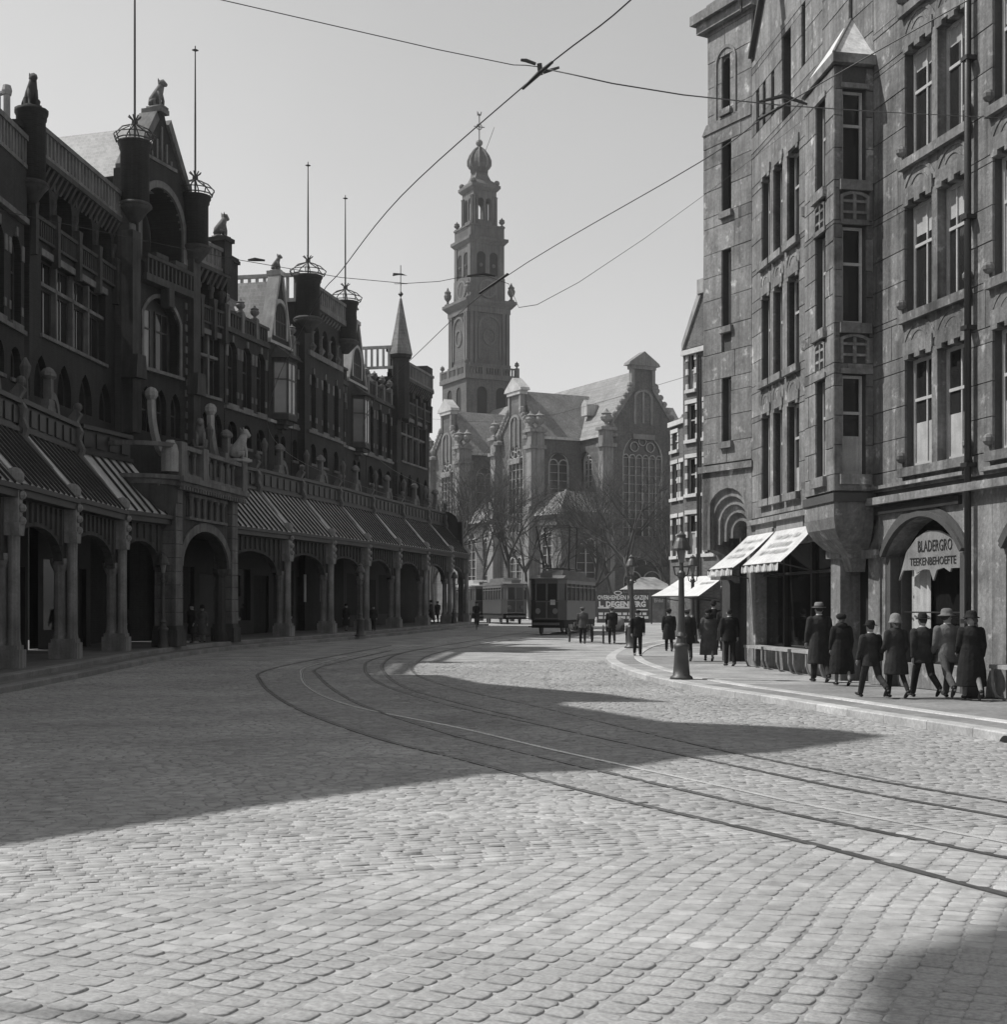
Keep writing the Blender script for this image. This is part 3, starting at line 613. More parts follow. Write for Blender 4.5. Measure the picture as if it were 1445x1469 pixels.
for i in range(5): u = c3-.8+.4*i; zt_ = 22.9-abs(i-2)*.65; d3.box(F3, u-.06, u+.06, -.06, .03, 21.4, zt_)
d3.box(F3, c3-1.2, c3+1.2, -.1, .03, 21.2, 21.35); d3.box(F3, c3-.35, c3+.35, -.2, .8, 23.5, 23.7); OS('gable_coping', d3, m_stoneL, hB)
bl = MB(); bl.box(F3, c3-1.95, c3+1.95, -.5, .1, 15.65, 15.85); bl.balus(F3, c3-1.95, c3+1.95, -.5, -.3, 15.85, 16.8, .3, .12)
for i in range(2): u = c3-.8+1.6*i; bl.box(F3, u-.5, u+.5, -.56, -.24, 16.8, 17.0)
bl.box(F3, c3-.22, c3+.22, -.55, -.1, 14.85, 15.65); O('balcony', bl, m_stoneLd, hB)
rf = MB(); rf.prism(F3, [(.1, 20.1), (L3-.1, 20.1), (c3, 23.0)], .6, 8); O('gable_roof', rf, m_slate, hB)
rf = MB(); rf.side(F3, [(3.2, 16.9), (6.5, 21.3), (9.8, 16.9)], -12.5, .2); O('roof', rf, M('pale_slate', .11, .25, .5, brick=(.3, .22, .012, 2.0), rough=.6), hB)
t1 = turret(hB, F3, (0, -.25), 18.7, 21.4, .66); t2 = turret(hB, F3, (L3, -.25), 18.1, 20.5, .66)
for u in (0, L3):
    m = MB(); m.box(F3, u-.32, u+.32, -.35, .2, 9, 17.6); m.prism(F3, [(u-.42, 11.3), (u+.42, 11.3), (u+.32, 12.3), (u-.32, 12.3)], -.6, .2); O('buttress', m, m_stoneLd, hB)
flagpole('flagpole with iron crown on the turret left of the great gable', F3(0, -.25, 21.4), 31.5, .78); flagpole('flagpole with iron crown on the turret right of the great gable', F3(L3, -.25, 20.5), 27.9, .78)
animal('paired stone beasts on the peak of the great gable', 'statue', F3(c3, .2, 23.7), 1.35, atan2(-F3.n.y, -F3.n.x))
F3b = seg(65.1, 68.4); pavilion(hB, F3b, 0, F3b.L, 3, 18.9)
m = MB(); m.box(F3b, F3b.L-.7, F3b.L, -.45, .3, 17.7, 19.3); m.box(F3b, F3b.L-.8, F3b.L+.1, -.55, .4, 19.3, 19.5); O('pier', m, m_brick, hB)
animal('crouching stone beast at the far end of the pavilion balustrade', 'statue', F3b(F3b.L-.35, -.05, 19.5), 1.3, atan2(-F3b.n.y, -F3b.n.x)+1.2)
# three-window house
hC = house('gallery_house', 'plain dark brick house of three arched windows beside the great gable pavilion', 71)
F4 = seg(68.5, 73.4); wl = MB(); dr = MB(); lower_rows(hC, F4, 0, F4.L, 3, wl, dr, 15.3, w=1.05); O('wall', wl, m_brick, hC); OS('stone_dressing', dr, m_stoneL, hC); parapet(hC, F4, 0, F4.L)
mansard(hC, F4, -.4, F4.L, 15.3, 18.1); chimney(hC, F4, F4.L-.9, 2.0, 16.8, 19.9, .8)
for u in (1.6, 3.2):
    m = MB(); m.prism(F4, [(u-.3, 16.0), (u+.3, 16.0), (u+.3, 16.7), (u, 17.0), (u-.3, 16.7)], .7, 1.9); O('dormer', m, m_lead, hC)
# twin-turret group
hD = house('twin_turret_house', 'dark brick house with two crowned turrets between two small gables', 82)
F5 = seg(73.5, 76.4); gable_bay(hD, F5, 0, F5.L, 'arched stone beast on the small gable beside the brick chimney')
F6 = seg(76.5, 77.4); wl = MB(); dr = MB(); lower_rows(hD, F6, 0, F6.L, 1, wl, dr, 15.3, w=.7); O('wall', wl, m_brick, hD); OS('stone_dressing', dr, m_stoneL, hD); parapet(hD, F6, 0, F6.L); mansard(hD, F6, 0, F6.L)
F7 = seg(77.5, 84.3, .35); L7 = F7.L; wl = MB(); dr = MB(); lower_rows(hD, F7, .4, L7-.4, 3, wl, dr, 15.5, w=.9)
us = [L7/2-1.5, L7/2, L7/2+1.5]; wl.wall(F7, .4, L7-.4, 15.5, 18.5, [(u-.45, u+.45, 15.9, 17.5, 1) for u in us], .6); wl.box(F7, 0, .4, 0, 6, 0, 18.5); wl.box(F7, L7-.4, L7, 0, 6, 0, 18.5); wl.quad(F7, (0, .62, 15.5), (L7, .62, 15.5), (L7, .62, 18.5), (0, .62, 18.5)); O('wall', wl, m_brick, hD)
for i in range(4):
    u = L7/2-2.25+1.5*i; dr.lathe(F7, (u, 0), [(.1, 15.9), (.28, 16.2), (.12, 16.4), (.1, 16.9), (.2, 17.05)], 8)
dr.box(F7, .5, L7-.5, -.15, .05, 15.6, 15.9); k = 12
for i in range(k): u = .4+(i+.5)*(L7-.8)/k; dr.side(F7, [(0, 18.0), (-.1, 18.1), (-.4, 18.6), (0, 18.6)], u-.1, u+.1)
dr.box(F7, .1, L7-.1, -.42, .2, 18.3, 18.5); OS('stone_dressing', dr, m_stoneL, hD)
b = MB(); b.balus(F7, .3, L7-.3, -.4, -.15, 18.5, 19.6, .34, .15); O('balustrade', b, m_stoneL, hD)
b = MB(); b.box(F7, .1, L7-.1, .2, 6, 18.4, 18.6); O('roof', b, m_lead, hD)
b = MB(); b.box(F7, -.05, 0, .3, 5, 18.5, 18.7); [b.box(F7, -.02, .1, .5+i*.45, .65+i*.45, 18.7, 19.9) for i in range(9)]; b.box(F7, -.06, .14, .3, 5, 19.9, 20.1); O('balustrade', b, m_trim, hD)
turret(hD, F7, (.1, -.15), 17.5, 19.9, .74); turret(hD, F7, (L7-.1, -.15), 17.5, 19.9, .74)
flagpole('flagpole with iron crown on the turret beside the small gable and chimney', F7(.1, -.15, 19.9), 26.7, .9); flagpole('flagpole with iron crown on the turret nearer the church tower', F7(L7-.1, -.15, 19.9), 26.8, .9)
F8 = seg(84.4, 86.0); wl = MB(); dr = MB(); lower_rows(hD, F8, 0, F8.L, 1, wl, dr, 15.3, w=.7); O('wall', wl, m_brick, hD); OS('stone_dressing', dr, m_stoneL, hD); parapet(hD, F8, 0, F8.L); mansard(hD, F8, 0, F8.L)
F9 = seg(86.1, 90.0); gable_bay(hD, F9, 0, F9.L, 'arched stone beast on the small gable nearer the spire')
# end house with spire
hE = house('spired_corner_house', 'dark brick corner house with slender spire and weather vane at the far end', 97)
F10 = seg(90.1, 95.8); wl = MB(); dr = MB(); lower_rows(hE, F10, 0, F10.L, 3, wl, dr, 15.3, w=1.05); O('wall', wl, m_brick, hE); OS('stone_dressing', dr, m_stoneL, hE); parapet(hE, F10, 0, F10.L); mansard(hE, F10, 0, F10.L)
for u in (1.4, 3.0):
    m = MB(); m.lathe(F10, (u, .9), [(.35, 15.8), (.35, 16.5), (.42, 16.6), (.05, 17.3)], 8); O('dormer', m, m_lead, hE)
F11 = seg(95.9, 103.5, .3); pavilion(hE, F11, 0, F11.L, 4, 18.6)
m = MB(); m.box(F11, F11.L-.02, F11.L, 0, 9, 0, 18.2); m.box(F11, F11.L-1.2, F11.L+.2, -.2, .8, 17, 19.2); m.box(F11, F11.L-.1, F11.L+.5, 1.5, 2.3, 12, 18); O('wall', m, m_brick, hE)
b = MB(); b.box(F11, -.05, .0, .3, 5, 17.9, 18.1); [b.box(F11, -.04, .06, .5+i*.42, .65+i*.42, 18.1, 19.3) for i in range(10)]; b.box(F11, -.07, .1, .3, 5, 19.3, 19.5); O('balustrade', b, m_trim, hE)
m = MB(); m.lathe(F11, (.5, -.1), [(.62, 14.5), (.62, 18.6), (.78, 18.7), (.78, 19.0)], 8); O('turret', m, m_brick, hE)
m = MB(); m.lathe(F11, (.5, -.1), [(.85, 18.9), (.5, 20.6), (.08, 22.8)], 8); sp_ = O('spire', m, m_slate, hE)
vn = thing('weather_vane', 'wrought weather vane on the slender spire', 'weather vane', F11(.5, -.1, 22.7)); vn.scale = (.75,)*3; m = MB(); m.tube([(0, 0, 0), (0, 0, 3.2)], .04, 5); m.lathe(IDF, (0, 0), [(.05, .3), (.25, .55), (.05, .8)], 8); m.tube([(-.6, 0, 1.5), (.6, 0, 1.5)], .03, 4); m.tube([(0, -.6, 1.5), (0, .6, 1.5)], .03, 4); m.prism(IDF, [(-.75, 2.2), (-.2, 2.3), (.6, 2.25), (.1, 2.45), (-.7, 2.5)], -.02, .02); O('vane', m, m_iron, vn, world=False)
m = MB(); m.box(F11, 1.6, 2.4, .4, 1.2, 17, 19.4); m.box(F11, 1.5, 2.5, .3, 1.3, 19.4, 19.6); O('chimney', m, m_brick, hE)
# out-of-picture neighbours that throw the street shadow
hZ = house('corner_building', 'dark brick corner building whose shadow lies across the near cobbles', 25)
FZ = seg(12, 43.4); sk = [(12.2, 15), (14.9, 17.3), (17.4, 19.4), (20.9, 22.6), (21.6, 24.5), (23.5, 26.2), (24.4, 27.9), (27.3, 30.7), (28.3, 30), (28.8, 28.5), (29.2, 26.6), (33, 24.4), (33.9, 24.6), (34.4, 27.6), (34.9, 27), (36.9, 25.9), (40.1, 22.1), (43.4, 20.6)]
m = MB(); m.prism(FZ, [(0, 0)]+[(y-12, z-.45) for y, z in sk]+[(31.4, 0)], 0, 8); O('wall', m, m_brick, hZ)
for i in range(13):
    for z in (5.2, 9.4, 12.4): window(hZ, FZ, 1.5+2.3*i, z, 1.1, 2.0, 1, -.03, 2, (.62,))
# ---------------- shop gallery in front of the row ----------------
gal = thing('shop_gallery', 'covered shop gallery of stone columns, round arches and ribbed lean-to roof', 'arcade', (-13.5, 50, .3))
m_shop = M('shop_front', .022, .4, .7, rough=.6)
def frontpt(y, out=0.0):
    p = Vector((arcx(y), y)); e = (Vector((arcx(y+.5), y+.5))-Vector((arcx(y-.5), y-.5))).normalized(); return p+Vector((e.y, -e.x))*out
COLY = [31.6, 37.9, 43.5, 49.6]; COLY2 = [67, 72.8, 78.5, 85, 91.6, 98, 103.4]
def zb(y): return zg(y)+.285
_cm = {}
def column_mesh():
    m = MB()
    m.box(IDF, -.31, .31, -.42, .46, 0, .5); m.box(IDF, -.27, .27, -.36, .4, .5, .62)      # plinth
    m.lathe(IDF, (0, -.18), [(.2, .62), (.17, .8), (.16, 2.9), (.18, 4.2)], 10)            # front shaft
    m.lathe(IDF, (0, .2), [(.22, .62), (.18, .85), (.17, 2.7), (.28, 2.95), (.3, 3.12)], 10)   # rear shaft carrying the arches
    m.box(IDF, -.2, .2, -.36, .1, 3.9, 5.05); m.prism(IDF, [(-.2, 3.6), (.2, 3.6), (.26, 3.95), (-.26, 3.95)], -.4, .05)
    m.loft([(0, -.2, 5.0, .2, .18), (0, -.22, 5.1, .27, .24), (0, -.22, 5.28, .26, .25), (0, -.2, 5.42, .17, .16), (0, -.2, 5.46, .04, .04)], 8)
    for z in (4.0, 4.35, 4.7): m.ball((0, -.4, z), .13, 6)
    return m.mesh('column', False)
m_colst = M('column_stone', .21, .3, 1.2, streak=.3, bump=.3)
CM = column_mesh(); CM.materials.append(m_colst)
def rib_mesh():
    m = MB(); pts = [(-.32, 4.86), (-.32, 5.06), (1.4, 7.15), (1.42, 6.9)]
    m.side(IDF, pts, -.13, .13)
    m.side(IDF, [(1.25, 6.8), (1.15, 7.15), (1.3, 7.5), (1.22, 7.8), (1.4, 8.15), (1.25, 8.4), (1.45, 8.6), (1.7, 8.3), (1.7, 6.8)], -.14, .14); m.ball((0, 1.4, 8.65), .17, 8)
    return m.mesh('rib')
RM = rib_mesh(); RM.materials.append(m_stoneL)
def finial_mesh():
    m = MB()
    m.arch_band(IDF, [(-.05+.5*cos(a), 7.5+.55*sin(a)) for a in np.linspace(0, pi*.62, 7)], [(-.05+.72*cos(a), 7.5+.8*sin(a)) for a in np.linspace(0, pi*.62, 7)], -.14, .16)
    m.box(IDF, -.75, .1, -.16, .16, 7.4, 7.75); m.box(IDF, -.6, .05, -.14, .14, 7.75, 8.0); m.box(IDF, -.35, -.05, -.13, .13, 8.0, 8.75)
    m.loft([(-.2, 0, 8.7, .2, .16), (-.2, 0, 8.8, .42, .25), (-.2, 0, 8.92, .42, .25), (-.2, 0, 9.05, .22, .16), (-.2, 0, 9.12, .05, .05)], 8)
    m.loft([(-.75, .6, 8.6, .1, .1), (-.75, .6, 8.9, .18, .18), (-.75, .6, 9.05, .2, .2), (-.75, .6, 9.35, .04, .04)], 8); m.box(IDF, -.83, -.67, .52, .68, 7.4, 8.6)
    return m.mesh('finial')
FM = finial_mesh(); FM.materials.append(m_stoneL)
def bm(name, mb, mat): me = mb.mesh(name); me.materials.append(mat); return me
BOARD = {}
def bay(y0, y1, finial=True, endr=False, p0=None, p1=None, shop=True, zz=None):
    a = p0 or frontpt(y0); b = p1 or frontpt(y1); F = FR(a, b, zz if zz is not None else zb((y0+y1)/2)); L = F.L; c = L/2
    r = min(L/2-.36, 2.6); zs = 3.05; o = outline(c-r, c+r, 0, 0, 0)
    n = 12; arch = [(c-r*cos(pi*i/n), zs+(.92*min(r, 1.35)/1.0*.75 if r > 1.3 else r*.8)*sin(pi*i/n)) for i in range(n+1)]; zc = max(z for _, z in arch)
    w = MB(); pts = [(0, 4.75), (0, zs-.1), (c-r, zs-.1)]+arch+[(c+r, zs-.1), (L, zs-.1), (L, 4.75)]
    for d in (.02, .3):
        for (u, z), (u2, z2) in zip(arch, arch[1:]): w.quad(F, (u, d, z), (u2, d, z2), (u2, d, 4.75), (u, d, 4.75))
        w.quad(F, (0, d, zs-.1), (c-r, d, zs-.1), (c-r, d, 4.75), (0, d, 4.75)); w.quad(F, (c+r, d, zs-.1), (L, d, zs-.1), (L, d, 4.75), (c+r, d, 4.75))
    for (u, z), (u2, z2) in zip(arch, arch[1:]): w.quad(F, (u, .02, z), (u2, .02, z2), (u2, .3, z2), (u, .3, z))
    w.quad(F, (0, .02, zs-.1), (c-r, .02, zs-.1), (c-r, .3, zs-.1), (0, .3, zs-.1)); w.quad(F, (c+r, .02, zs-.1), (L, .02, zs-.1), (L, .3, zs-.1), (c+r, .3, zs-.1))
    ap = O('arch_panel', w, m_woodm, gal)
    nb = max(5, int(L/.55))
    for i in range(nb):
        u = .3+(i+.5)*(L-.6)/nb; t = (u-c)/r; zl = zs+.15 if abs(t) >= 1 else float(np.interp(u, [p[0] for p in arch], [p[1] for p in arch]))+.1
        k = round(4.6-zl, 2)
        if k not in BOARD: BOARD[k] = bm('board', MB().box(IDF, -.11, .11, -.06, .03, -k, 0), m_stoneLd)
        P('board', BOARD[k], ap, F.mat(u, .0, 4.62))
    f = MB(); f.box(F, -.05, L+.05, -.36, .12, 4.66, 4.92); f.box(F, -.05, L+.05, -.44, -.3, 4.86, 5.0); O('eave_beam', f, m_dark, gal)
    rf = MB(); rf.side(F, [(-.42, 4.92), (-.42, 4.98), (1.45, 7.1), (1.5, 7.0)], 0, L); ro = O('lean_to_roof', rf, m_lead2, gal)
    ns = max(5, int(L/.62)); th = atan2(1.5, 1.67); ln = hypot(1.5, 1.67)
    for i in range(ns):
        u = .35+(i+.5)*(L-.7)/ns
        P('roof_seam', SEAM, ro, F.mat(u, -.42, 4.98))
    pp = MB(); pp.box(F, 0, L, 1.45, 1.7, 6.8, 7.95); pp.box(F, 0, L, 1.32, 1.75, 7.95, 8.1); pp.box(F, 0, L, 1.3, 1.45, 7.05, 7.2)
    npn = max(3, int(L/.8))
    for i in range(npn): u = (i+.5)*L/npn; pp.box(F, u-.28, u+.28, 1.4, 1.45, 7.32, 7.85)
    O('parapet', pp, m_dark, gal)
    tr = MB(); tr.box(F, 0, L, .3, 4.4, 4.6, 4.75); O('ceiling', tr, m_dark, gal)
    tr = MB(); tr.box(F, 0, L, 1.7, 4.4, 6.8, 6.9); O('terrace', tr, m_lead, gal)
    if finial: P('finial', FM, gal, F.mat(L*.62, 1.65, .55))
    if shop:
        sb = MB(); sb.wall(F, 0, L, 0, 4.6, [(.35, L*.55, .7, 3.3, 0), (L*.62, L-.3, 0, 3.0, 0)], .2, 3.15); bkw = O('shop_front', sb, m_shop, gal)
        g_ = MB(); g_.quad(F, (.35, 3.33, .7), (L*.55, 3.33, .7), (L*.55, 3.33, 3.3), (.35, 3.33, 3.3)); O('shop_window', g_, m_glassd, gal)
        g_ = MB(); g_.quad(F, (L*.62, 3.33, 0), (L-.3, 3.33, 0), (L-.3, 3.33, 3), (L*.62, 3.33, 3)); O('shop_door', g_, m_dark, gal)
    return F
m_lead2 = M('ribbed_zinc', .4, .2, .8, rough=.5, streak=.2, spec=.5)
SEAM = bm('roof_seam', MB().side(IDF, [(-.02, .0), (-.05, .07), (1.86, 2.22), (1.88, 2.12)], -.03, .03), m_dark)
def colat(y, p=None, tall=True):
    p = p or frontpt(y); e = (Vector((arcx(y+.5), y+.5))-Vector((arcx(y-.5), y-.5))).normalized(); F = FR(p, p+e, zb(y)); P('column', CM, gal, F.mat(0, 0, 0)); P('rib', RM, gal, F.mat(0, 0, 0)); return F
for y in COLY: colat(y)
for y in COLY2: colat(y)
for a, b in zip(COLY, COLY[1:]): bay(a, b)
for a, b in zip(COLY2, COLY2[1:]): bay(a, b, shop=b < 100)
# portal block: two stone piers, arch, rounded flank, cornice and balustrade
PA = Vector((-12.45, 52.9)); PB = Vector((-11.5, 60.2)); FP = FR(PA, PB, zb(56)); LP = FP.L
bay(49.6, 52.6, False, p1=Vector((-12.9, 53.1))); bay(60.6, 67, True, p0=Vector((-12.3, 60.4)))
for u in (.35, LP-.35):
    m = MB(); m.box(FP, u-.48, u+.48, -.12, .9, 0, .62); m.box(FP, u-.42, u+.42, -.06, .85, .62, .78)
    z = .78; i = 0
    m.box(FP, u-.34, u+.34, .05, .7, .6, 6.1); pr = O('pier', m, m_stoneLd, gal)
    while z < 6.05:
        h = .52; q = MB(); x = .4-.012*i*.3; q.box(FP, u-x, u+x, -.02, .8, z+.012, min(z+h, 6.08)-.012); O('ashlar_block', q, m_stoneL, pr); z += h; i += 1
    for s in ((1,) if u < 1 else (-1,)):
        m = MB(); m.lathe(FP, (u+s*.62, .42), [(.3, 0), (.3, .3), (.22, .5), (.2, 2.75), (.32, 2.95), (.34, 3.1)], 10); O('column', m, m_stoneLd, gal)
c = LP/2; r = LP/2-.95; n = 14; arch = [(c-r*cos(pi*i/n), 3.1+1.45*sin(pi*i/n)) for i in range(n+1)]; w = MB()
for d in (.12, .6):
    for (u, z), (u2, z2) in zip(arch, arch[1:]): w.quad(FP, (u, d, z), (u2, d, z2), (u2, d, 6.1), (u, d, 6.1))
for (u, z), (u2, z2) in zip(arch, arch[1:]): w.quad(FP, (u, .12, z), (u2, .12, z2), (u2, .6, z2), (u, .6, z))
O('portal_wall', w, m_stoneLd, gal)
ab = MB(); ab.arch_band(FP, arch, [(c-(r+.4)*cos(pi*i/n), 3.1+1.8*sin(pi*i/n)) for i in range(n+1)], .04, .14)
for i in range(6): u = c-1.9+.76*i; ab.lathe(FP, (u, .05), [(.11, 5.02), (.08, 5.1), (.08, 5.65), (.14, 5.75), (.14, 5.82)], 8)
ab.box(FP, c-2.3, c+2.3, -.05, .13, 4.92, 5.02); ab.box(FP, c-2.3, c+2.3, -.05, .13, 5.82, 5.94); O('portal_arch', ab, m_stoneL, gal)
dk = MB(); dk.box(FP, c-2.2, c+2.2, .1, .13, 5.02, 5.82); O('panel', dk, m_dark, gal)
co = MB(); co.box(FP, -.35, LP+.35, -.45, .9, 6.25, 6.45); co.box(FP, -.2, LP+.2, -.3, .9, 6.1, 6.25)
for i in range(26): u = -.2+(i+.5)*(LP+.4)/26; co.box(FP, u-.07, u+.07, -.38, -.2, 5.95, 6.1)
O('cornice', co, m_stoneL, gal)
ba = MB(); ba.box(FP, -.2, LP+.2, -.3, .1, 6.45, 6.6)
for i in range(8): u = .55+(i+.5)*(LP-1.1)/8; ba.lathe(FP, (u, -.1), [(.13, 6.6), (.07, 6.75), (.07, 7.3), (.12, 7.42), (.12, 7.5)], 8)
ba.box(FP, -.2, LP+.2, -.3, .1, 7.5, 7.67); O('balustrade', ba, m_stoneL, gal)
for u in (0, LP*.33, LP): O('pedestal', MB().box(FP, u-.3, u+.3, -.36, .2, 6.45, 7.75), m_stoneL, gal)
# rounded flank on the near side
m = MB(); m.lathe(FP, (.1, 1.4), [(.5, 4.2), (1.0, 4.5), (1.35, 4.9), (1.45, 5.6), (1.45, 6.1)], 14, pi*.5, pi*1.5); O('round_flank', m, m_stoneLd, gal, True)
m = MB(); m.lathe(FP, (.1, 1.4), [(1.5, 6.1), (1.6, 6.25), (1.75, 6.3), (1.75, 6.45), (1.5, 6.46)], 14, pi*.5, pi*1.5); m.lathe(FP, (.1, 1.4), [(1.5, 7.5), (1.6, 7.51), (1.6, 7.67), (1.4, 7.68)], 14, pi*.5, pi*1.5); O('cornice', m, m_stoneL, gal)
O('portal_terrace', MB().box(FP, -.9, LP, .3, 5, 6.05, 6.2), m_lead, gal)
m = MB(); m.loft([(0, 0, 0, .36, .36), (0, 0, .75, .36, .36), (0, 0, 1.0, .3, .3), (0, 0, 1.2, .15, .15)], 10); pb = m.mesh('round_bollard_stone'); pb.materials.append(m_trim)
tag(P('stone_bollard', pb, None, Matrix.Translation(FP(-.25, .1, 6.6))), 'domed stone post on the round corner of the portal terrace', 'post')
r_ = atan2(-FP.n.y, -FP.n.x)
animal('standing stone beast on the portal balustrade beside the domed post', 'statue', FP(LP*.33, -.1, 7.75), 1.25, r_-1.2)
animal('pale seated stone lion on the far corner of the portal balustrade', 'statue', FP(LP, -.1, 7.75), 1.5, r_+.9, mat=m_trim)
# scrolls beside the portal terrace, against the great gable
for u in (0, L3):
    m = MB(); pts = [(u+s_*(.25+1.1*(1-cos(a))), 8.2+2.2*(1-sin(a))) for s_ in ((1,) if u < 1 else (1,)) for a in np.linspace(0, pi/2, 8)]
    m.tube([F3(p[0], -.9, p[1]) for p in pts], [.2]*8, 6); m.ball(F3(pts[0][0], -.9, pts[0][1]+.25), .3, 8); O('scroll', m, m_trim, hB)
# end pediment of the gallery
FE = FR(frontpt(103.4), frontpt(103.4)+Vector((-3.4, .8)), zb(103)); m = MB(); arch = [(1.9-1.6*cos(pi*i/12), 3.0+1.3*sin(pi*i/12)) for i in range(13)]
for (u, z), (u2, z2) in zip(arch, arch[1:]): m.quad(FE, (u, 0, z), (u2, 0, z2), (u2, 0, 5.5), (u, 0, 5.5))
m.box(FE, 0, .35, 0, .4, 0, 5.0); O('end_wall', m, m_woodm, gal)
m = MB(); m.prism(FE, [(.1, 6.0), (3.0, 6.0), (3.0, 7.4)]+[(1.6+1.2*cos(pi*i/10), 7.3+.9*sin(pi*i/10)) for i in range(11)]+[(.1, 7.4)], -.1, .2); m.prism(FE, [(0, 5), (.2, 5), (.6, 7.4), (.2, 7.4)], -.1, .2); O('end_scroll', m, m_dark, gal)
# a few pale blinds and goods inside the gallery
for i, (x, y_, w_, h_, zz) in enumerate(((-16.5, 44.6, .9, 1.3, 2.0), (-14.6, 62.2, .5, 1.2, 1.9), (-13.4, 66.1, .45, 1.2, 1.8), (-11.6, 72, .4, 1.1, 1.9), (-10.9, 76, .3, 1.5, 1.6), (-10.3, 78.2, .3, 1.4, 1.6))):
    m = MB(); F = FR((x, y_), (x+.15, y_+1), zb(y_)); m.box(F, 0, w_, -.06, 0, zz, zz+h_); tag(O('shop_blind', m, m_blind), ['narrow pale blind hanging in the near gallery bay', 'pale blind just beyond the portal pier', 'pale blind glimpsed behind the slender gallery column past the portal', 'slim white blind inside the second bay beyond the portal', 'thin pale door blind deep in the gallery', 'pale strip of blind in the gallery opposite the kerb lamp'][i], 'blind', 'pale blinds inside the gallery')
# ---------------- right: stone corner building ----------------
rb = thing('stone_corner_building', 'large grey ashlar building with oriel, stair tower and street-level shops', 'building', (9, 35, .15))
R1 = FR((8.5, 34.95), (8.5+.215*16, 34.95-.977*16), .15); R2 = FR((7.57, 42.5), (8.3, 36.3), .15); R3 = FR((6.39, 44.6), (7.57, 42.5), .15)
BLK = []
def ashlar(F, u0, u1, z0, z1, ops, ch=.8, d=0.0, thick=.06, lens=(1.0, 2.1), mat=None):
    """collect ashlar blocks that leave the openings free; joints stay recessed"""
    z = z0; k = 0
    while z < z1-.05:
        h = min(ch*random.choice((.9, 1.0, 1.1)), z1-z)
        if z1-z-h < .2: h = z1-z
        cuts = sorted((a, b) for a, b, c, e, *_ in ops if c < z+h-.02 and e > z+.02)
        # split rows where an opening starts or stops inside the course
        edges = sorted({e for a, b, c, e2, *_ in ops for e in (c, e2) if z+.08 < e < z+h-.08})
        if edges: h = edges[0]-z; cuts = sorted((a, b) for a, b, c, e, *_ in ops if c < z+h-.02 and e > z+.02)
        cur = u0; spans = []
        for a, b in cuts:
            if a > cur+.03: spans.append((cur, a))
            cur = max(cur, b)
        if u1 > cur+.03: spans.append((cur, u1))
        for a, b in spans:
            x = a; off = random.uniform(.3, .8) if k % 2 else 0
            while x < b-.02:
                l = random.uniform(*lens)-(off if x == a else 0)
                l = max(.3, l); e = min(b, x+l)
                if b-e < .3: e = b
                BLK.append((F, x, e, z, z+h, d, thick)); x = e
        z += h; k += 1
WH = 2.56
floors = [5.0, 8.5, 12.0, 15.5]
us1 = [(3.15, 4.4), (4.6, 5.85), (6.75, 8.0), (8.2, 9.45), (10.5, 11.75), (11.95, 13.2)]
wallr = MB(); bandr = MB(); lint = MB()
ops = [(a, b, z, z+WH, 0) for z in floors for a, b in us1]
for i, z in enumerate(floors):
    wallr.wall(R1, 1.5, 16, z-1.0 if i else 4.4, z+2.5+(0 if i < 3 else 3), [(a, b, z, z+WH-.06 if i < 3 else z+WH, 0) for a, b in us1], .5, .06)
ashlar(R1, 1.62, 16, 4.55, 20.5, ops); ashlar(R1, .2, 1.62, 14.9, 22.5, []); wallr.box(R1, .2, 2.0, .07, .6, 14.6, 22.5)
for i, z in enumerate(floors):
    for k, (a, b) in enumerate(us1):
        # sill, stepped lintel shadow blocks, round-headed relief panel under the window
        lint.box(R1, a-.12, b+.12, -.13, .3, z-.2, z); 
        lint.prism(R1, [(a-.02, z+WH), (b+.02, z+WH), (b+.02, z+WH+.3), (a-.02, z+WH+.3)], -.05, .3)
        for q in (.0, .5, 1.0): lint.box(R1, a+(b-a)*q-.12+(.12 if q == 0 else -.12 if q == 1 else 0), a+(b-a)*q+.12+(.12 if q == 0 else -.12 if q == 1 else 0), -.05, .3, z+WH-.1, z+WH)
        if i:
            c = (a+b)/2; bandr.arch_band(R1, outline(a+.02, b-.02, z-.75, z-.28, 2, 6), outline(a-.1, b+.1, z-.75, z-.2, 2, 6), -.018, .02); bandr.arch_band(R1, outline(a+.3, b-.3, z-.75, z-.45, 2, 6), outline(a+.24, b-.24, z-.75, z-.4, 2, 6), -.014, .02)
        window(rb, R1, (a+b)/2, z+.02, b-a-.04, WH-.1, 0, .2, 2 if k % 2 == 0 or i != 1 else 3, (.62,), fm=m_cream, fw=.09, blind=(.42 if i == 0 else random.choice((.9, .75, -.3, .85)) if i == 1 else random.choice((-.35, -.5, .95, -.2)) if i == 2 else .6 if k % 3 == 0 else 0))
    for k in range(0, 6, 2):
        a, b = us1[k][1], us1[k+1][0]; lint.box(R1, a-.02, b+.02, -.02, .35, z, z+WH)
        for s in (us1[k][0]-.06, us1[k+1][1]+.06): bandr.ball(R1(s, -.05, z+.25), .13, 8)
O('wall', wallr, m_stoneRb, rb); OS('lintel_stone', lint, m_stoneR1, rb); OS('relief_arch', bandr, m_stoneR1, rb)
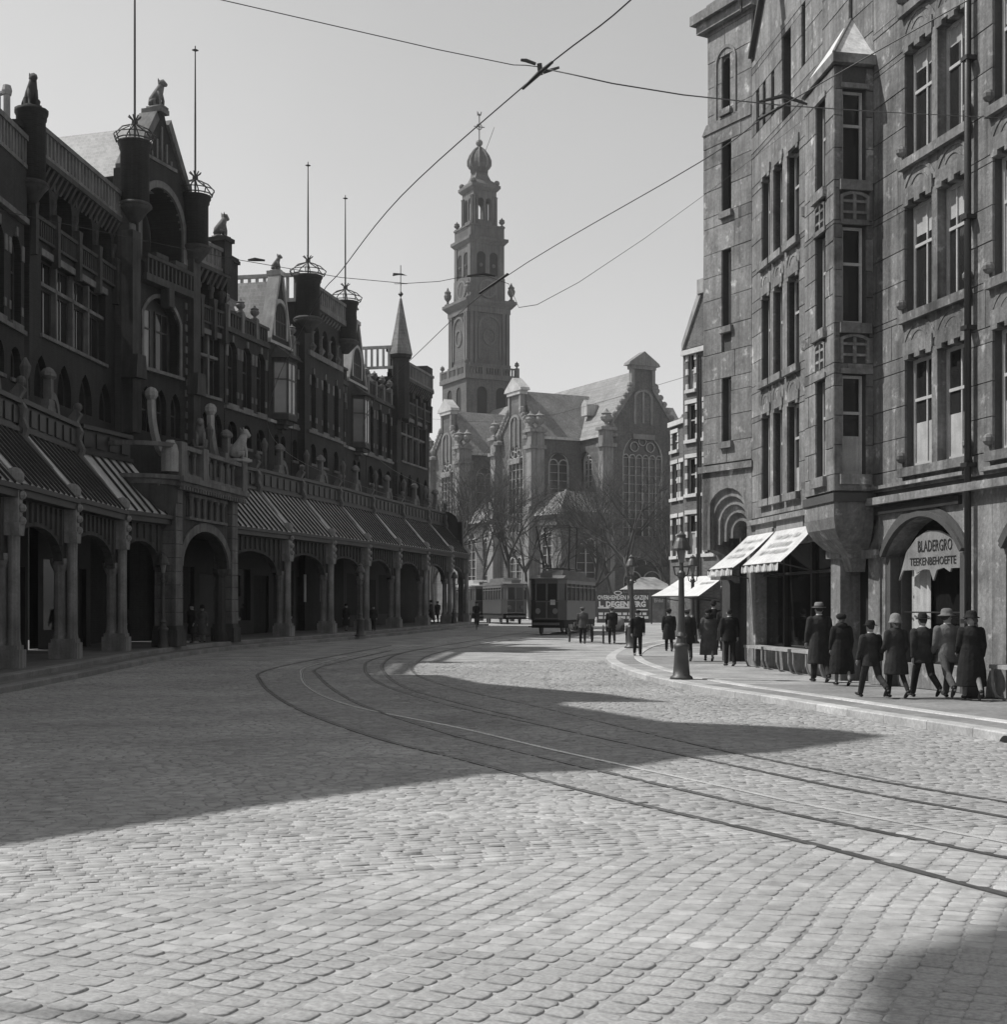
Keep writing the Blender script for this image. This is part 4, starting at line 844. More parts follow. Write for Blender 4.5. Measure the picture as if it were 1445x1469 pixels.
# ground floor of the right section: piers, flat beam, shop arches
def gf(F, u0, u1, c, r, ztop, crown):
    n = 14; a0 = .92; R_ = r/sin(a0); zc = crown-R_; arch = [(c+R_*sin(-a0+2*a0*i/n), zc+R_*cos(-a0+2*a0*i/n)) for i in range(n+1)]; w = MB(); zs = arch[0][1]
    for (u, z), (u2, z2) in zip(arch, arch[1:]): w.quad(F, (u, .0, z), (u2, .0, z2), (u2, .0, ztop), (u, .0, ztop)); w.quad(F, (u, 0, z), (u2, 0, z2), (u2, .7, z2), (u, .7, z))
    w.box(F, u0, c-r, 0, .7, 0, ztop); w.box(F, c+r, u1, 0, .7, 0, ztop); O('ground_floor_wall', w, m_stoneR, rb)
    ab = MB(); ab.arch_band(F, arch, [(c+(R_+.12)*sin(-a0+2*a0*i/n), zc+(R_+.12)*cos(-a0+2*a0*i/n)) for i in range(n+1)], -.12, .02); ab.arch_band(F, [(c+(R_+.12)*sin(-a0+2*a0*i/n), zc+(R_+.12)*cos(-a0+2*a0*i/n)) for i in range(n+1)], [(c+(R_+.26)*sin(-a0+2*a0*i/n), zc+(R_+.26)*cos(-a0+2*a0*i/n)) for i in range(n+1)], -.06, .02); O('arch_moulding', ab, m_stoneRb, rb)
    return arch, zs
A1, zs1 = gf(R1, 1.9, 6.75, 3.95, 1.72, 4.25, 3.86); gf(R1, 6.76, 11.9, 8.95, 1.72, 4.25, 3.86); gf(R1, 11.91, 16, 13.9, 1.6, 4.25, 3.86)
bm_ = MB(); bm_.box(R1, 1.4, 16, -.22, .2, 4.25, 4.42); bm_.box(R1, 1.7, 5.75, -.1, .1, 4.62, 4.7); bm_.box(R1, 6.4, 16, -.1, .1, 4.62, 4.7); O('string_course', bm_, m_stoneR, rb)
fas = MB(); fas.box(R1, 1.9, 5.6, -.1, -.005, 4.02, 4.2); O('blind_box', fas, m_dark, rb)
for c in (3.95, 8.95, 13.9):
    bk = MB(); bk.quad(R1, (c-1.9, .5, 0), (c+1.9, .5, 0), (c+1.9, .5, 4.1), (c-1.9, .5, 4.1)); O('shop_window', bk, m_glassd, rb)
    st = MB(); st.box(R1, c-1.72, c+1.72, .2, .6, 0, .55); O('stall_riser', st, m_stoneR, rb)
    for s in (-1, 1):
        pi_ = MB(); pi_.box(R1, c+s*1.62-.1, c+s*1.62+.1, .02, .6, 0, 3.0); pi_.box(R1, c+s*1.45-.05, c+s*1.45+.05, .25, .6, .5, 3.0); O('pilaster', pi_, m_stoneRb, rb)
# shop sign with lettering, curtains, rail
sg = MB(); c = 3.95; lo = [(c-1.3, 2.45), (c-1.1, 2.68), (c-.55, 2.68), (c-.5, 2.6), (c-.2, 2.68), (c, 2.68), (c+.1, 2.66), (c+.25, 2.42), (c+.4, 2.66), (c+.7, 2.7), (c+.95, 2.6), (c+1.0, 2.68), (c+1.55, 2.68)]
sg.prism(R1, lo+[(c+1.55, 3.05), (c+1.1, 3.35), (c+.5, 3.52), (c, 3.55), (c-.5, 3.4), (c-.95, 3.1)], .12, .16)
sn = thing('shop_sign', 'pale scalloped shop sign with dark capitals under the street arch', 'sign', R1(c, .12, 2.5)); O('board', sg, M('sign_paint', .2, .25, 2, streak=.2), sn)
O('lettering', text_mesh('TEEKENBEHOEFTE', .25, R1, c+.22, .112, 2.78, sx=.97), m_dark, sn); O('lettering', text_mesh('BLADERGRO', .36, R1, c+.32, .112, 3.08, sx=.72), m_dark, sn)
def drape(F, u0, u1, z0, z1, d):
    n = max(4, int((u1-u0)/.09)); m = MB(); m.v = [F(u0+(u1-u0)*i/n, d+.05*sin(i*2.1), z) for z in (z0, z1) for i in range(n+1)]; m.f = [(i, i+1, n+2+i, n+1+i) for i in range(n)]; return m
cu = thing('shop_curtain', 'striped pale curtain hung at the far side of the lettered shop window', 'curtain', R1(c-.9, .5, .6)); O('cloth', drape(R1, c-1.2, c-.35, .75, 2.75, .4), m_blind, cu, True)
cu = thing('shop_curtain', 'narrow pale curtain hung beside the drainpipe in the lettered shop window', 'curtain', R1(c+1.2, .5, .6)); O('cloth', drape(R1, c+.95, c+1.5, .75, 2.75, .4), m_blind, cu, True)
rl = MB(); rl.tube([R1(c-1.35, .3, 1.72), R1(c+1.5, .3, 1.72)], .018, 5); tag(O('curtain_rail', rl, m_iron), 'thin metal rail across the lettered shop window', 'rail')
# drainpipe
dp_ = thing('drainpipe', 'dark iron drainpipe running down the ashlar front', 'pipe', R1(6.05, -.14, 0)); m = MB(); m.tube([R1(6.05, -.14, .3), R1(6.05, -.14, 20.4)], .075, 8); O('pipe', m, m_iron, dp_, True)
for z in (1.5, 4.75, 7.6, 9.9, 13.2, 16.5): O('bracket', MB().box(R1, 5.93, 6.17, -.24, .03, z, z+.09), m_iron, dp_)
# oriel
OA, OB, OC, OD = Vector((8.86, 33.36)), Vector((7.86, 33.15)), Vector((7.64, 35.35)), Vector((8.32, 36.35))
OF = [FR(OC, OB, .15), FR(OB, OA, .15), FR(OD, OC, .15)]      # street face, camera face, far face
def poly_z(mb, pts, z0, z1, sc=1.0, cen=None):
    cen = cen or Vector((8.4, 34.8)); q = [cen+(p-cen)*sc for p in pts]; mb.plan(lambda u, d, z: (u, d, z+.15), [(p.x, p.y) for p in q], z0, z1)
opts = [OA, OB, OC, OD, Vector((9.2, 36)), Vector((9.2, 33.6))]
orl = MB(); zf = [(5.0, 7.4), (8.6, 10.95), (12.0, 14.2)]
for fi, F in enumerate(OF):
    L = F.L; wN = .6 if fi == 1 else .75; a = L*.5-wN/2+(.02 if fi == 1 else .1); b = a+wN; 
    for i, (za, zb_) in enumerate(zf):
        z0 = [4.45, 8.2, 11.6][i]; z1 = [8.2, 11.6, 14.75][i]; orl.wall(F, 0, L, z0, z1, [(a, b, za, zb_, 0)], .25, .05)
        window(rb, F, (a+b)/2, za+.02, b-a-.04, zb_-za-.04, 0, .18, 1, (.62,), fm=m_cream, fw=.07, blind=.4 if i == 0 else 0)
        lb = MB(); lb.box(F, a-.1, b+.1, -.1, .1, za-.24, za); lb.box(F, a-.06, b+.06, -.04, .1, zb_, zb_+.12); OS('oriel_sill', lb, m_stoneR, rb)
        if i:
            rl_ = MB(); c_ = (a+b)/2; z_ = za-.9; rl_.arch_band(F, outline(c_-.3, c_+.3, z_-.05, z_+.58, 4, 5), outline(c_-.37, c_+.37, z_-.05, z_+.65, 4, 5), -.03, .06)
            rl_.box(F, c_-.04, c_+.04, -.02, .06, z_-.05, z_+.57); rl_.box(F, c_-.3, c_+.3, -.018, .06, z_+.12, z_+.18); rl_.box(F, c_-.3, c_+.3, -.018, .06, z_+.38, z_+.44); O('relief_panel', rl_, m_stoneR, rb)
    ashlar(F, 0, L, 4.6, 14.7, [(a, b, za, zb_) for za, zb_ in zf]+[((a+b)/2-.37, (a+b)/2+.37, za-.95, za-.24) for za, zb_ in zf[1:]], .7, 0, .05, (.6, 1.1))
poly_z(orl, opts, 4.35, 4.55, 1.06); O('oriel_wall', orl, m_stoneRb, rb)
cb = MB()
prof = [(1.04, 4.35, 4.2), (1.0, 3.95, 4.2), (.96, 3.75, 3.95), (.86, 3.55, 3.75), (.7, 3.4, 3.55), (.5, 3.3, 3.4)]
cen = Vector((8.95, 34.9)); ring = []
for s, z in [(1.0, 4.35), (1.0, 3.98), (.95, 3.72), (.82, 3.48), (.66, 3.28), (.5, 3.16), (.42, 2.98), (.34, 2.7)]: ring.append([tuple(cen+(p-cen)*s)+(z+.15,) for p in (OA, OB, OC, OD)])
for r0, r1 in zip(ring, ring[1:]):
    for i in range(3): cb.add([r0[i], r0[i+1], r1[i+1], r1[i]], [(0, 1, 2, 3)])
O('oriel_corbel', cb, m_stoneR, rb)
tp = MB(); poly_z(tp, opts, 14.75, 14.98, 1.1); O('oriel_cornice', tp, m_stoneR, rb)
rf = MB(); q = [Vector((8.4, 34.8))+(p-Vector((8.4, 34.8)))*1.06 for p in opts]; ap = (8.72, 34.7, 16.75)
for i in range(6): rf.add([(q[i].x, q[i].y, 15.12), (q[(i+1) % 6].x, q[(i+1) % 6].y, 15.12), ap], [(0, 1, 2)])
O('oriel_roof', rf, M('oriel_lead', .62, .2, .8, rough=.6, streak=.25, fleck=.3), rb); rr = MB()
for i in range(4): rr.tube([(q[i].x, q[i].y, 15.14), ap], .04, 5)
rr.ball(ap, .16, 8); O('roof_rib', rr, m_lead, rb)
# curved section between oriel and stair tower
us2 = [(1.0, 1.85), (2.15, 3.0), (3.4, 4.4)]; wl = MB(); l2 = MB(); b2 = MB(); L2_ = R2.L
ops2 = [(a, b, z, z+WH) for z in floors[:3] for a, b in us2]+[(a-.14, a+.14, 16.1, 17.3) for a in (.6, 1.25, 2.05)]+[(2.9, 3.7, 15.6, 18.0), (4.6, 4.9, 16.5, 18.2)]
for i, z in enumerate(floors[:3]):
    wl.wall(R2, 0, L2_, z-1.0 if i else 4.0, z+2.5, [(a, b, z, z+WH-.06, 0) for a, b in us2], .5, .06)
    for k, (a, b) in enumerate(us2):
        l2.box(R2, a-.1, b+.1, -.13, .3, z-.2, z); l2.box(R2, a-.05, b+.05, -.05, .3, z+WH-.02, z+WH+.24)
        for s in (a+.1, b-.1): l2.box(R2, s-.1, s+.1, -.045, .3, z+WH-.12, z+WH-.02)
        if i: b2.arch_band(R2, outline(a, b, z-.75, z-.28, 2, 6), outline(a-.1, b+.1, z-.75, z-.2, 2, 6), -.018, .02); b2.arch_band(R2, outline(a+.22, b-.22, z-.75, z-.45, 2, 6), outline(a+.17, b-.17, z-.75, z-.4, 2, 6), -.014, .02)
        window(rb, R2, (a+b)/2, z+.02, b-a-.04, WH-.1, 0, .2, 2, (.62,), fm=m_cream, fw=.08, blind=.3 if i == 0 and k == 2 else 0)
    l2.box(R2, us2[0][1], us2[1][0], -.01, .3, z, z+WH); l2.box(R2, us2[1][1], us2[2][0], -.01, .3, z, z+WH)
wl.wall(R2, 0, L2_, 14.5, 18.4, [(a-.14, a+.14, 16.1, 17.3, 1) for a in (.6, 1.25, 2.05)]+[(2.9, 3.7, 15.6, 18.0, 0), (4.6, 4.9, 16.5, 18.2, 1)], .4, .06)
gpts = [(0, 18.4), (L2_+1.9, 18.4), (L2_+1.9, 23), (3.1, 22.6), (0, 18.6)]; O('gable_wall', MB().prism(R2, gpts, .06, .6), m_stoneR, rb); wl.box(R2, L2_-.1, L2_+1.9, .07, .6, 14.4, 18.4); O('wall', wl, m_stoneRb, rb); OS('lintel_stone', l2, m_stoneR, rb); OS('relief_arch', b2, m_stoneR, rb)
for a in (.6, 1.25, 2.05): window(rb, R2, a, 16.1, .28, 1.2, 1, .3, 1, (), fm=m_dark, fw=.03)
window(rb, R2, 3.3, 15.6, .8, 2.4, 0, .3, 1, (.6,), fm=m_cream); window(rb, R2, 4.75, 16.5, .3, 1.7, 1, .3, 1, (), fm=m_dark, fw=.03)
ashlar(R2, 0, L2_, 4.5, 18.4, ops2, .8); ashlar(R2, L2_, L2_+1.9, 14.6, 22.8, [], .8)
gc = MB(); gc.prism(R2, [(-.05, 18.55), (-.05, 18.72), (3.1, 22.75), (3.2, 22.62)], -.1, .6); O('gable_coping', gc, m_stoneRb, rb)
hb = thing('hoist_beam', 'dark hoisting beam jutting from the stone gable', 'beam', R2(2.6, 0, 19.6)); O('beam', MB().box(R2, 2.5, 2.75, -1.4, .3, 19.35, 19.75), m_dark, hb); hk = MB(); q = R2(2.62, -1.1, 19.3); hk.tube([q, (q[0], q[1], q[2]-.5)], .04, 5); O('hook', hk, m_iron, hb)
bs = MB(); bs.box(R2, -.05, L2_, -.14, .1, 4.3, 4.45); bs.box(R2, .7, 2.2, -.06, .1, 4.0, 4.12); O('string_course', bs, m_stoneR, rb)
for a, b in ((.5, 2.2), (2.5, 4.8)): O('panel', MB().box(R2, a, b, -.03, .05, 3.95, 4.3), m_trim, rb)
# stair tower
W3 = R3.L; TP = [Vector(R3(0, 0, 0)[:2]), Vector(R3(W3, 0, 0)[:2]), Vector(R3(W3+.4, 1.6, 0)[:2]), Vector((9, 46)), Vector((8.6, 48.2)), Vector((7.2, 48.2)), Vector((6.66, 46.3))]
tw = MB(); slits = [(.95, 1.4, 7.0, 9.0, 0), (.95, 1.4, 10.6, 13.0, 0), (.95, 1.4, 14.2, 16.4, 0)]
tw.wall(R3, 0, W3, 6.15, 9.6, slits[:1], .35, .06); tw.wall(R3, 0, W3, 9.6, 13.6, slits[1:2], .35, .06); tw.wall(R3, 0, W3, 13.6, 17.0, slits[2:], .35, .06); tw.wall(R3, .22, W3, 17.0, 20.4, [(.95, 1.35, 17.4, 19.0, 1)], .35, .06)
F3L = FR(TP[6], TP[0], .15); tw.wall(F3L, 0, F3L.L, 6.15, 17, [], 0, .06)
tw.add([(p.x, p.y, z) for z in (6.3, 17.15) for p in TP[2:7]], [(0, 1, 6, 5), (1, 2, 7, 6), (2, 3, 8, 7), (3, 4, 9, 8)]); tw.add([(p.x+dx, p.y, z) for z in (17.15, 20.5) for p, dx in zip(TP[2:7], (0, 0, 0, .4, .45))], [(0, 1, 6, 5), (1, 2, 7, 6), (2, 3, 8, 7), (3, 4, 9, 8)]); O('stair_tower_wall', tw, m_stoneRb, rb)
for a, b, za, zb_, k in slits+[(.95, 1.35, 17.4, 19.0, 1)]: 
    window(rb, R3, (a+b)/2, za, b-a, zb_-za, k, .28, 1, (.6,) if k == 0 else (), fm=m_cream if za < 12 else m_dark, fw=.05); O('slit_sill', MB().box(R3, a-.06, b+.1, -.1, .2, za-.2, za), m_stoneR, rb)
ashlar(R3, 0, W3, 6.35, 16.9, [s[:4] for s in slits], .82); ashlar(R3, .22, W3, 17.1, 20.3, [(.95, 1.35, 17.4, 19.0)], .8)
cn = MB(); cn.arch_band(R3, outline(.72, 1.58, 17.1, 19.3, 1, 8), outline(.62, 1.68, 17.1, 19.4, 1, 8), -.04, .05); cn.box(R3, -.15, W3+.1, -.1, .3, 6.1, 6.3); cn.prism(R3, [(-.02, 16.85), (W3, 16.85), (W3, 17.15), (.2, 17.15)], -.04, .3); cn.box(R3, -.25, W3+.3, -.35, .6, 20.4, 20.7); cn.box(R3, -.1, W3+.2, -.2, .5, 20.1, 20.4); OS('tower_cornice', cn, m_stoneR, rb)
cap = MB(); cap.plan(IDF, [(p.x+(.4 if i > 4 else .1 if i == 0 else 0), p.y) for i, p in enumerate(TP)], 20.6, 21.2); O('tower_cap', cap, m_lead, rb)
# stepped arch doorway under the tower
dw = MB(); n = 10
for i in range(5):
    s = 1-.15*i; c = 1.2+.05*i; r = .98*s; zc = 4.72-.13*i; pts = [(c-r*cos(pi*k/n), zc+r*.85*sin(pi*k/n)) for k in range(n+1)]
    out_ = [(0, 6.1) if k <= n//2 else (W3, 6.1) for k in range(n+1)]
    d0, d1 = .0+.1*i, (.1*(i+1) if i < 4 else 1.4)
    for (u, z), (u2, z2) in zip(pts, pts[1:]): dw.quad(R3, (u, d0, z), (u2, d0, z2), (u2, d0, 6.12), (u, d0, 6.12)); dw.quad(R3, (u, d0, z), (u2, d0, z2), (u2, d1, z2), (u, d1, z))
    dw.quad(R3, (0, d0, 3.6+.1*i), (c-r, d0, 3.6+.1*i), (c-r, d0, 6.12), (0, d0, 6.12)); dw.quad(R3, (c+r, d0, 0), (W3, d0, 0), (W3, d0, 6.12), (c+r, d0, 6.12)); dw.quad(R3, (c-r, d0, 3.6+.1*i), (c-r, d1, 3.6+.1*i), (c-r, d1, zc), (c-r, d0, zc)); dw.quad(R3, (c+r, d0, 0), (c+r, d1, 0), (c+r, d1, zc), (c+r, d0, zc))
O('doorway_arch', dw, m_stoneR, rb)
crb = MB(); crb.side(R3, [(0, 6.1), (1.2, 6.1), (1.2, 2.6), (.75, 2.9), (.6, 3.5), (.15, 3.65), (0, 3.65)], -.05, .35); crb.box(R3, .0, .5, .3, .9, 2.7, 2.85); O('doorway_corbel', crb, m_stoneR, rb)
bk = MB(); bk.box(R3, -.3, W3, 1.42, 1.5, 0, 6.1); bk.quad(R3, (0, 0, 6.1), (W3, 0, 6.1), (W3, 1.4, 6.1), (0, 1.4, 6.1)); bk.box(R3, -.3, .1, 1.0, 1.4, 0, 3.3); O('doorway_back', bk, m_stoneRb, rb)
dr_ = MB(); dr_.box(R3, .7, 1.8, 1.26, 1.31, 0, 2.6); O('door', dr_, m_dark, rb)
# shop front below the curved section
sf = MB(); sf.box(R2, -.1, .55, -.05, .6, 0, 3.95); sf.box(R2, -.1, 6.3, .0, .6, 3.6, 4.3); sf.box(R2, .55, 7.3, .1, .55, 0, .62); O('shop_pier_wall', sf, m_stoneR, rb)
sw = MB(); sw.quad(R2, (.55, .3, .62), (7.3, .3, .62), (7.3, .3, 3.6), (.55, .3, 3.6)); O('shop_window', sw, m_glassd, rb); sm_ = MB()
for u in (2.4, 4.75): sm_.box(R2, u, u+.14, .2, .32, .6, 3.6)
sm_.box(R2, .55, 7.3, .2, .32, 2.75, 2.82); sm_.box(R2, .55, 7.3, .18, .3, .6, .7); O('shop_window_frame', sm_, m_dark, rb)
R2b = FR(R2(7.3, -.1, 0)[:2], R1(1.95, -.05, 0)[:2], .15); cp = MB(); cp.box(R2b, 0, .5, -.05, .6, 0, 3.05); cp.box(R2b, -.08, .62, -.15, .6, 3.05, 3.25); O('corner_pier', cp, m_stoneR, rb)
cp = MB(); cp.box(R2b, R2b.L-.45, R2b.L+.1, 0, .6, 0, 3.0); cp.box(R2b, R2b.L-.6, R2b.L+.1, -.1, .6, 3.0, 3.2); cp.box(R2b, -.3, R2b.L+.1, .25, .6, 3.2, 4.3); O('corner_pier', cp, m_stoneR, rb)
sd = MB(); sd.quad(R2b, (.5, .5, 0), (R2b.L-.45, .5, 0), (R2b.L-.45, .5, 3.2), (.5, .5, 3.2)); O('shop_door', sd, m_dark, rb)
# display benches before the shop windows
def bench(F, u0, u1, label):
    b_ = thing('display_bench', label, 'bench', F((u0+u1)/2, -.3, 0)); O('top', MB().box(F, u0, u1, -.42, .08, .62, .7), m_trim, b_)
    n = max(2, int((u1-u0)/.85))
    for i in range(n+1): u = u0+.06+(u1-u0-.12)*i/n; m = MB(); m.tube([F(u, -.38, .62), F(u, -.38, .3), F(u, -.3, .08), F(u, -.1, .0)], .03, 5); O('leg', m, m_trim, b_)
bench(R2, .55, 2.3, 'pale ledge on thin curved legs under the shop window beside the stair tower'); bench(R2, 2.55, 4.7, 'pale ledge on thin curved legs at the middle of the awning-shaded shop window'); bench(R2, 5.0, 7.2, 'pale ledge on thin curved legs under the shop window beside the corner pier'); bench(R1, 7.3, 10.6, 'pale ledge on thin legs under the shop window beyond the drainpipe')
# pier foot stone
m = MB(); m.lathe(R1, (6.55, -.3), [(.22, 0), (.2, .25), (.15, .6), (.07, .88), (.02, .95)], 10); tag(O('corner_guard_stone', m, m_stoneRb, None, True), 'conical guard stone at the foot of the ashlar pier', 'guard stone')
# awnings
def awning(F, u0, u1, proj, z1, z0, label, group=None, marks=True, mat=None, val=True):
    a = thing('awning', label, 'awning', F((u0+u1)/2, -proj/2, z0), 0, group); m = MB(); nu, nd = 10, 6
    for i in range(nu+1):
        for j in range(nd+1):
            t = j/nd; u = u0+(u1-u0)*i/nu; m.v.append(F(u, -.08-proj*t, z1+(z0-z1)*t-.05*sin(pi*t)+.012*sin(i*1.7)*t))
    m.f = [(i*(nd+1)+j, (i+1)*(nd+1)+j, (i+1)*(nd+1)+j+1, i*(nd+1)+j+1) for i in range(nu) for j in range(nd)]; O('canvas', m, mat or m_canvas, a, True)
    if val:
        v = MB(); n = max(8, int((u1-u0)/.09))
        for i in range(n):
            x0, x1 = u0+(u1-u0)*i/n, u0+(u1-u0)*(i+1)/n; d0 = -.085-proj+.02*sin(i); v.add([F(x0, d0, z0), F(x1, d0, z0), F(x1, d0-.01, z0-.17), F((x0+x1)/2, d0-.01, z0-.22), F(x0, d0-.01, z0-.17)], [(0, 1, 2, 3, 4)])
        O('valance', v, mat or m_canvas, a)
    fr = MB(); fr.tube([F(u0, -.08-proj, z0), F(u1, -.08-proj, z0)], .025, 5)
    for u in (u0, u1): fr.tube([F(u, 0, z0-.25), F(u, -.08-proj, z0)], .022, 5)
    O('frame', fr, m_iron, a)
    if marks:
        mk = MB()
        for row, (t, sz) in enumerate(((.16, .13), (.36, .16), (.56, .16))):
            u = u0+.18*(u1-u0)
            while u < u1-.15*(u1-u0):
                w_ = random.uniform(.05, .12); h_ = sz/proj*.8
                if random.random() > .2:
                    q = [F(uu, -.1-proj*tt, z1+(z0-z1)*tt-.05*sin(pi*tt)+.022) for uu, tt in ((u, t), (u+w_, t), (u+w_, t+h_*random.uniform(.5, 1)), (u+random.uniform(0, .03), t+h_))]; mk.add(q, [(0, 1, 2, 3)])
                u += w_+random.uniform(.02, .05)
        if mk.v: OS('faded_lettering', mk, M('faded_print', .32, .3, 6), a)
    return a
awning(R2, -.15, 2.45, 1.25, 4.0, 2.95, 'sunlit canvas awning with faded print beside the stair tower'); awning(R2, 2.6, 6.0, 1.0, 4.0, 3.0, 'sunlit scalloped canvas awning with faded print beside the oriel')
# ashlar blocks as parts: the 300 that show largest, the rest joined
def bsize(b): F, a, c, z0, z1, d, t = b; y = F((a+c)/2, 0, 0)[1]; x = F((a+c)/2, 0, 0)[0]; vis_ = 1 if abs(x) < .365*y and (z1-EYE)/y < .45 else .05; return (c-a)*(z1-z0)/y**2*vis_
def blk(mb, b):
    F, a, c, z0, z1, d, t = b; g_ = .007; bv = .008; a += g_; c -= g_; z0 += g_; z1 -= g_; j = random.uniform(-.006, .006)
    vs = [F(u, d+t, z) for z in (z0, z1) for u in (a, c)]+[F(u, d+bv+j, z) for z in (z0, z1) for u in (a, c)]+[F(u, d+j, z) for z in (z0+bv, z1-bv) for u in (a+bv, c-bv)]
    mb.add(vs, [(0, 1, 5, 4), (1, 3, 7, 5), (3, 2, 6, 7), (2, 0, 4, 6), (4, 5, 9, 8), (5, 7, 11, 9), (7, 6, 10, 11), (6, 4, 8, 10), (8, 9, 11, 10)])
BLK.sort(key=bsize, reverse=True)
for b in BLK[:300]: mb = MB(); blk(mb, b); o = O('ashlar_block', mb, m_stoneR1 if b[0] is R1 else m_stoneR, rb)
if len(BLK) > 300:
    mb = MB(); [blk(mb, b) for b in BLK[300:]]; o = O('ashlar_field', mb, m_stoneR1, rb); o['kind'] = 'stuff'
# ---------------- church with tower ----------------
CE = Vector((19.5, 195)); ca = Vector((-.459, .888)); ct = Vector((.888, .459))
ch = thing('brick_church', 'large dark brick church with stone-trimmed gables and tall traceried windows', 'church', (10, 205, .6))
ZC = .6
def CF(p, q, dirn):
    """frame on the church plan; p along the nave (west), q south of the axis; dirn 's' south wall, 'e' east wall"""
    o = CE+ca*p-ct*q
    if dirn == 's': return FR(o, o-ca, ZC)         # u runs east
    if dirn == 'e': return FR(o, o+ct, ZC)         # u runs north
    if dirn == 'w': return FR(o, o-ct, ZC)
def CP(p, q, z): o = CE+ca*p-ct*q; return (o.x, o.y, z+ZC)
m_cst = M('church_stone', .18, .25, .3, streak=.3); m_ctr = M('church_tracery', .3, .15, .4)
m_cgl = glassm('church_glass', .03, .15, .4)
def cwin(F, uc, z0, w, h, n, rows, kind=1):
    """tall traceried window: recessed dark glass with white mullions, as one window part"""
    f = MB(); o = outline(uc-w/2, uc+w/2, z0, z0+h, kind, 8); t = .3
    f.arch_band(F, [(uc+(u-uc)*(1-.16/w*2), z) for u, z in o], o, .02, .35)
    hs = z0+h-w/2
    for i in range(n+1):
        u = uc-w/2+w*i/n; e = .07; f.box(F, u-e, u+e, .06, .25, z0, hs if i in (0, n) else hs+.1)
    for j in range(rows+1):
        z = z0+(hs-z0)*j/rows; f.box(F, uc-w/2, uc+w/2, .1, .2, z-.03, z+.03)
    for i in range(n):
        c = uc-w/2+w*(i+.5)/n; r = w/n/2; f.arch_band(F, [(c-(r-.14)*cos(pi*k/8), hs+(r-.14)*sin(pi*k/8)) for k in range(9)], [(c-r*cos(pi*k/8), hs+r*sin(pi*k/8)) for k in range(9)], .06, .25)
    if n >= 3:
        for c, zz, r in ((uc-w*.2, hs+w*.24, w*.11), (uc+w*.2, hs+w*.24, w*.11), (uc, hs+w*.36, w*.1)):
            f.arch_band(F, [(c+(r-.12)*cos(2*pi*k/12), zz+(r-.12)*sin(2*pi*k/12)) for k in range(13)], [(c+r*cos(2*pi*k/12), zz+r*sin(2*pi*k/12)) for k in range(13)], .06, .22)
    wn = O('window', f, m_ctr, ch); g_ = MB(); g_.add([F(u, .3, z) for u, z in o], [tuple(range(len(o)))]); O('pane', g_, m_cgl, wn)
def buttress(F, u, z1, w=1.0, d=1.0):
    m = MB(); m.box(F, u-w/2, u+w/2, -d, .2, 0, z1*.62); m.box(F, u-w/2, u+w/2, -d*.7, .2, z1*.62, z1-1.4); m.box(F, u-w*.7, u+w*.7, -d*.95, .2, z1-1.4, z1-.9); m.box(F, u-w*.5, u+w*.5, -d*.7, .2, z1-.9, z1+.9); m.box(F, u-w*.75, u+w*.75, -d, .2, z1+.9, z1+1.3)
    urn(m, F, (u, -d*.4), z1+1.3, 2.6); O('buttress', m, m_cst, ch)
def cgable(F, W, ze, zt, bigw, lo=None, stone=m_cst):
    """stepped scrolled gable with pediment over a wall of width W"""
    c = W/2; w = MB(); ww, z0, hh, n, rows = bigw
    ops_ = [(c-ww/2, c+ww/2, z0, z0+hh, 1)]
    w.wall(F, 0, W, 0 if not lo else 10.2, ze, ops_, .35)
    if lo: w.wall(F, 0, W, 0, 10.2, [(c-lo[0]/2, c+lo[0]/2, lo[1], lo[1]+lo[2], 1)], .35); cwin(F, c, lo[1], lo[0], lo[2], lo[3], 5)
    w.prism(F, [(0, ze), (W, ze), (c+1.7, zt-4.2), (c+1.7, zt-1), (c-1.7, zt-1), (c-1.7, zt-4.2)], 0, .9); O('gable_wall', w, m_brick2, ch); cwin(F, c, z0, ww, hh, n, rows)
    t = MB(); t.prism(F, [(c-2.6, zt-1), (c+2.6, zt-1), (c+2.4, zt-.6), (c, zt+1.0), (c-2.4, zt-.6)], -.5, 1.0); t.box(F, c-2.0, c+2.0, -.35, .9, zt-1.5, zt-1); O('pediment', t, m_leadw if W < 12.5 else m_cst, ch)
    k = MB()
    for s in (-1, 1):
        e = W/2; k.prism(F, [(c+s*e, ze-.3), (c+s*e, ze+.5), (c+s*1.9, zt-4.0), (c+s*1.5, zt-4.4)], -.25, .95)
        k.lathe(FR(Vector(F(c+s*(e-1.2), -.3, 0)[:2]), Vector(F(c+s*(e-1.2)+1, -.3, 0)[:2]), ZC), (0, 0), [(.9, ze-.2), (.9, ze+.2), (.5, ze+.5), (.6, ze+1.2), (.15, ze+2.0)], 8)
        for q in np.linspace(.12, .92, 7): k.ball(F(c+s*(e+(1.9-e)*q), -.15, ze+.4+(zt-4.2-ze)*q), .42, 6)
        k.box(F, c+s*1.7-.25, c+s*1.7+.25, -.2, .5, zt-4.2, zt-1.5); k.ball(F(c+s*2.0, 0, zt-3.8), .55, 6)
    k.arch_band(F, outline(c-1.2, c+1.2, zt-9.2, zt-4.6, 2, 5), outline(c-1.55, c+1.55, zt-9.2, zt-4.25, 2, 5), -.2, .05); k.box(F, c-.14, c+.14, -.15, .05, zt-9, zt-4.6); k.box(F, c-1.8, c+1.8, -.35, .05, zt-11.3, zt-10.6); O('gable_ornament', k, stone, ch)
def roof_gable(F, W, ze, zr, L):
    m = MB(); m.prism(F, [(-.4, ze), (W+.4, ze), (W/2, zr)], .9, L); return O('roof', m, m_slate, ch)
NW = 6.5; ZE = 25.0; ZR = 34.6
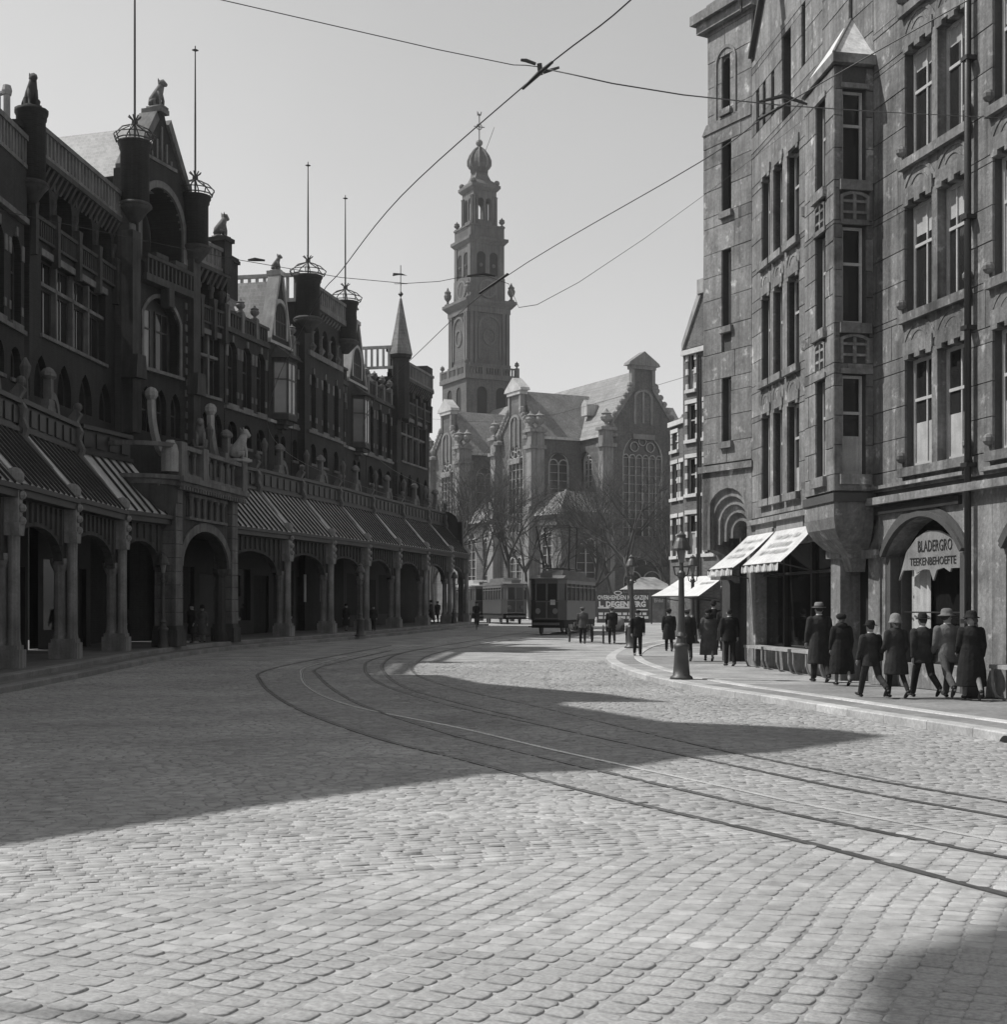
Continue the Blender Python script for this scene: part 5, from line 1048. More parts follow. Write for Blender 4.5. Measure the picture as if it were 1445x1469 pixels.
# nave: east gable
FE_ = CF(0, NW, 'e'); cgable(FE_, 13, ZE, 36.0, (6.6, 11.2, 14.2, 6, 9), (6.4, 1.8, 6.2, 2)); roof_gable(FE_, 13, ZE-.1, ZR, 50)
for u in (.2, 12.8): buttress(FE_, u, ZE-.3, 1.7, 1.4)
FS = CF(48, NW, 's'); w = MB(); clw = []
w.wall(FS, 0, 48, 12, ZE, [(48-5-2.1, 48-5+2.1, 18.0, 23.2, 1), (48-23.2-2.1, 48-23.2+2.1, 18.0, 23.2, 1)], .35); O('nave_wall', w, m_brick2, ch)
for u in (48-3.6, 48-23.2): cwin(FS, u if u > 40 else u, 18.0, 3.4, 5.2, 3, 4)
FNn = CF(0, -NW, 'w'); O('nave_wall', MB().box(FS, 0, 48, 12.8, 13, 0, ZE), m_brick2, ch)
ev = MB(); ev.box(FS, 0, 48, -.5, .2, ZE-.25, ZE+.1); O('eaves', ev, m_leadw, ch)
# two transepts on the south side
for i, (p0, p1) in enumerate(((17.4, 6.0), (40.5, 29.1))):
    W = p0-p1; F = CF(p0, 14, 's'); cgable(F, W, ZE, 33.0, (4.6, 12, 12.4, 4, 8), (4.0, 2, 7.5, 2)); roof_gable(F, W, ZE-.1, 32.2, 15)
    Fw = CF(p1, 14, 'e'); w = MB(); w.wall(Fw, 0, 7.6, 0, ZE, [(2.2, 5.6, 14.5, 23, 1)], .35); O('transept_wall', w, m_brick2, ch); cwin(Fw, 3.9, 14.5, 3.2, 8.4, 2, 6)
    O('eaves', MB().box(Fw, 0, 7.6, -.5, .2, ZE-.25, ZE+.1), m_leadw, ch)
    buttress(F, .2, ZE-.3, 1.5, 1.2); buttress(F, W-.2, ZE-.3, 1.5, 1.2); buttress(Fw, .6, ZE-.3, 1.2, 1.0)
# low aisles: between transepts and at the east end
def aisle(p0, p1, q1, ze, zr, wins):
    L = p0-p1; F = CF(p0, q1, 's'); w = MB(); wl_ = [(u-1.7, u+1.7, 3.5, 12.5, 1) for u in wins]; w.wall(F, 0, L, 0, ze, wl_, .35)
    Fe = CF(p1, q1, 'e'); w.wall(Fe, 0, q1-NW, 0, ze, [(2.2, 5.6, 3.5, 11.5, 1)], .35); O('aisle_wall', w, m_brick2, ch)
    for u in wins: cwin(F, u, 3.5, 3.2, 9, 2, 6)
    cwin(Fe, 3.9, 3.5, 3.2, 8, 2, 5); m = MB(); vs = [F(-.0, -.5, ze), F(L+.5, -.5, ze), F(L+.5, q1-NW, ze), F(0, q1-NW, ze), F(0, 2.2, zr), F(L-2.6, 2.2, zr), F(L-2.6, q1-NW, zr), F(0, q1-NW, zr)]
    m.add(vs, [(0, 1, 5, 4), (1, 2, 6, 5), (4, 5, 6, 7)]); O('aisle_roof', m, m_slate, ch); e = MB(); e.box(F, 0, L+.6, -.6, .1, ze-.3, ze+.05); O('eaves', e, m_leadw, ch)
    h = MB(); h.tube([F(L+.5, -.5, ze+.1), F(L-2.6, 2.2, zr+.1)], .18, 5); O('hip', h, m_leadw, ch)
aisle(6.0, -1.5, 14, 14.2, 17.2, [3.5]); aisle(29.1, 17.4, 14, 14.2, 17.2, [3, 8.5])
m = MB(); m.box(CF(0, -NW, 'e'), 0, 7.4, 0, 9, 0, 14); m.box(CF(9, -NW, 'e'), 0, 8, 0, 11, 0, ZE); O('north_aisle', m, m_brick2, ch); m = MB(); F = CF(9, -NW-8, 'e'); m.side(CF(9, -NW, 'e'), [(0, ZE), (5.7, 32), (11.4, ZE)], 0, 8.6); O('roof', m, m_slate, ch)
m = MB(); F = FS; m.prism(FS, [(40, 28.6), (41.6, 28.6), (41.6, 30.2), (40.8, 30.9), (40, 30.2)], 1.2, 3); O('dormer', m, m_leadw, ch)
# tower
tw_ = thing('church_tower', 'tall stepped church tower with clock, open lantern and crown on top', 'tower', (CE+ca*51.6).to_3d()+Vector((0, 0, .6))); TC = CE+ca*51.6
TF = [FR(TC-ct*0, TC+ct, ZC)]
def TFace(w, k):
    """square tower faces: k=0 east, 1 south"""
    if k == 0: o = TC-ca*(w/2)-ct*(w/2); return FR(o, o+ct, ZC)
    o = TC+ca*(w/2)-ct*(w/2); return FR(o, o-ca, ZC)
def TB(w, z0, z1, mat, name, w1=None):
    F = TFace(w, 0); m = MB(); e = (w-(w1 if w1 else w))/2; vs = [F(u, d, z0) for u, d in ((0, 0), (w, 0), (w, w), (0, w))]+[F(u, d, z1) for u, d in ((e, e), (w-e, e), (w-e, w-e), (e, w-e))]
    m.add(vs, [(3, 2, 1, 0), (4, 5, 6, 7), (0, 1, 5, 4), (1, 2, 6, 5), (2, 3, 7, 6), (3, 0, 4, 7)]); return O(name, m, mat, tw_)
m_tb = M('tower_brick', .08, .2, .25, brick=(.5, .16, .02, 2.0), streak=.2, fine=.2); m_ts = M('tower_stone', .11, .22, .3, streak=.3)
base_w = MB()
for k in (0, 1):
    F = TFace(9.6, k); base_w.wall(F, 0, 9.6, 0, 33, [], .5); base_w.wall(F, 0, 9.6, 33, 39.8, [(2.0, 3.9, 34, 38.6, 1), (5.6, 7.5, 34, 38.6, 1)], .5)
    for u in (2.95, 6.55): O('louvre', MB().add([F(a, .4, z) for a, z in outline(u-.95, u+.95, 34, 38.6, 1)], [tuple(range(len(outline(0, 1, 0, 1, 1))))]), m_inner, tw_)
O('tower_base', base_w, m_tb, tw_); TB(9.3, 0, 39.8, m_inner, 'tower_core')
TB(10.4, 39.8, 40.5, m_ts, 'cornice')
def trail(w, z0, z1, name='tower_balustrade'):
    for k in (0, 1):
        F = TFace(w, k); b = MB(); b.balus(F, 0, w, 0, .3, z0, z1, .5, .22); [b.box(F, u-.3, u+.3, -.08, .4, z0, z1+.1) for u in (.3, w/3, 2*w/3, w-.3)]; O(name, b, m_ts, tw_)
        m = MB(); urn(m, F, (w-.3 if k == 0 else .3, .3), z1, 1.3); O('ball_finial', m, m_ts, tw_)
    m = MB(); urn(m, TFace(w, 0), (.3, .3), z1, 1.3); O('ball_finial', m, m_ts, tw_)
trail(10.2, 40.5, 42.0)
TB(7.8, 40.4, 52.2, m_tb, 'brick_stage')
for k in (0, 1):
    F = TFace(7.8, k); m = MB(); m.arch_band(F, outline(2.1, 5.7, 43.5, 50.6, 1), outline(1.7, 6.1, 43.5, 51.0, 1), -.18, .05); m.arch_band(F, [(3.9+.95*cos(2*pi*i/14), 47.3+1.2*sin(2*pi*i/14)) for i in range(15)], [(3.9+1.25*cos(2*pi*i/14), 47.3+1.5*sin(2*pi*i/14)) for i in range(15)], -.14, .05)
    for u in (.5, 1.25, 6.55, 7.3): m.box(F, u-.26, u+.26, -.28, .1, 42.6, 51.4)
    m.box(F, 0, 7.8, -.35, .1, 41.6, 42.6); m.box(F, 0, 7.8, -.3, .1, 51.3, 52.2); O('pilaster', m, m_ts, tw_)
TB(8.2, 52.2, 53.0, m_ts, 'cornice', 9.6); TB(9.7, 53.0, 53.5, m_ts, 'cornice')
for k in (0, 1, 2):
    F = TFace(9.2, 0 if k != 1 else 1); m = MB(); urn(m, F, {0: (8.7, .5), 1: (.5, .5), 2: (.5, .5)}[k], 53.5, 3.3, .62); O('vase', m, m_ts, tw_)
TB(6.6, 53.5, 57.6, m_ts, 'clock_stage'); TB(6.1, 57.6, 63.2, m_inner, 'bell_core', 6.1)
for k in (0, 1):
    F = TFace(6.6, k); d = thing('tower_clock', 'round clock face on the '+('camera' if k == 0 else 'shaded')+' side of the church tower', 'clock', F(3.3, -.3, 55.6)) if False else None
    m = MB(); m.arch_band(F, [(3.3+1.35*cos(2*pi*i/20), 55.6+1.35*sin(2*pi*i/20)) for i in range(21)], [(3.3+1.65*cos(2*pi*i/20), 55.6+1.65*sin(2*pi*i/20)) for i in range(21)], -.2, .05)
    for i in range(12): a = 2*pi*i/12; m.add([F(3.3+r*cos(a+t), -.17, 55.6+r*sin(a+t)) for r, t in ((1.0, -.06), (1.3, -.06), (1.3, .06), (1.0, .06))], [(0, 1, 2, 3)])
    m.prism(F, [(3.25, 55.5), (3.35, 55.5), (3.7, 56.3), (3.6, 56.35)], -.2, -.16); m.prism(F, [(3.2, 55.6), (3.3, 55.5), (3.1, 54.6), (3.0, 54.65)], -.2, -.16)
    cl = O('clock_face', MB().add([F(3.3+1.6*cos(2*pi*i/20), -.12, 55.6+1.6*sin(2*pi*i/20)) for i in range(20)], [tuple(range(20))]), m_ts, tw_); O('clock_ring', m, m_gold, cl)
    m = MB(); F = TFace(6.3, k)
    for u in (.5, 5.8): m.box(F, u-.5, u+.5, -.15, 1.0, 57.6, 63.2)
    m.box(F, 2.75, 3.55, -.05, .7, 57.6, 62.2); m.wall(F, 1, 5.3, 57.6, 63.2, [(1.15, 2.75, 57.9, 61.9, 1), (3.55, 5.15, 57.9, 61.9, 1)], .4)
    for u in (1.95, 4.35): m.box(F, u-.8, u+.8, .1, .25, 57.9, 58.6); m.ball(F(u, .1, 59.6), .35, 6)
    O('belfry_wall', m, m_ts, tw_)
TB(6.4, 63.2, 63.8, m_ts, 'cornice', 7.4); TB(7.5, 63.8, 64.3, m_ts, 'cornice'); TB(6.4, 64.3, 66.4, m_ts, 'lantern_base'); 
for k in (0, 1):
    F = TFace(6.4, k); b = MB(); b.balus(F, 1.4, 5.0, -.06, .1, 64.5, 66.2, .4, .2); b.box(F, -.05, 6.45, -.2, .2, 66.2, 66.5); O('lantern_balustrade', b, m_ts, tw_); m = MB(); urn(m, F, (6.1 if k == 0 else .3, .3), 66.5, 1.6); O('ball_finial', m, m_ts, tw_)
m = MB()
for k in range(4):
    o = TC; R_ = Matrix.Rotation(pi/2*k, 2); e = Vector((ct.x, ct.y)); e2 = R_ @ e; n2 = R_ @ Vector((-ca.x, -ca.y)); st = TC+n2*2.2-e2*2.2; F = FR(st, st+e2, ZC)
    m.box(F, 0, .85, 0, .85, 66.5, 72.6); m.wall(F, .85, 3.55, 66.5, 72.6, [(.95, 2.05, 67.6, 71.4, 1), (2.35, 3.45, 67.6, 71.4, 1)], .35)
    m.quad(F, (.85, .35, 71.4), (3.55, .35, 71.4), (3.55, .35, 72.6), (.85, .35, 72.6))
    for u in (.2, .65, 3.75, 4.2): m.lathe(F, (u, -.1), [(.2, 66.7), (.17, 67), (.16, 71.4), (.25, 71.7)], 6)
O('lantern', m, m_ts, tw_); TB(4.6, 72.6, 73.1, m_ts, 'cornice', 5.4); TB(5.5, 73.1, 73.6, m_ts, 'cornice')
m = MB(); L_ = [(5.3, 73.6), (4.4, 74.1), (3.0, 74.7), (2.3, 75.6), (2.1, 76.3)]
for (w0, z0), (w1, z1) in zip(L_, L_[1:]):
    F = TFace(w0, 0); e = (w0-w1)/2; vs = [F(u, d, z0) for u, d in ((0, 0), (w0, 0), (w0, w0), (0, w0))]+[F(u, d, z1) for u, d in ((e, e), (w0-e, e), (w0-e, w0-e), (e, w0-e))]; m.add(vs, [(0, 1, 5, 4), (1, 2, 6, 5), (2, 3, 7, 6), (3, 0, 4, 7)])
for k in range(4): F = TFace(5.2, 0); u, d = ((.35, .35), (4.85, .35), (4.85, 4.85), (.35, 4.85))[k]; m.ball(F(u, d, 74.1), .5, 8)
O('lantern_roof', m, m_ts, tw_)
TI = lambda u, d, z: (TC.x+u, TC.y+d, z+ZC)
m = MB(); m.lathe(TI, (0, 0), [(1.5, 76.2), (1.55, 76.9), (1.8, 77.0), (1.85, 77.9), (1.6, 78.9), (1.0, 79.9), (.4, 80.4), (.25, 80.9)], 16); cr = O('crown', m, m_ts, tw_, True); m = MB()
for k in range(8): a = 2*pi*k/8; m.tube([TI(r*cos(a), r*sin(a), z) for r, z in ((1.6, 76.9), (1.95, 77.5), (1.95, 78.3), (1.6, 79.2), (.9, 80.2), (.25, 80.7))], [.16, .2, .2, .18, .16, .1], 5)
O('crown_rib', m, m_cst, cr)
m = MB(); m.ball(TI(0, 0, 81.4), .62, 10); m.tube([TI(0, 0, 81.8), TI(0, 0, 86.2)], .1, 5); m.tube([TI(-.9, -.3, 84.2), TI(.9, .3, 84.2)], .09, 5); m.arch_band(lambda u, d, z: TI(u*.95, u*.3+d, z), [(.4*cos(2*pi*i/10), 84.2+.4*sin(2*pi*i/10)) for i in range(11)], [(.55*cos(2*pi*i/10), 84.2+.55*sin(2*pi*i/10)) for i in range(11)], -.05, .05)
m.tube([TI(-.35, 0, 86.9), TI(-.2, 0, 86.3), TI(.15, 0, 86.25), TI(.35, 0, 86.8)], [.04, .22, .2, .1], 6); O('cross_and_cock', m, m_gold, tw_)
m = MB(); m.tube([TI(1.0, 0, 79.8), TI(2.6, .2, 84.2)], .05, 4); O('rod', m, m_iron, tw_)
# ---------------- background houses ----------------
def bhouse(name, label, F, L, zt, wins, ztr, gable=False, mat=None, depth=9, trim=True):
    h = thing(name, label, 'house', F(L/2, 0, 0)); m = MB()
    rows = sorted({w[2] for w in wins}); zz = 0
    for z in rows:
        ws = [w for w in wins if w[2] == z]; t = max(w[3] for w in ws)+.3; m.wall(F, 0, L, zz, t, [(a, b, c, d, 0) for a, b, c, d in ws], .2); zz = t
    m.wall(F, 0, L, zz, zt, []); m.box(F, 0, L, .3, depth, 0, zt)
    if gable: m.prism(F, [(0, zt), (L, zt), (L/2+.3, zt+2.6), (L/2-.3, zt+2.6)], 0, .5)
    O('wall', m, mat or m_brickw, h)
    if trim:
        t = MB()
        for a, b, c, d in wins:
            t.box(F, a-.14, b+.14, -.06, .1, d, d+.2); t.box(F, a-.16, b+.16, -.12, .15, c-.16, c)
            for s in (a-.07, b+.07):
                for q in (.0, .42, .8): t.box(F, s-.09, s+.09, -.03, .05, c+(d-c)*q, c+(d-c)*q+.3)
        t.box(F, 0, L, -.15, .2, zt-.25, zt); OS('stone_trim', t, M('white_stone_trim', .55, .15, 1), h)
    for i, (a, b, c, d) in enumerate(wins): window(h, F, (a+b)/2, c, b-a, d-c, 0, .15, 1, (.55,), fm=m_cream, fw=.06, blind=.55 if i % 3 == 0 else 0)
    if gable: r = MB(); r.prism(F, [(0, zt), (L, zt), (L/2, zt+2.3)], .5, depth); O('roof', r, m_slate, h); r = MB(); [r.prism(F, [(L/2+s*L/2, zt), (L/2+s*L/2, zt+.4), (L/2+s*.3, zt+2.9), (L/2+s*.2, zt+2.5)], -.1, .6) for s in (-1, 1)]; r.box(F, L/2-.4, L/2+.4, -.15, .65, zt+2.6, zt+3.3); O('gable_coping', r, m_trim, h)
    return h
H1 = FR((9.02, 70), (10.72, 67), zg(68)+.1); z4 = [(4.2, 6.2), (7.2, 9.0), (9.9, 11.7)]
w_ = [(a, a+.7, c, d) for c, d in z4 for a in (.35, 1.75)]+[(.4, .95, 12.4, 14.2)]
hh = bhouse('brick_house', 'narrow brick house with white window blocks and a gable beside the stair tower', H1, H1.L, 14.4, w_, 0, True)
dpx = MB(); dpx.tube([H1(1.35, -.1, .5), H1(1.35, -.1, 14)], .07, 6); O('drainpipe', dpx, m_iron, hh)
H2 = FR((8.75, 73.2), (9.4, 70.6), zg(70)+.1); bhouse('brick_house', 'low brick house with white bay windows next to the narrow gabled house', H2, H2.L, 11.2, [(a, a+.75, c, d) for c, d in ((4.2, 6.2), (7.2, 9.0)) for a in (.3, 1.5)]+[(.3, 1.1, 9.7, 10.6)], 0)
H0 = FR((9.6, 65), (8.6, 50), zg(55)+.1); H0 = FR((10.9, 66.6), (11.5, 50), zg(57)+.1); bhouse('shop_house', 'brick shop house behind the stair tower with a lowered awning', H0, H0.L, 13, [(a, a+.9, c, d) for c, d in ((4.4, 6.6), (7.6, 9.6)) for a in (1, 3.5, 6, 8.5, 11)], 0)
awning(H1, .1, 2.9, 2.0, 3.1, 2.1, 'bright sunlit awning on the narrow gabled house', marks=False, val=False, mat=m_white); awning(FR((9.6, 60.5), (9.9, 56.6), zg(58)+.1), .1, 3.6, 1.9, 3.6, 2.1, 'steep bright awning of the shop behind the stair tower', marks=True, val=False, mat=m_white)
O('shop_back', MB().box(FR((9.6, 60.5), (9.9, 56.6), zg(58)+.1), -1, 5, .05, 3, 0, 4.2), m_brickw, thing('low_shop', 'low shop front under the steep bright awning', 'shop', (9.8, 58, .2)))
# far houses closing the view left and right of the church
for i, (x0, x1, Y, zt) in enumerate(((-40, -24, 150, 14), (-24, -12, 158, 13), (24, 33, 175, 15), (33, 44, 170, 17), (44, 60, 165, 15))):
    F = FR((x0, Y), (x1, Y), .6); L = F.L; bhouse('canal_house', ['brick canal house with rows of pale windows far beyond the gallery', 'lower brick canal house beside the church, far beyond the gallery', 'brick house standing just behind the church gable', 'taller brick house behind the side street', 'broad brick house far along the side street'][i], F, L, zt, [(u, u+1.1, c, c+2) for c in (2, 5.5, 9) for u in np.arange(1, L-1.5, 2.4)], 0, trim=False)
# ---------------- street furniture, trams, carts ----------------
m_lamp = M('lamp_iron', .06, .3, 3, rough=.5, spec=.5); m_lglass = M('lamp_glass', .2, .1, 3, rough=.2)
def lamp(label, x, y, h=3.75, z=None):
    r = thing('street_lamp', label, 'street lamp', (x, y, zg(y)+.14 if z is None else z), 0, 'iron gas lamps along the street'); k = h/3.75
    m = MB(); m.lathe(IDF, (0, 0), [(.3, 0), (.28, .06), (.22, .1), (.2, .3), (.17, .75), (.2, .8), (.2, .86), (.14, .92)], 12); O('base', m, m_lamp, r, True, world=False)
    m = MB(); m.lathe(IDF, (0, 0), [(.14, .9), (.11, 1.05), (.14, 1.1), (.09, 1.2), (.07, 2.55), (.1, 2.6), (.1, 2.7), (.06, 2.75), (.05, 2.95)], 10); m.tube([(-.22, 0, 2.85), (.22, 0, 2.85)], .02, 5); m.tube([(-.2, 0, 2.85), (-.16, 0, 2.65), (-.07, 0, 2.6)], .018, 5); m.tube([(.2, 0, 2.85), (.16, 0, 2.65), (.07, 0, 2.6)], .018, 5); O('post', m, m_lamp, r, world=False)
    m = MB(); m.lathe(IDF, (0, 0), [(.07, 2.95), (.08, 3.0), (.13, 3.3)], 8); O('lantern_glass', m, m_lglass, r, world=False)
    m = MB(); m.lathe(IDF, (0, 0), [(.25, 3.26), (.25, 3.31), (.17, 3.5), (.12, 3.58), (.12, 3.66), (.06, 3.7), (.02, 3.75)], 12); O('lantern_hood', m, m_lamp, r, world=False)
    r.scale = (k, k, k); return r
lamp('iron gas lamp with bell-shaped foot on the kerb by the awnings', 4.52, 35.4); lamp('iron gas lamp on the rounded pavement corner beside the handcarts', 5.15, 56)
lamp('iron gas lamp before the bright awning of the narrow house', 8.35, 61.5, 3.9); lamp('iron gas lamp against the steep bright awning', 8.9, 56.8, 3.4)
def lampL(label, px, py):
    D = (EYE-zg(60)-.15)*FPX/(py-HY)
    for _ in range(9): D = (EYE-zg(D)-.15)*FPX/(py-HY)
    lamp(label, (px-CX)/FPX*D, D, 3.75, zg(D)+.15)
lampL('dark iron lamp against the near pier of the gallery portal', 234, 934); lampL('dark iron lamp on the gallery kerb beyond the portal', 517, 912.5); lampL('dark iron lamp on the kerb at the far end of the gallery', 652, 897)
# trams
m_tr = M('tram_paint', .032, .25, 1, rough=.4, spec=.5, streak=.15); m_trl = M('tram_upper', .11, .2, 1, rough=.5, spec=.5); m_trr = M('tram_roof', .10, .25, .8, rough=.7); m_trw = M('pale_tram_roof', .32, .2, .8, rough=.8)
def tram(label, x, y, rz, L=9.2, roof=None, bow=False, plate=True):
    r = thing('tram', label, 'tram', (x, y, zg(y)), rz, 'trams on the bend'); r.scale = (1, 1, 1.12); W = 1.05; roof = roof or m_trr; fr = .55
    plan_ = [(-W, fr), (-W*.62, 0), (W*.62, 0), (W, fr), (W, L-fr), (W*.62, L), (-W*.62, L), (-W, L-fr)]
    O('lower_body', MB().plan(IDF, plan_, .75, 1.75).plan(IDF, [(a*1.02, b) for a, b in plan_], 1.68, 1.75), m_tr, r, world=False)
    O('under_frame', MB().box(IDF, -.95, .95, .3, L-.3, .35, .75).box(IDF, -.55, .55, -.18, .1, .42, .62), m_inner, r, world=False)
    p = MB(); n = len(plan_)
    for i in range(n):
        a, b = Vector(plan_[i]), Vector(plan_[(i+1) % n]); F = FR(a, b, 0); 
        k = {0: 1, 1: 2, 2: 1, 3: 7, 4: 1, 5: 2, 6: 1, 7: 7}[i]
        inv = FR(b, a, 0); F = inv if False else F
        for j in range(k+1): u = F.L*j/k; p.box(F, max(0, u-.05), min(F.L, u+.05), -.01, .06, 1.75, 2.62)
        p.box(F, 0, F.L, -.01, .06, 2.6, 2.78)
        if i in (3, 7): p.box(F, 0, F.L, 0, .04, 2.42, 2.46)
    O('window_posts', p, m_trl, r, world=False)
    O('glazing', MB().plan(IDF, [(a*.965, b+(.04 if b < 1 else -.04)) for a, b in plan_], 1.75, 2.6), m_trg, r, world=False)
    rf = MB(); rf.plan(IDF, [(a*1.06, b+(-.12 if b < L/2 else .12)) for a, b in plan_], 2.78, 2.86); rf.loft([(0, L/2, 2.86, W*1.45, L/2*1.33), (0, L/2, 2.98, W*1.3, L/2*1.28), (0, L/2, 3.06, W*.95, L/2*1.15)], 4+12) if False else rf.side(IDF, [(-.1, 2.86), (.5, 3.02), (L-.5, 3.02), (L+.1, 2.86)], -W*.95, W*.95); rf.side(IDF, [(1.2, 3.0), (1.5, 3.3), (L-1.5, 3.3), (L-1.2, 3.0)], -W*.6, W*.6); O('roof', rf, roof, r, world=False)
    for s in (-1, 1):
        m = MB(); m.lathe(lambda u, d, z: (u, -z, d), (s*.5, 1.2), [(.14, -.05), (.15, .08), (.13, .1)], 12); O('headlamp', m, m_lglass if bow else m_lamp, r, world=False)
        for yy in (1.9, L-1.9):
            m = MB(); m.lathe(lambda u, d, z: (z, u, d), (yy, .38), [(.38, s*.72), (.38, s*.82), (.1, s*.84)], 14); O('wheel', m, m_iron, r, world=False)
    fd = MB(); fd.box(IDF, -.7, .7, -.06, .0, .8, .86); fd.box(IDF, -.66, .66, -.05, 0, 1.66, 1.72); fd.box(IDF, -.75, .75, -.25, -.05, .5, .62); fd.box(IDF, -.04, .04, -.05, 0, .86, 1.66); O('front_trim', fd, m_trl, r, world=False)
    for s in (-1, 1): O('side_step', MB().box(IDF, s*1.1-.12, s*1.1+.12, .6, 1.3, .38, .44), m_iron, r, world=False)
    if plate: O('number_plate', MB().box(IDF, .22, .5, -.05, -.01, 1.52, 1.78), m_white, r, world=False)
    m = MB(); m.tube([(0, -.1, 2.9), (0, -.1, 3.2)], .03, 5); m.box(IDF, -.35, .35, -.12, -.04, 2.9, 3.12); O('destination_board', m, m_trl, r, world=False)
    if bow:
        b = MB()
        for yy in (2.6, 4.6):
            for s in (-1, 1): b.tube([(s*.75, yy, 3.3), (s*.75, yy-.2, 3.5), (s*1.0, yy-1.0, 5.6)], .045, 5)
            b.tube([(-1.0, yy-1.0, 5.6), (1.0, yy-1.0, 5.6)], .03, 5); b.tube([(-.8, yy, 3.42), (.8, yy, 3.42)], .03, 5)
        b.tube([(-.7, 1.2, 3.42), (-.7, 6, 3.42)], .03, 5); b.tube([(.7, 1.2, 3.42), (.7, 6, 3.42)], .03, 5); O('bow_collector', b, m_iron, r, world=False)
    return r
m_trg = glassm('tram_glass', .03, .06, .5)
tram('dark motor tram with two headlamps and roof bow, coming round the bend', 2.45, 79, -.262, 9.4, bow=True)
tram('tram car with pale roof beyond the end of the gallery', -1.75, 119, .2, 8.2, roof=m_trw, plate=False); tram('dark tram trailer between the pale-roofed car and the motor tram', .95, 110, .22, 8.2, plate=False)
# carts
def wheel(mb, c, r, n=16, ax='x'):
    f = (lambda a, b: (c[0], c[1]+a, c[2]+b)) if ax == 'x' else (lambda a, b: (c[0]+a, c[1], c[2]+b))
    mb.tube([f(r*cos(2*pi*i/n), r*sin(2*pi*i/n)) for i in range(n+1)], .045, 5)
    for i in range(10): mb.tube([c, f(r*cos(2*pi*i/10), r*sin(2*pi*i/10))], .016, 4)
    mb.ball(c, .07, 6)
def cart(label, x, y, rz, load):
    r = thing('handcart', label, 'handcart', (x, y, zg(y)), rz, 'handcarts being pushed up the street')
    O('bed', MB().box(IDF, -.42, .42, 0, 1.5, .55, .62).box(IDF, -.44, -.4, 0, 1.5, .62, .85).box(IDF, .4, .44, 0, 1.5, .62, .85).box(IDF, -.42, .42, 1.46, 1.5, .62, .85), m_woodm, r, world=False)
    for s in (-1, 1):
        w = MB(); wheel(w, (s*.55, .75, .42), .4); O('wheel', w, m_dark, r, world=False); h = MB(); h.tube([(s*.34, .1, .6), (s*.3, -.55, .85)], .03, 6); O('handle', h, m_woodm, r, world=False)
    if load: m = MB(); m.loft([(0, .75, .62, .42, .75), (0, .75, .9, .46, .76), (.05, .75, 1.15, .36, .55), (.05, .7, 1.28, .12, .25)], 12); O('load', m, M('grey_sacking', .25, .3, 3), r, True, world=False)
    else: O('load', MB().box(IDF, -.32, .32, .3, 1.2, .62, .95), m_woodm, r, world=False)
c1 = px2g(836, 922); c2 = px2g(880, 924)
cart('empty-looking wooden handcart with big spoked wheels beside the tram', c1[0], c1[1]+.6, .02, False); cart('handcart with a humped grey load near the kerb lamp', c2[0]+.15, c2[1]+.6, -.05, True)
# hoarding and kiosk
m_let = M('white_lettering', .85, .08, 2, rough=.6, bump=0)
Fh = FR((7.5, 112), (11.7, 112), zg(112)); hd = thing('hoarding', 'dark advertising fence with large white lettering behind the handcarts', 'billboard', Fh(2.1, 0, 0)); O('board', MB().box(Fh, 0, 4.2, 0, .08, .1, 2.5), M('hoarding_paint', .09, .2, 1), hd)
O('lettering', text_mesh('OVERHEMDEN MAGAZIJN', .48, Fh, 2.1, -.01, 1.97, sx=.73, bold=.03), m_let, hd); O('lettering', text_mesh('L. DEGENBERG', .58, Fh, 2.05, -.01, 1.4, sx=.98, bold=.05), m_let, hd); st = MB(); st.box(Fh, .1, 2.7, -.012, 0, 1.25, 1.36); st.box(Fh, 2.7, 4.1, -.012, 0, 1.1, 1.2)
for z in (.72, .42):
    u = .15
    while u < 4: w_ = random.uniform(.25, .5); st.box(Fh, u, u+w_, -.012, 0, z, z+.2); u += w_+.12
st.arch_band(Fh, [(1.7+.25*cos(2*pi*i/12), 2.5+.1*sin(2*pi*i/12)) for i in range(13)], [(1.7+.33*cos(2*pi*i/12), 2.5+.17*sin(2*pi*i/12)) for i in range(13)], -.01, .02); O('painted_line', st, m_let, hd)
Fp = FR((12.0, 112.5), (14.2, 112.5), zg(112)); ps = thing('poster_fence', 'grey fence with two posters beside the lettered hoarding', 'billboard', Fp(1.1, 0, 0)); O('board', MB().box(Fp, 0, 2.2, 0, .08, .1, 2.3), M('poster_grey', .17, .5, 1.4), ps)
for u in (-.1, 1.05, 2.15): O('post', MB().box(Fp, u, u+.1, -.1, 0, 0, 2.5), m_woodm, ps)
for u in (.52, 1.62): O('lettering', text_mesh('Erdal', .42, Fp, u, -.01, 1.75, sx=.85), m_white, ps)
Fk = FR((10.6, 122), (15.0, 122), zg(122)); kk = thing('kiosk', 'small market kiosk with pale hipped roof under the bare trees', 'kiosk', Fk(2.2, 0, 0)); O('wall', MB().box(Fk, .2, 4.2, 0, 3, 0, 2.9), m_brickw, kk); mk = MB(); vs = [Fk(-.2, -.4, 2.9), Fk(4.6, -.4, 2.9), Fk(4.6, 3.4, 2.9), Fk(-.2, 3.4, 2.9), Fk(1.6, 1.5, 4.0), Fk(2.8, 1.5, 4.0)]; mk.add(vs, [(0, 1, 5, 4), (1, 2, 5), (2, 3, 4, 5), (3, 0, 4)]); O('roof', mk, m_trw, kk)
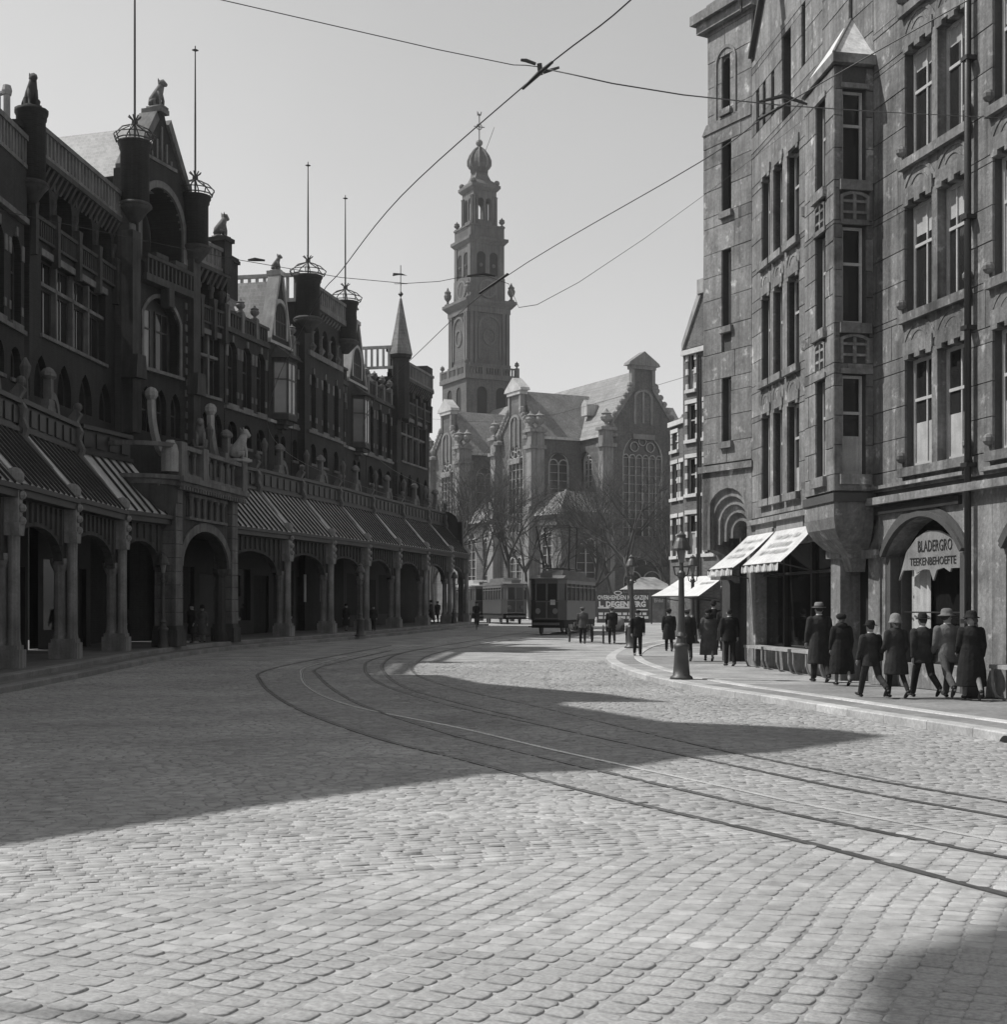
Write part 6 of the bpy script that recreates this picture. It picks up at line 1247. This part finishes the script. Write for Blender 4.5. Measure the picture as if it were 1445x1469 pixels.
# ---------------- overhead wires ----------------
def wire(label, pts, r=.007, n=6, group='tram wires over the street', sag=0):
    c = crom(pts, n) if len(pts) > 2 else [tuple(np.array(pts[0])+(np.array(pts[1])-np.array(pts[0]))*t-np.array((0, 0, 4*sag*t*(1-t)))) for t in np.linspace(0, 1, 12)]
    m = MB(); m.tube(c, r, 5); return tag(O('overhead_wire', m, m_iron), label, 'wire', group)
wire('thick contact wire that carries the double insulator', [(1.5, 7.2, 6), (.84, 9.2, 6), (.25, 10.5, 6), (-1.0, 13.6, 6), (-1.93, 16.6, 6), (-2.5, 18.5, 6), (-4.3, 26, 6), (-5.5, 33, 6.05), (-5.7, 40, 6.1), (-4.9, 48, 6.15), (-3.2, 58, 6.2), (-.5, 70, 6.3), (2.3, 80, 6.4), (6, 95, 6.5)], .0055)
wire('contact wire passing across the front of the church tower', [(3.6, 8, 6), (2.25, 11.1, 6), (1.77, 12.56, 6), (0, 17, 6), (-1.25, 21.6, 6), (-2.5, 27, 6), (-3.4, 34, 6.05), (-3.3, 42, 6.1), (-2.2, 52, 6.2), (-.3, 63, 6.3), (2.2, 76, 6.4), (5.5, 90, 6.5)], .005)
wire('span wire rising to the left from the double insulator', [(-17.2, 7, 8.8), (-2.03, 10.0, 6.35), (.28, 10.5, 6.06)], .0035, 4); wire('span wire from the double insulator to the ashlar wall', [(.3, 10.5, 6.05), (2.25, 11.3, 6.06), tuple(R1(8.1, 0, 11.3))], .005, 4)
wire('thin span wire behind the crowned flagpoles', [(-17.2, 13.5, 8.6), (-3.3, 16.6, 6.15), (-.2, 17.1, 6.05), (1.0, 18.5, 6.3), tuple(R2(5, 0, 15))], .004, 5)
wire('thin span wire crossing before the church roofs', [(-5.6, 104, 16), (1, 75, 12), tuple(R3(1, 0, 9.4))], .008, 4)
ins = thing('wire_insulator', 'black forked insulator where the thick wire meets the span wires', 'insulator', (.28, 10.5, 6)); m = MB(); m.tube([(.24, 10.44, 6.06), (.17, 10.45, 6.09), (.13, 10.44, 6.09)], [.012, .014, .01], 6); m.tube([(.15, 10.75, 5.99), (.27, 10.46, 6.0), (.36, 10.25, 6.0)], [.01, .018, .01], 6); m.tube([(.28, 10.5, 6.0), (.27, 10.48, 6.08)], .02, 6); m.tube([(.3, 10.5, 6.02), (.42, 10.48, 6.05)], [.015, .01], 6); O('body', m, m_iron, ins)
ins = thing('wire_insulator', 'black forked insulator seen before the ashlar wall', 'insulator', (2.2, 11.2, 6)); m = MB(); m.tube([(2.05, 11.2, 6.05), (2.25, 11.2, 6.1), (2.45, 11.25, 6.05)], [.01, .02, .01], 6); m.tube([(2.1, 11.45, 6.0), (2.25, 11.1, 6.0)], .013, 6); O('body', m, m_iron, ins)
ins = thing('wire_insulator', 'small black insulator pair beside the brick chimney', 'insulator', (-3.1, 16.6, 6)); m = MB(); m.tube([(-3.05, 16.63, 6.13), (-2.97, 16.64, 6.14), (-2.85, 16.65, 6.13)], [.012, .025, .012], 6); O('body', m, m_iron, ins)
ins = thing('wire_insulator', 'black insulator before the clock of the church tower', 'insulator', (-.2, 17.2, 6)); m = MB(); m.tube([(-.45, 17.1, 6.05), (-.25, 17.1, 6.08), (-.1, 17.1, 6.05)], [.01, .02, .01], 6); m.tube([(.05, 16.8, 6.0), (-.3, 17.8, 6.0)], .018, 5); O('body', m, m_iron, ins)
# flag added out of view, shaped to cast the dark corner patch on the cobbles
fp = flagpole('added unseen flagpole whose large flag shades the near cobbles', (-17.3, 10.6, 14.5), 31.5, .5); fp['group'] = ''
del fp['group']; m = MB(); n = 12; m.v = [(0.12*sin(i*.8), -.3+4.4*i/n, 9.8+.74*(4.4*i/n-.3)+z+.1*sin(i*.7)) for z in (0, 4.2) for i in range(n+1)]; m.f = [(i, i+1, n+2+i, n+1+i) for i in range(n)]; O('flag', m, M('shadow_flag_cloth', .4, .2, 1), fp, True, world=False)
hZ2 = house('corner_building_wing', 'lower brick wing of the corner building under the added shadow flag', 9.5); plainblock(hZ2, 8.5, 11.9, 14.2, bal=False)
# ---------------- bare trees ----------------
m_bark = M('bark', .055, .3, 2, bump=.4)
def tree(label, x, y, h, seed, lean=0):
    R_ = random.Random(seed); t = thing('bare_tree', label, 'tree', (x, y, zg(y)), 0, 'bare trees before the church'); tk = MB(); br = MB(); cnt = [0]
    def grow(p, d, L, r, depth):
        n = 3; pts = [p]; q = p
        for i in range(n):
            d = (d+Vector((R_.gauss(0, .12), R_.gauss(0, .12), R_.gauss(.05, .08)))).normalized(); q = q+d*(L/n); pts.append(q)
        (tk if depth == 0 else br).tube(pts, [r, r*.85, r*.7, r*.55], 6 if depth < 2 else 3, cap=False)
        if depth >= 5: return
        k = (4, 4, 4, 4, 3)[depth]
        for i in range(k):
            f = R_.uniform(.45, 1) if depth else R_.uniform(.6, 1); b = p+(q-p)*f if i else q; a = R_.uniform(0, 2*pi); s = R_.uniform(.35, .85); e = d.orthogonal().normalized(); e = Matrix.Rotation(a, 3, d) @ e
            grow(b, (d*cos(s)+e*sin(s)+Vector((0, 0, .12))).normalized(), L*R_.uniform(.6, .82), max(r*.52, .009), depth+1)
    grow(Vector((0, 0, -.2)), Vector((lean, 0, 1)).normalized(), h*.33, h*.014, 0)
    O('trunk', tk, m_bark, t, True, world=False); O('crown', br, m_bark, t, world=False)
for i, (px, D, h, lb) in enumerate(((915, 108, 12.5, 'bare tree with forked trunk behind the lettered hoarding'), (968, 114, 9.5, 'small bare tree beside the kiosk'), (850, 128, 13.5, 'bare tree rising behind the motor tram'), (790, 140, 14, 'bare tree before the low church aisle'), (735, 132, 13.5, 'bare tree between the trailer and the transept'), (690, 138, 14, 'bare tree behind the pale-roofed tram car'), (650, 128, 13.5, 'bare tree at the far end of the gallery'), (622, 145, 14, 'bare tree half hidden by the gallery end'), (885, 150, 14, 'tall bare tree before the great church gable'), (942, 140, 12, 'bare tree against the right side of the church gable'), (762, 150, 14, 'slender bare tree nearest the church aisle'))):
    tree(lb, (px-CX)/FPX*D, D, h*1.28, 40+i, random.uniform(-.12, .12))
# ---------------- people ----------------
def cloth(n, v): return M('cloth_'+n, v, .35, 3.5, rough=.95, bump=.9, bscale=9, spec=.15)
m_skin = M('skin', .28, .1, 5, rough=.6, bump=.05); m_black = cloth('black', .022); m_dk = cloth('charcoal', .035); m_gr = cloth('grey', .13); m_mid = cloth('mid_grey', .085); m_lt = cloth('pale_grey', .2); m_wh = cloth('white', .6); m_shoe = M('shoe_leather', .015, .2, 6, rough=.4); m_hair = cloth('hair', .04); m_stock = cloth('stocking', .2)
def solid(mb, vox, mat, name, parent, smooth=True, it=2):
    me = mb.mesh(name); o = bpy.data.objects.new(name, me); COL.objects.link(o); r = o.modifiers.new('r', 'REMESH'); r.mode = 'VOXEL'; r.voxel_size = vox
    if it: s = o.modifiers.new('s', 'SMOOTH'); s.iterations = it; s.factor = .5
    dg = bpy.context.evaluated_depsgraph_get(); me2 = bpy.data.meshes.new_from_object(o.evaluated_get(dg)); bpy.data.objects.remove(o); me2.name = name
    me2.polygons.foreach_set('use_smooth', [True]*len(me2.polygons)); me2.materials.clear(); me2.materials.append(mat); return O(name, me2, None, parent, world=False)
def hat(kind, c, tilt, mat, parent):
    m = MB(); x, y, z = c
    if kind == 'bowler': pr = [(.135, -.01), (.15, .005), (.135, .012), (.1, .015), (.1, .07), (.085, .115), (.05, .14), (.01, .145)]
    elif kind == 'fedora': pr = [(.16, .0), (.165, .012), (.11, .018), (.105, .06), (.095, .11), (.07, .125), (.03, .1), (.005, .1)]
    elif kind == 'wide': pr = [(.17, -.015), (.175, -.003), (.12, .02), (.115, .07), (.1, .12), (.05, .14), (.005, .14)]
    elif kind == 'cloche': pr = [(.15, -.06), (.152, -.048), (.125, -.01), (.12, .05), (.1, .11), (.06, .14), (.005, .15)]
    elif kind == 'toque': pr = [(.1, -.02), (.125, .01), (.13, .06), (.1, .1), (.05, .12), (.005, .12)]
    else: pr = [(.1, -.01), (.12, .02), (.13, .05), (.11, .075), (.05, .09), (.005, .09)]
    m.lathe(lambda u, d, zz: (x+u*.95, y+d*1.15+tilt*zz, z+zz-tilt*d), (0, 0), pr, 16)
    if kind == 'cap': m.loft([(x, y+.1, z-.005, .09, .1), (x, y+.12, z+.008, .085, .09)], 10)
    h = O('hat', m, mat, parent, True, world=False)
    if kind in ('fedora', 'wide', 'bowler'): b = MB(); b.lathe(lambda u, d, zz: (x+u*.95, y+d*1.15+tilt*zz, z+zz-tilt*d), (0, 0), [(.113 if kind != 'bowler' else .103, .018), (.111 if kind != 'bowler' else .103, .045)], 16); O('hat_band', b, m_black, h, world=False)
def person(label, x, y, z, H, rz=0, kind='suit', top=m_dk, low=m_dk, hatk='fedora', hatm=m_black, stride=.3, arms=(.15, -.15), bend=(.3, .3), vox=.016, turn=0, lean=.03, collar=True, hemz=None, woman=False, wide=1.0, grp='pedestrians on the pavement', sit=None, fur=False):
    r = thing('person', label, 'person', (x, y, z), rz, grp); s = H/1.78; r.scale = (s, s, s)
    b = MB(); W = .18 if woman else .2
    # joints
    legs = []
    for sd, a in ((-1, stride), (1, -stride)):
        k = .12 if a >= 0 else .5*min(1, abs(a)/.3)
        if sit: a, k = sit[0 if sd < 0 else 1]
        hip = Vector((sd*.09, 0, .93)); kn = hip+.43*Vector((0, sin(a), -cos(a))); an = kn+.42*Vector((0, sin(a-k), -cos(a-k))); legs.append([hip, kn, an, a-k])
    if not sit:
        low_ = min(l[2].z for l in legs); dz = .075-low_
        for l in legs:
            for j in range(3): l[j] = l[j]+Vector((0, 0, dz))
    else: dz = 0
    zl = lambda v: v+dz; lf = lambda z_: lean*(z_-.93)*1.2
    neck = Vector((0, lf(1.5), zl(1.5))); hd = Vector((0, lf(1.62)+.015, zl(1.635)))
    # body
    b.loft([(0, 0, zl(.86), .15, .11), (0, lf(1.1), zl(1.1), .135, .1), (0, lf(1.3), zl(1.3), W-.03, .11), (0, lf(1.42), zl(1.42), W-.02, .09), (0, lf(1.47), zl(1.47), .07, .065), (neck.x, neck.y, zl(1.53), .058, .062)], 12)
    b.tube([neck-Vector((0, 0, .05)), hd-Vector((0, 0, .04))], [.06, .058], 8)
    hr = Matrix.Rotation(turn, 3, 'Z'); hp = lambda a, c, d: hd+hr @ Vector((a, c, d))
    b.ball(tuple(hd), .115, 14, sq=(.72, .86, 1.0)); b.ball(tuple(hp(0, .025, -.055)), .07, 10, sq=(.85, .95, .9))
    b.tube([hp(0, .085, .015), hp(0, .118, -.025), hp(0, .09, -.03)], [.012, .02, .012], 6)
    for sd in (-1, 1): b.ball(tuple(hp(sd*.085, -.005, -.01)), .03, 6, sq=(.4, .8, 1))
    hands = []
    for i, sd in enumerate((-1, 1)):
        A = arms[i]; e = bend[i]; ab = .1+(.06 if kind != 'suit' else 0); sh = Vector((sd*W, lf(1.42), zl(1.4))); el = sh+.29*Vector((sd*ab, sin(A), -cos(A))).normalized(); wr = el+.25*Vector((-sd*.02, sin(A+e), -cos(A+e))).normalized(); hands.append((sh, el, wr))
        b.tube([sh, el, wr], [.05, .042, .03], 8); d = (wr-el).normalized(); sdv = Vector((0, 1, 0))-d*d.y; sdv.normalize(); pm = wr+d*.05
        b.tube([wr, wr+d*.03, wr+d*.09], [.028, .04, .036], 8, flat=.6)
        inn = Vector((-sd, 0, 0))
        for j, (o_, ln) in enumerate(((-.03, .062), (-.01, .075), (.011, .07), (.031, .055))):
            p0 = wr+d*.085+sdv*o_; p1 = p0+d*ln*.5+inn*.006; p2 = p1+(d*.75+inn*.6).normalized()*ln*.5; b.tube([p0, p1, p2], [.0095, .009, .007], 5)
        p0 = wr+d*.03+sdv*.035; b.tube([p0, p0+sdv*.02+d*.025, p0+sdv*.022+d*.055+inn*.012], [.012, .011, .008], 5)
    for l in legs: b.tube([l[0], l[1], l[2]], [.075, .05, .036], 8); f = Vector((0, cos(l[3]), sin(l[3])*.6)); b.tube([l[2]-f*.05-Vector((0, 0, .035)), l[2]+f*.06-Vector((0, 0, .035)), l[2]+f*.15-Vector((0, 0, .045))], [.035, .036, .025], 8)
    O_ = solid(b, min(vox, .013), m_skin, 'body', r)
    for sd in (-1, 1):
        eb = MB(); eb.ball(tuple(hp(sd*.034, .083, .012)), .012, 6); O('eye', eb, m_black, r, True, world=False)
    hb = MB(); hb.ball(tuple(hp(0, -.022, .03)), .112, 12, sq=(.78, .88, .95)); 
    if woman: hb.ball(tuple(hp(0, -.08, -.02)), .06, 8)
    O('hair', hb, m_hair if not woman else m_mid, r, True, world=False)
    # clothes
    g_ = MB(); hz = hemz or {'suit': .76, 'coat': .42, 'lady': .36, 'apron': .8}[kind]; fl = {'suit': .2, 'coat': .25, 'lady': .27, 'apron': .19}[kind]*wide; sw = (legs[0][1].y+legs[1][1].y)*.3
    spread = abs(stride)*.10 if kind != 'suit' else .02
    g_.loft([(0, sw, zl(hz), fl, fl*.72+spread), (0, sw*.5, zl((hz+.95)/2), fl*.95, fl*.68+spread*.6), (0, 0, zl(.98), .185*wide if kind == 'suit' else .2*wide, .14*wide), (0, lf(1.15), zl(1.15), (.165 if not woman else .17)*wide, .128*wide), (0, lf(1.32), zl(1.32), (W+.005)*wide, .145*wide), (0, lf(1.42), zl(1.43), W*wide*.98, .12*wide), (0, lf(1.47), zl(1.485), .13, .1), (0, lf(1.5), zl(1.515), .075, .078)], 16)
    for sh, el, wr in hands: g_.tube([sh+Vector((0, 0, -.01)), el, wr-(wr-el)*.06], [.085*wide, .066*wide, .055], 10); g_.ball(tuple(sh), .085*wide, 8)
    solid(g_, vox, top, 'coat' if kind != 'suit' else 'jacket', r)
    if not woman:
        t = MB()
        for l in legs: t.tube([l[0]+Vector((0, 0, .02)), l[1], l[2]+Vector((0, -.0, .0))], [.1, .078, .062], 10)
        t.loft([(0, 0, zl(.84), .17, .12), (0, 0, zl(.98), .16, .12)], 12); solid(t, vox, low, 'trousers', r)
    else:
        t = MB(); 
        for l in legs: t.tube([l[0], l[1], l[2]], [.085, .06, .045], 8)
        solid(t, vox, m_stock if low is None else low, 'stockings', r)
    for l in legs:
        sh_ = MB(); f = Vector((0, cos(l[3]), sin(l[3])*.8)); sh_.tube([l[2]-f*.07-Vector((0, 0, .03)), l[2]+f*.03-Vector((0, 0, .03)), l[2]+f*.12-Vector((0, 0, .045)), l[2]+f*.2-Vector((0, 0, .05))], [.04, .048, .046, .028], 8, flat=.75); O('shoe', sh_, m_shoe, r, True, world=False)
    if collar and not woman: c_ = MB(); c_.lathe(lambda u, d, z_: (u+neck.x, d+neck.y, z_), (0, 0), [(.073, zl(1.5)), (.067, zl(1.535))], 12); O('collar', c_, m_wh, r, world=False)
    if fur: c_ = MB(); c_.lathe(lambda u, d, z_: (u+neck.x, d+neck.y, z_), (0, 0), [(.12, zl(1.43)), (.16, zl(1.47)), (.14, zl(1.54)), (.09, zl(1.57))], 14); O('fur_collar', c_, m_black, r, True, world=False)
    if hatk: hat(hatk, tuple(hp(0, -.005, .045)), .0, hatm, r)
    return r
def onpave(px, py, dz=.145):
    D = 40.
    for _ in range(15): D = (EYE-zg(D)-dz)*FPX/(py-HY)
    return (px-CX)/FPX*D, D, zg(D)+dz
def pp(label, px, yf, yh, dz=.145, **k):
    x, y, z = onpave(px, yf, dz); H = (yf-yh)/FPX*y; return person(label, x, y, z, H, **k)
R = radians
pp('man in dark suit and black felt hat at the outer end of the linked group', 1250, 1000, 887, stride=.42, rz=R(18), arms=(.2, -.25), top=m_dk, low=m_dk, hatk='fedora', wide=1.05)
pp('woman in pale cloche hat and dark belted coat, arm in arm in the group', 1286, 1001, 881, kind='lady', hemz=.52, woman=True, top=m_dk, low=m_black, hatk='cloche', hatm=m_lt, stride=.25, rz=R(10), arms=(.1, -.1), bend=(.9, .9))
pp('man in bowler hat and dark suit beside the woman in the pale hat', 1325, 1000, 877, stride=.4, rz=R(12), top=m_dk, low=m_black, hatk='bowler', arms=(-.15, .3), wide=1.1)
pp('man in light grey jacket and grey hat turning to the lady in black', 1360, 1001, 870, stride=-.45, rz=R(5), top=m_gr, low=m_mid, hatk='wide', hatm=m_gr, turn=-1.2, arms=(.1, .1), bend=(.7, .9))
pp('lady in long black coat and brimmed black hat at the inner end of the group', 1394, 1004, 876, kind='lady', hemz=.3, woman=True, top=m_black, low=None, hatk='wide', hatm=m_black, turn=1.3, stride=.3, rz=R(-6), bend=(.8, .5), wide=1.12)
pp('tall man in long dark overcoat and light grey hat by the shop window', 1176, 978, 864, kind='coat', top=m_dk, low=m_dk, hatk='fedora', hatm=m_lt, stride=.22, rz=R(8), wide=1.1)
pp('woman in long dark coat walking beside the man in the light grey hat', 1208, 983, 880, kind='lady', hemz=.3, woman=True, top=m_black, low=None, hatk='toque', stride=.22, rz=R(6), wide=1.2, fur=True)
pp('bare-headed man in black suit and white collar below the shop awnings', 1047, 955, 872, hatk=None, stride=.12, top=m_black, low=m_black, rz=R(10), arms=(.05, -.3), wide=1.2)
pp('woman in long grey coat with dark fur collar beside the man in black', 1017, 948, 873, kind='lady', hemz=.22, woman=True, top=m_mid, low=None, hatk='toque', stride=.2, fur=True, wide=1.15)
pp('man in dark coat and round hat walking ahead of the woman in grey', 1024, 932, 862, kind='coat', hatk='bowler', top=m_black, low=m_black, stride=.2)
pp('man in black coat ahead of the bare-headed man', 1040, 934, 866, kind='coat', hatk='toque', top=m_black, low=m_black, stride=.2, wide=1.2)
pp('man in dark jacket and grey cap beyond the bell-footed lamp', 986, 948, 872, kind='coat', hemz=.62, hatk='cap', hatm=m_gr, top=m_dk, low=m_dk, stride=.2, wide=1.1)
pp('man in dark coat half hidden by the bell-footed lamp', 960, 934, 873, kind='coat', hemz=.5, hatk='toque', top=m_black, low=m_black, stride=.2, wide=1.1)
pp('man in dark suit and cap walking towards the viewer along the kerb', 915, 941, 874, rz=R(180), hatk='cap', hatm=m_dk, top=m_black, low=m_black, stride=.2)
pp('carter in grey jacket and cap pushing the empty handcart', 836, 923, 870, dz=0, hatk='cap', hatm=m_gr, top=m_mid, low=m_black, stride=.2, arms=(.45, .45), bend=(.2, .2), grp='carters with handcarts', collar=False)
pp('carter in dark waistcoat and cap pushing the loaded handcart', 878, 924, 869, dz=0, hatk='cap', hatm=m_gr, top=m_black, low=m_black, stride=.3, arms=(.45, .45), bend=(.2, .2), grp='carters with handcarts', collar=True)
for i, (lb, px, yf, yh, kd, tp_, rz_, ht) in enumerate((('dark figure walking out under the last gallery arch', 619, 894, 861, 'coat', m_dk, 90, 'fedora'), ('second figure with a pale collar under the last gallery arch', 628, 893.5, 862, 'suit', m_mid, 150, 'cap'), ('man in the shade of the gallery just beyond the portal', 414, 909, 860, 'suit', m_dk, 170, 'fedora'), ('man standing in the shaded gallery beside the kerb lamp', 536, 905, 868, 'suit', m_dk, 180, 'cap'), ('woman in dark coat inside the gallery behind the slim columns', 497, 905, 866, 'lady', m_dk, 170, 'toque'), ('man waiting inside the dark portal arch', 276, 922, 866, 'coat', m_dk, 150, 'fedora'), ('woman in mid grey coat inside the portal arch', 290, 921, 868, 'lady', m_mid, 200, 'cloche'), ('passer-by in the near gallery bay beside the portal', 176, 927, 862, 'coat', m_dk, 170, 'fedora'))):
    pp(lb, px, yf, yh, dz=.29, kind=kd, woman=kd == 'lady', top=tp_, low=None if kd == 'lady' else tp_, hatk=ht, rz=R(rz_), stride=.15, vox=.025, grp='people in the gallery')
# cyclist
cx_, cy_ = px2g(684, 903); bi = thing('bicycle', 'dark bicycle ridden towards the viewer past the gallery end', 'bicycle', (cx_, cy_, zg(cy_)), R(180))
for yy in (-.55, .55):
    t = MB(); t.tube([(0, yy+.34*cos(2*pi*i/20), .35+.34*sin(2*pi*i/20)) for i in range(21)], .022, 6); w = O('wheel', t, m_iron, bi, world=False); sp_ = MB(); [sp_.tube([(0, yy, .35), (0, yy+.33*cos(2*pi*i/12), .35+.33*sin(2*pi*i/12))], .004, 3) for i in range(12)]; O('spokes', sp_, m_iron, w, world=False)
f = MB()
for a, b in (((0, -.55, .35), (0, -.05, .33)), ((0, -.55, .35), (0, -.22, .85)), ((0, -.05, .33), (0, -.22, .9)), ((0, -.05, .33), (0, .4, .82)), ((0, -.22, .82), (0, .4, .88)), ((0, .55, .35), (0, .38, .98))): f.tube([a, b], .017, 6)
O('frame', f, m_iron, bi, world=False); O('saddle', MB().loft([(0, -.24, .92, .09, .13), (0, -.22, .97, .08, .12)], 10), m_shoe, bi, world=False); hbm = MB(); hbm.tube([(-.27, .2, 1.02), (-.25, .32, 1.05), (0, .4, 1.02), (.25, .32, 1.05), (.27, .2, 1.02)], .014, 6); O('handlebar', hbm, m_iron, bi, world=False)
for s_ in (-1, 1): O('pedal', MB().box(IDF, s_*.1-.04, s_*.1+.04, -.1, 0, .33+s_*.12, .35+s_*.12), m_iron, bi, world=False)
person('cyclist in dark jacket and cap riding towards the viewer', cx_, cy_+.2, zg(cy_)+.1, 1.72, rz=R(180), hatk='cap', hatm=m_dk, top=m_dk, low=m_dk, arms=(.75, .75), bend=(.35, .35), sit=((.75, 1.0), (1.15, 1.25)), lean=.12, grp='', vox=.02)
for o in list(S.objects):
    if o.get('group') == '': del o['group']
# ---------------- air ----------------
hz = MB(); hz.box(IDF, -265, 265, -125, 436, -1.2, 92); hm = bpy.data.materials.new('haze'); hm.use_nodes = True; t = hm.node_tree; t.nodes.remove(t.nodes['Principled BSDF'])
pv = t.nodes.new('ShaderNodeVolumePrincipled'); pv.inputs['Density'].default_value = .00025; pv.inputs['Color'].default_value = (.95, .95, .95, 1); pv.inputs['Anisotropy'].default_value = .3
t.links.new(pv.outputs[0], t.nodes['Material Output'].inputs['Volume']); ho = O('haze', hz, hm); ho['kind'] = 'stuff'
S.cycles.volume_bounces = 0
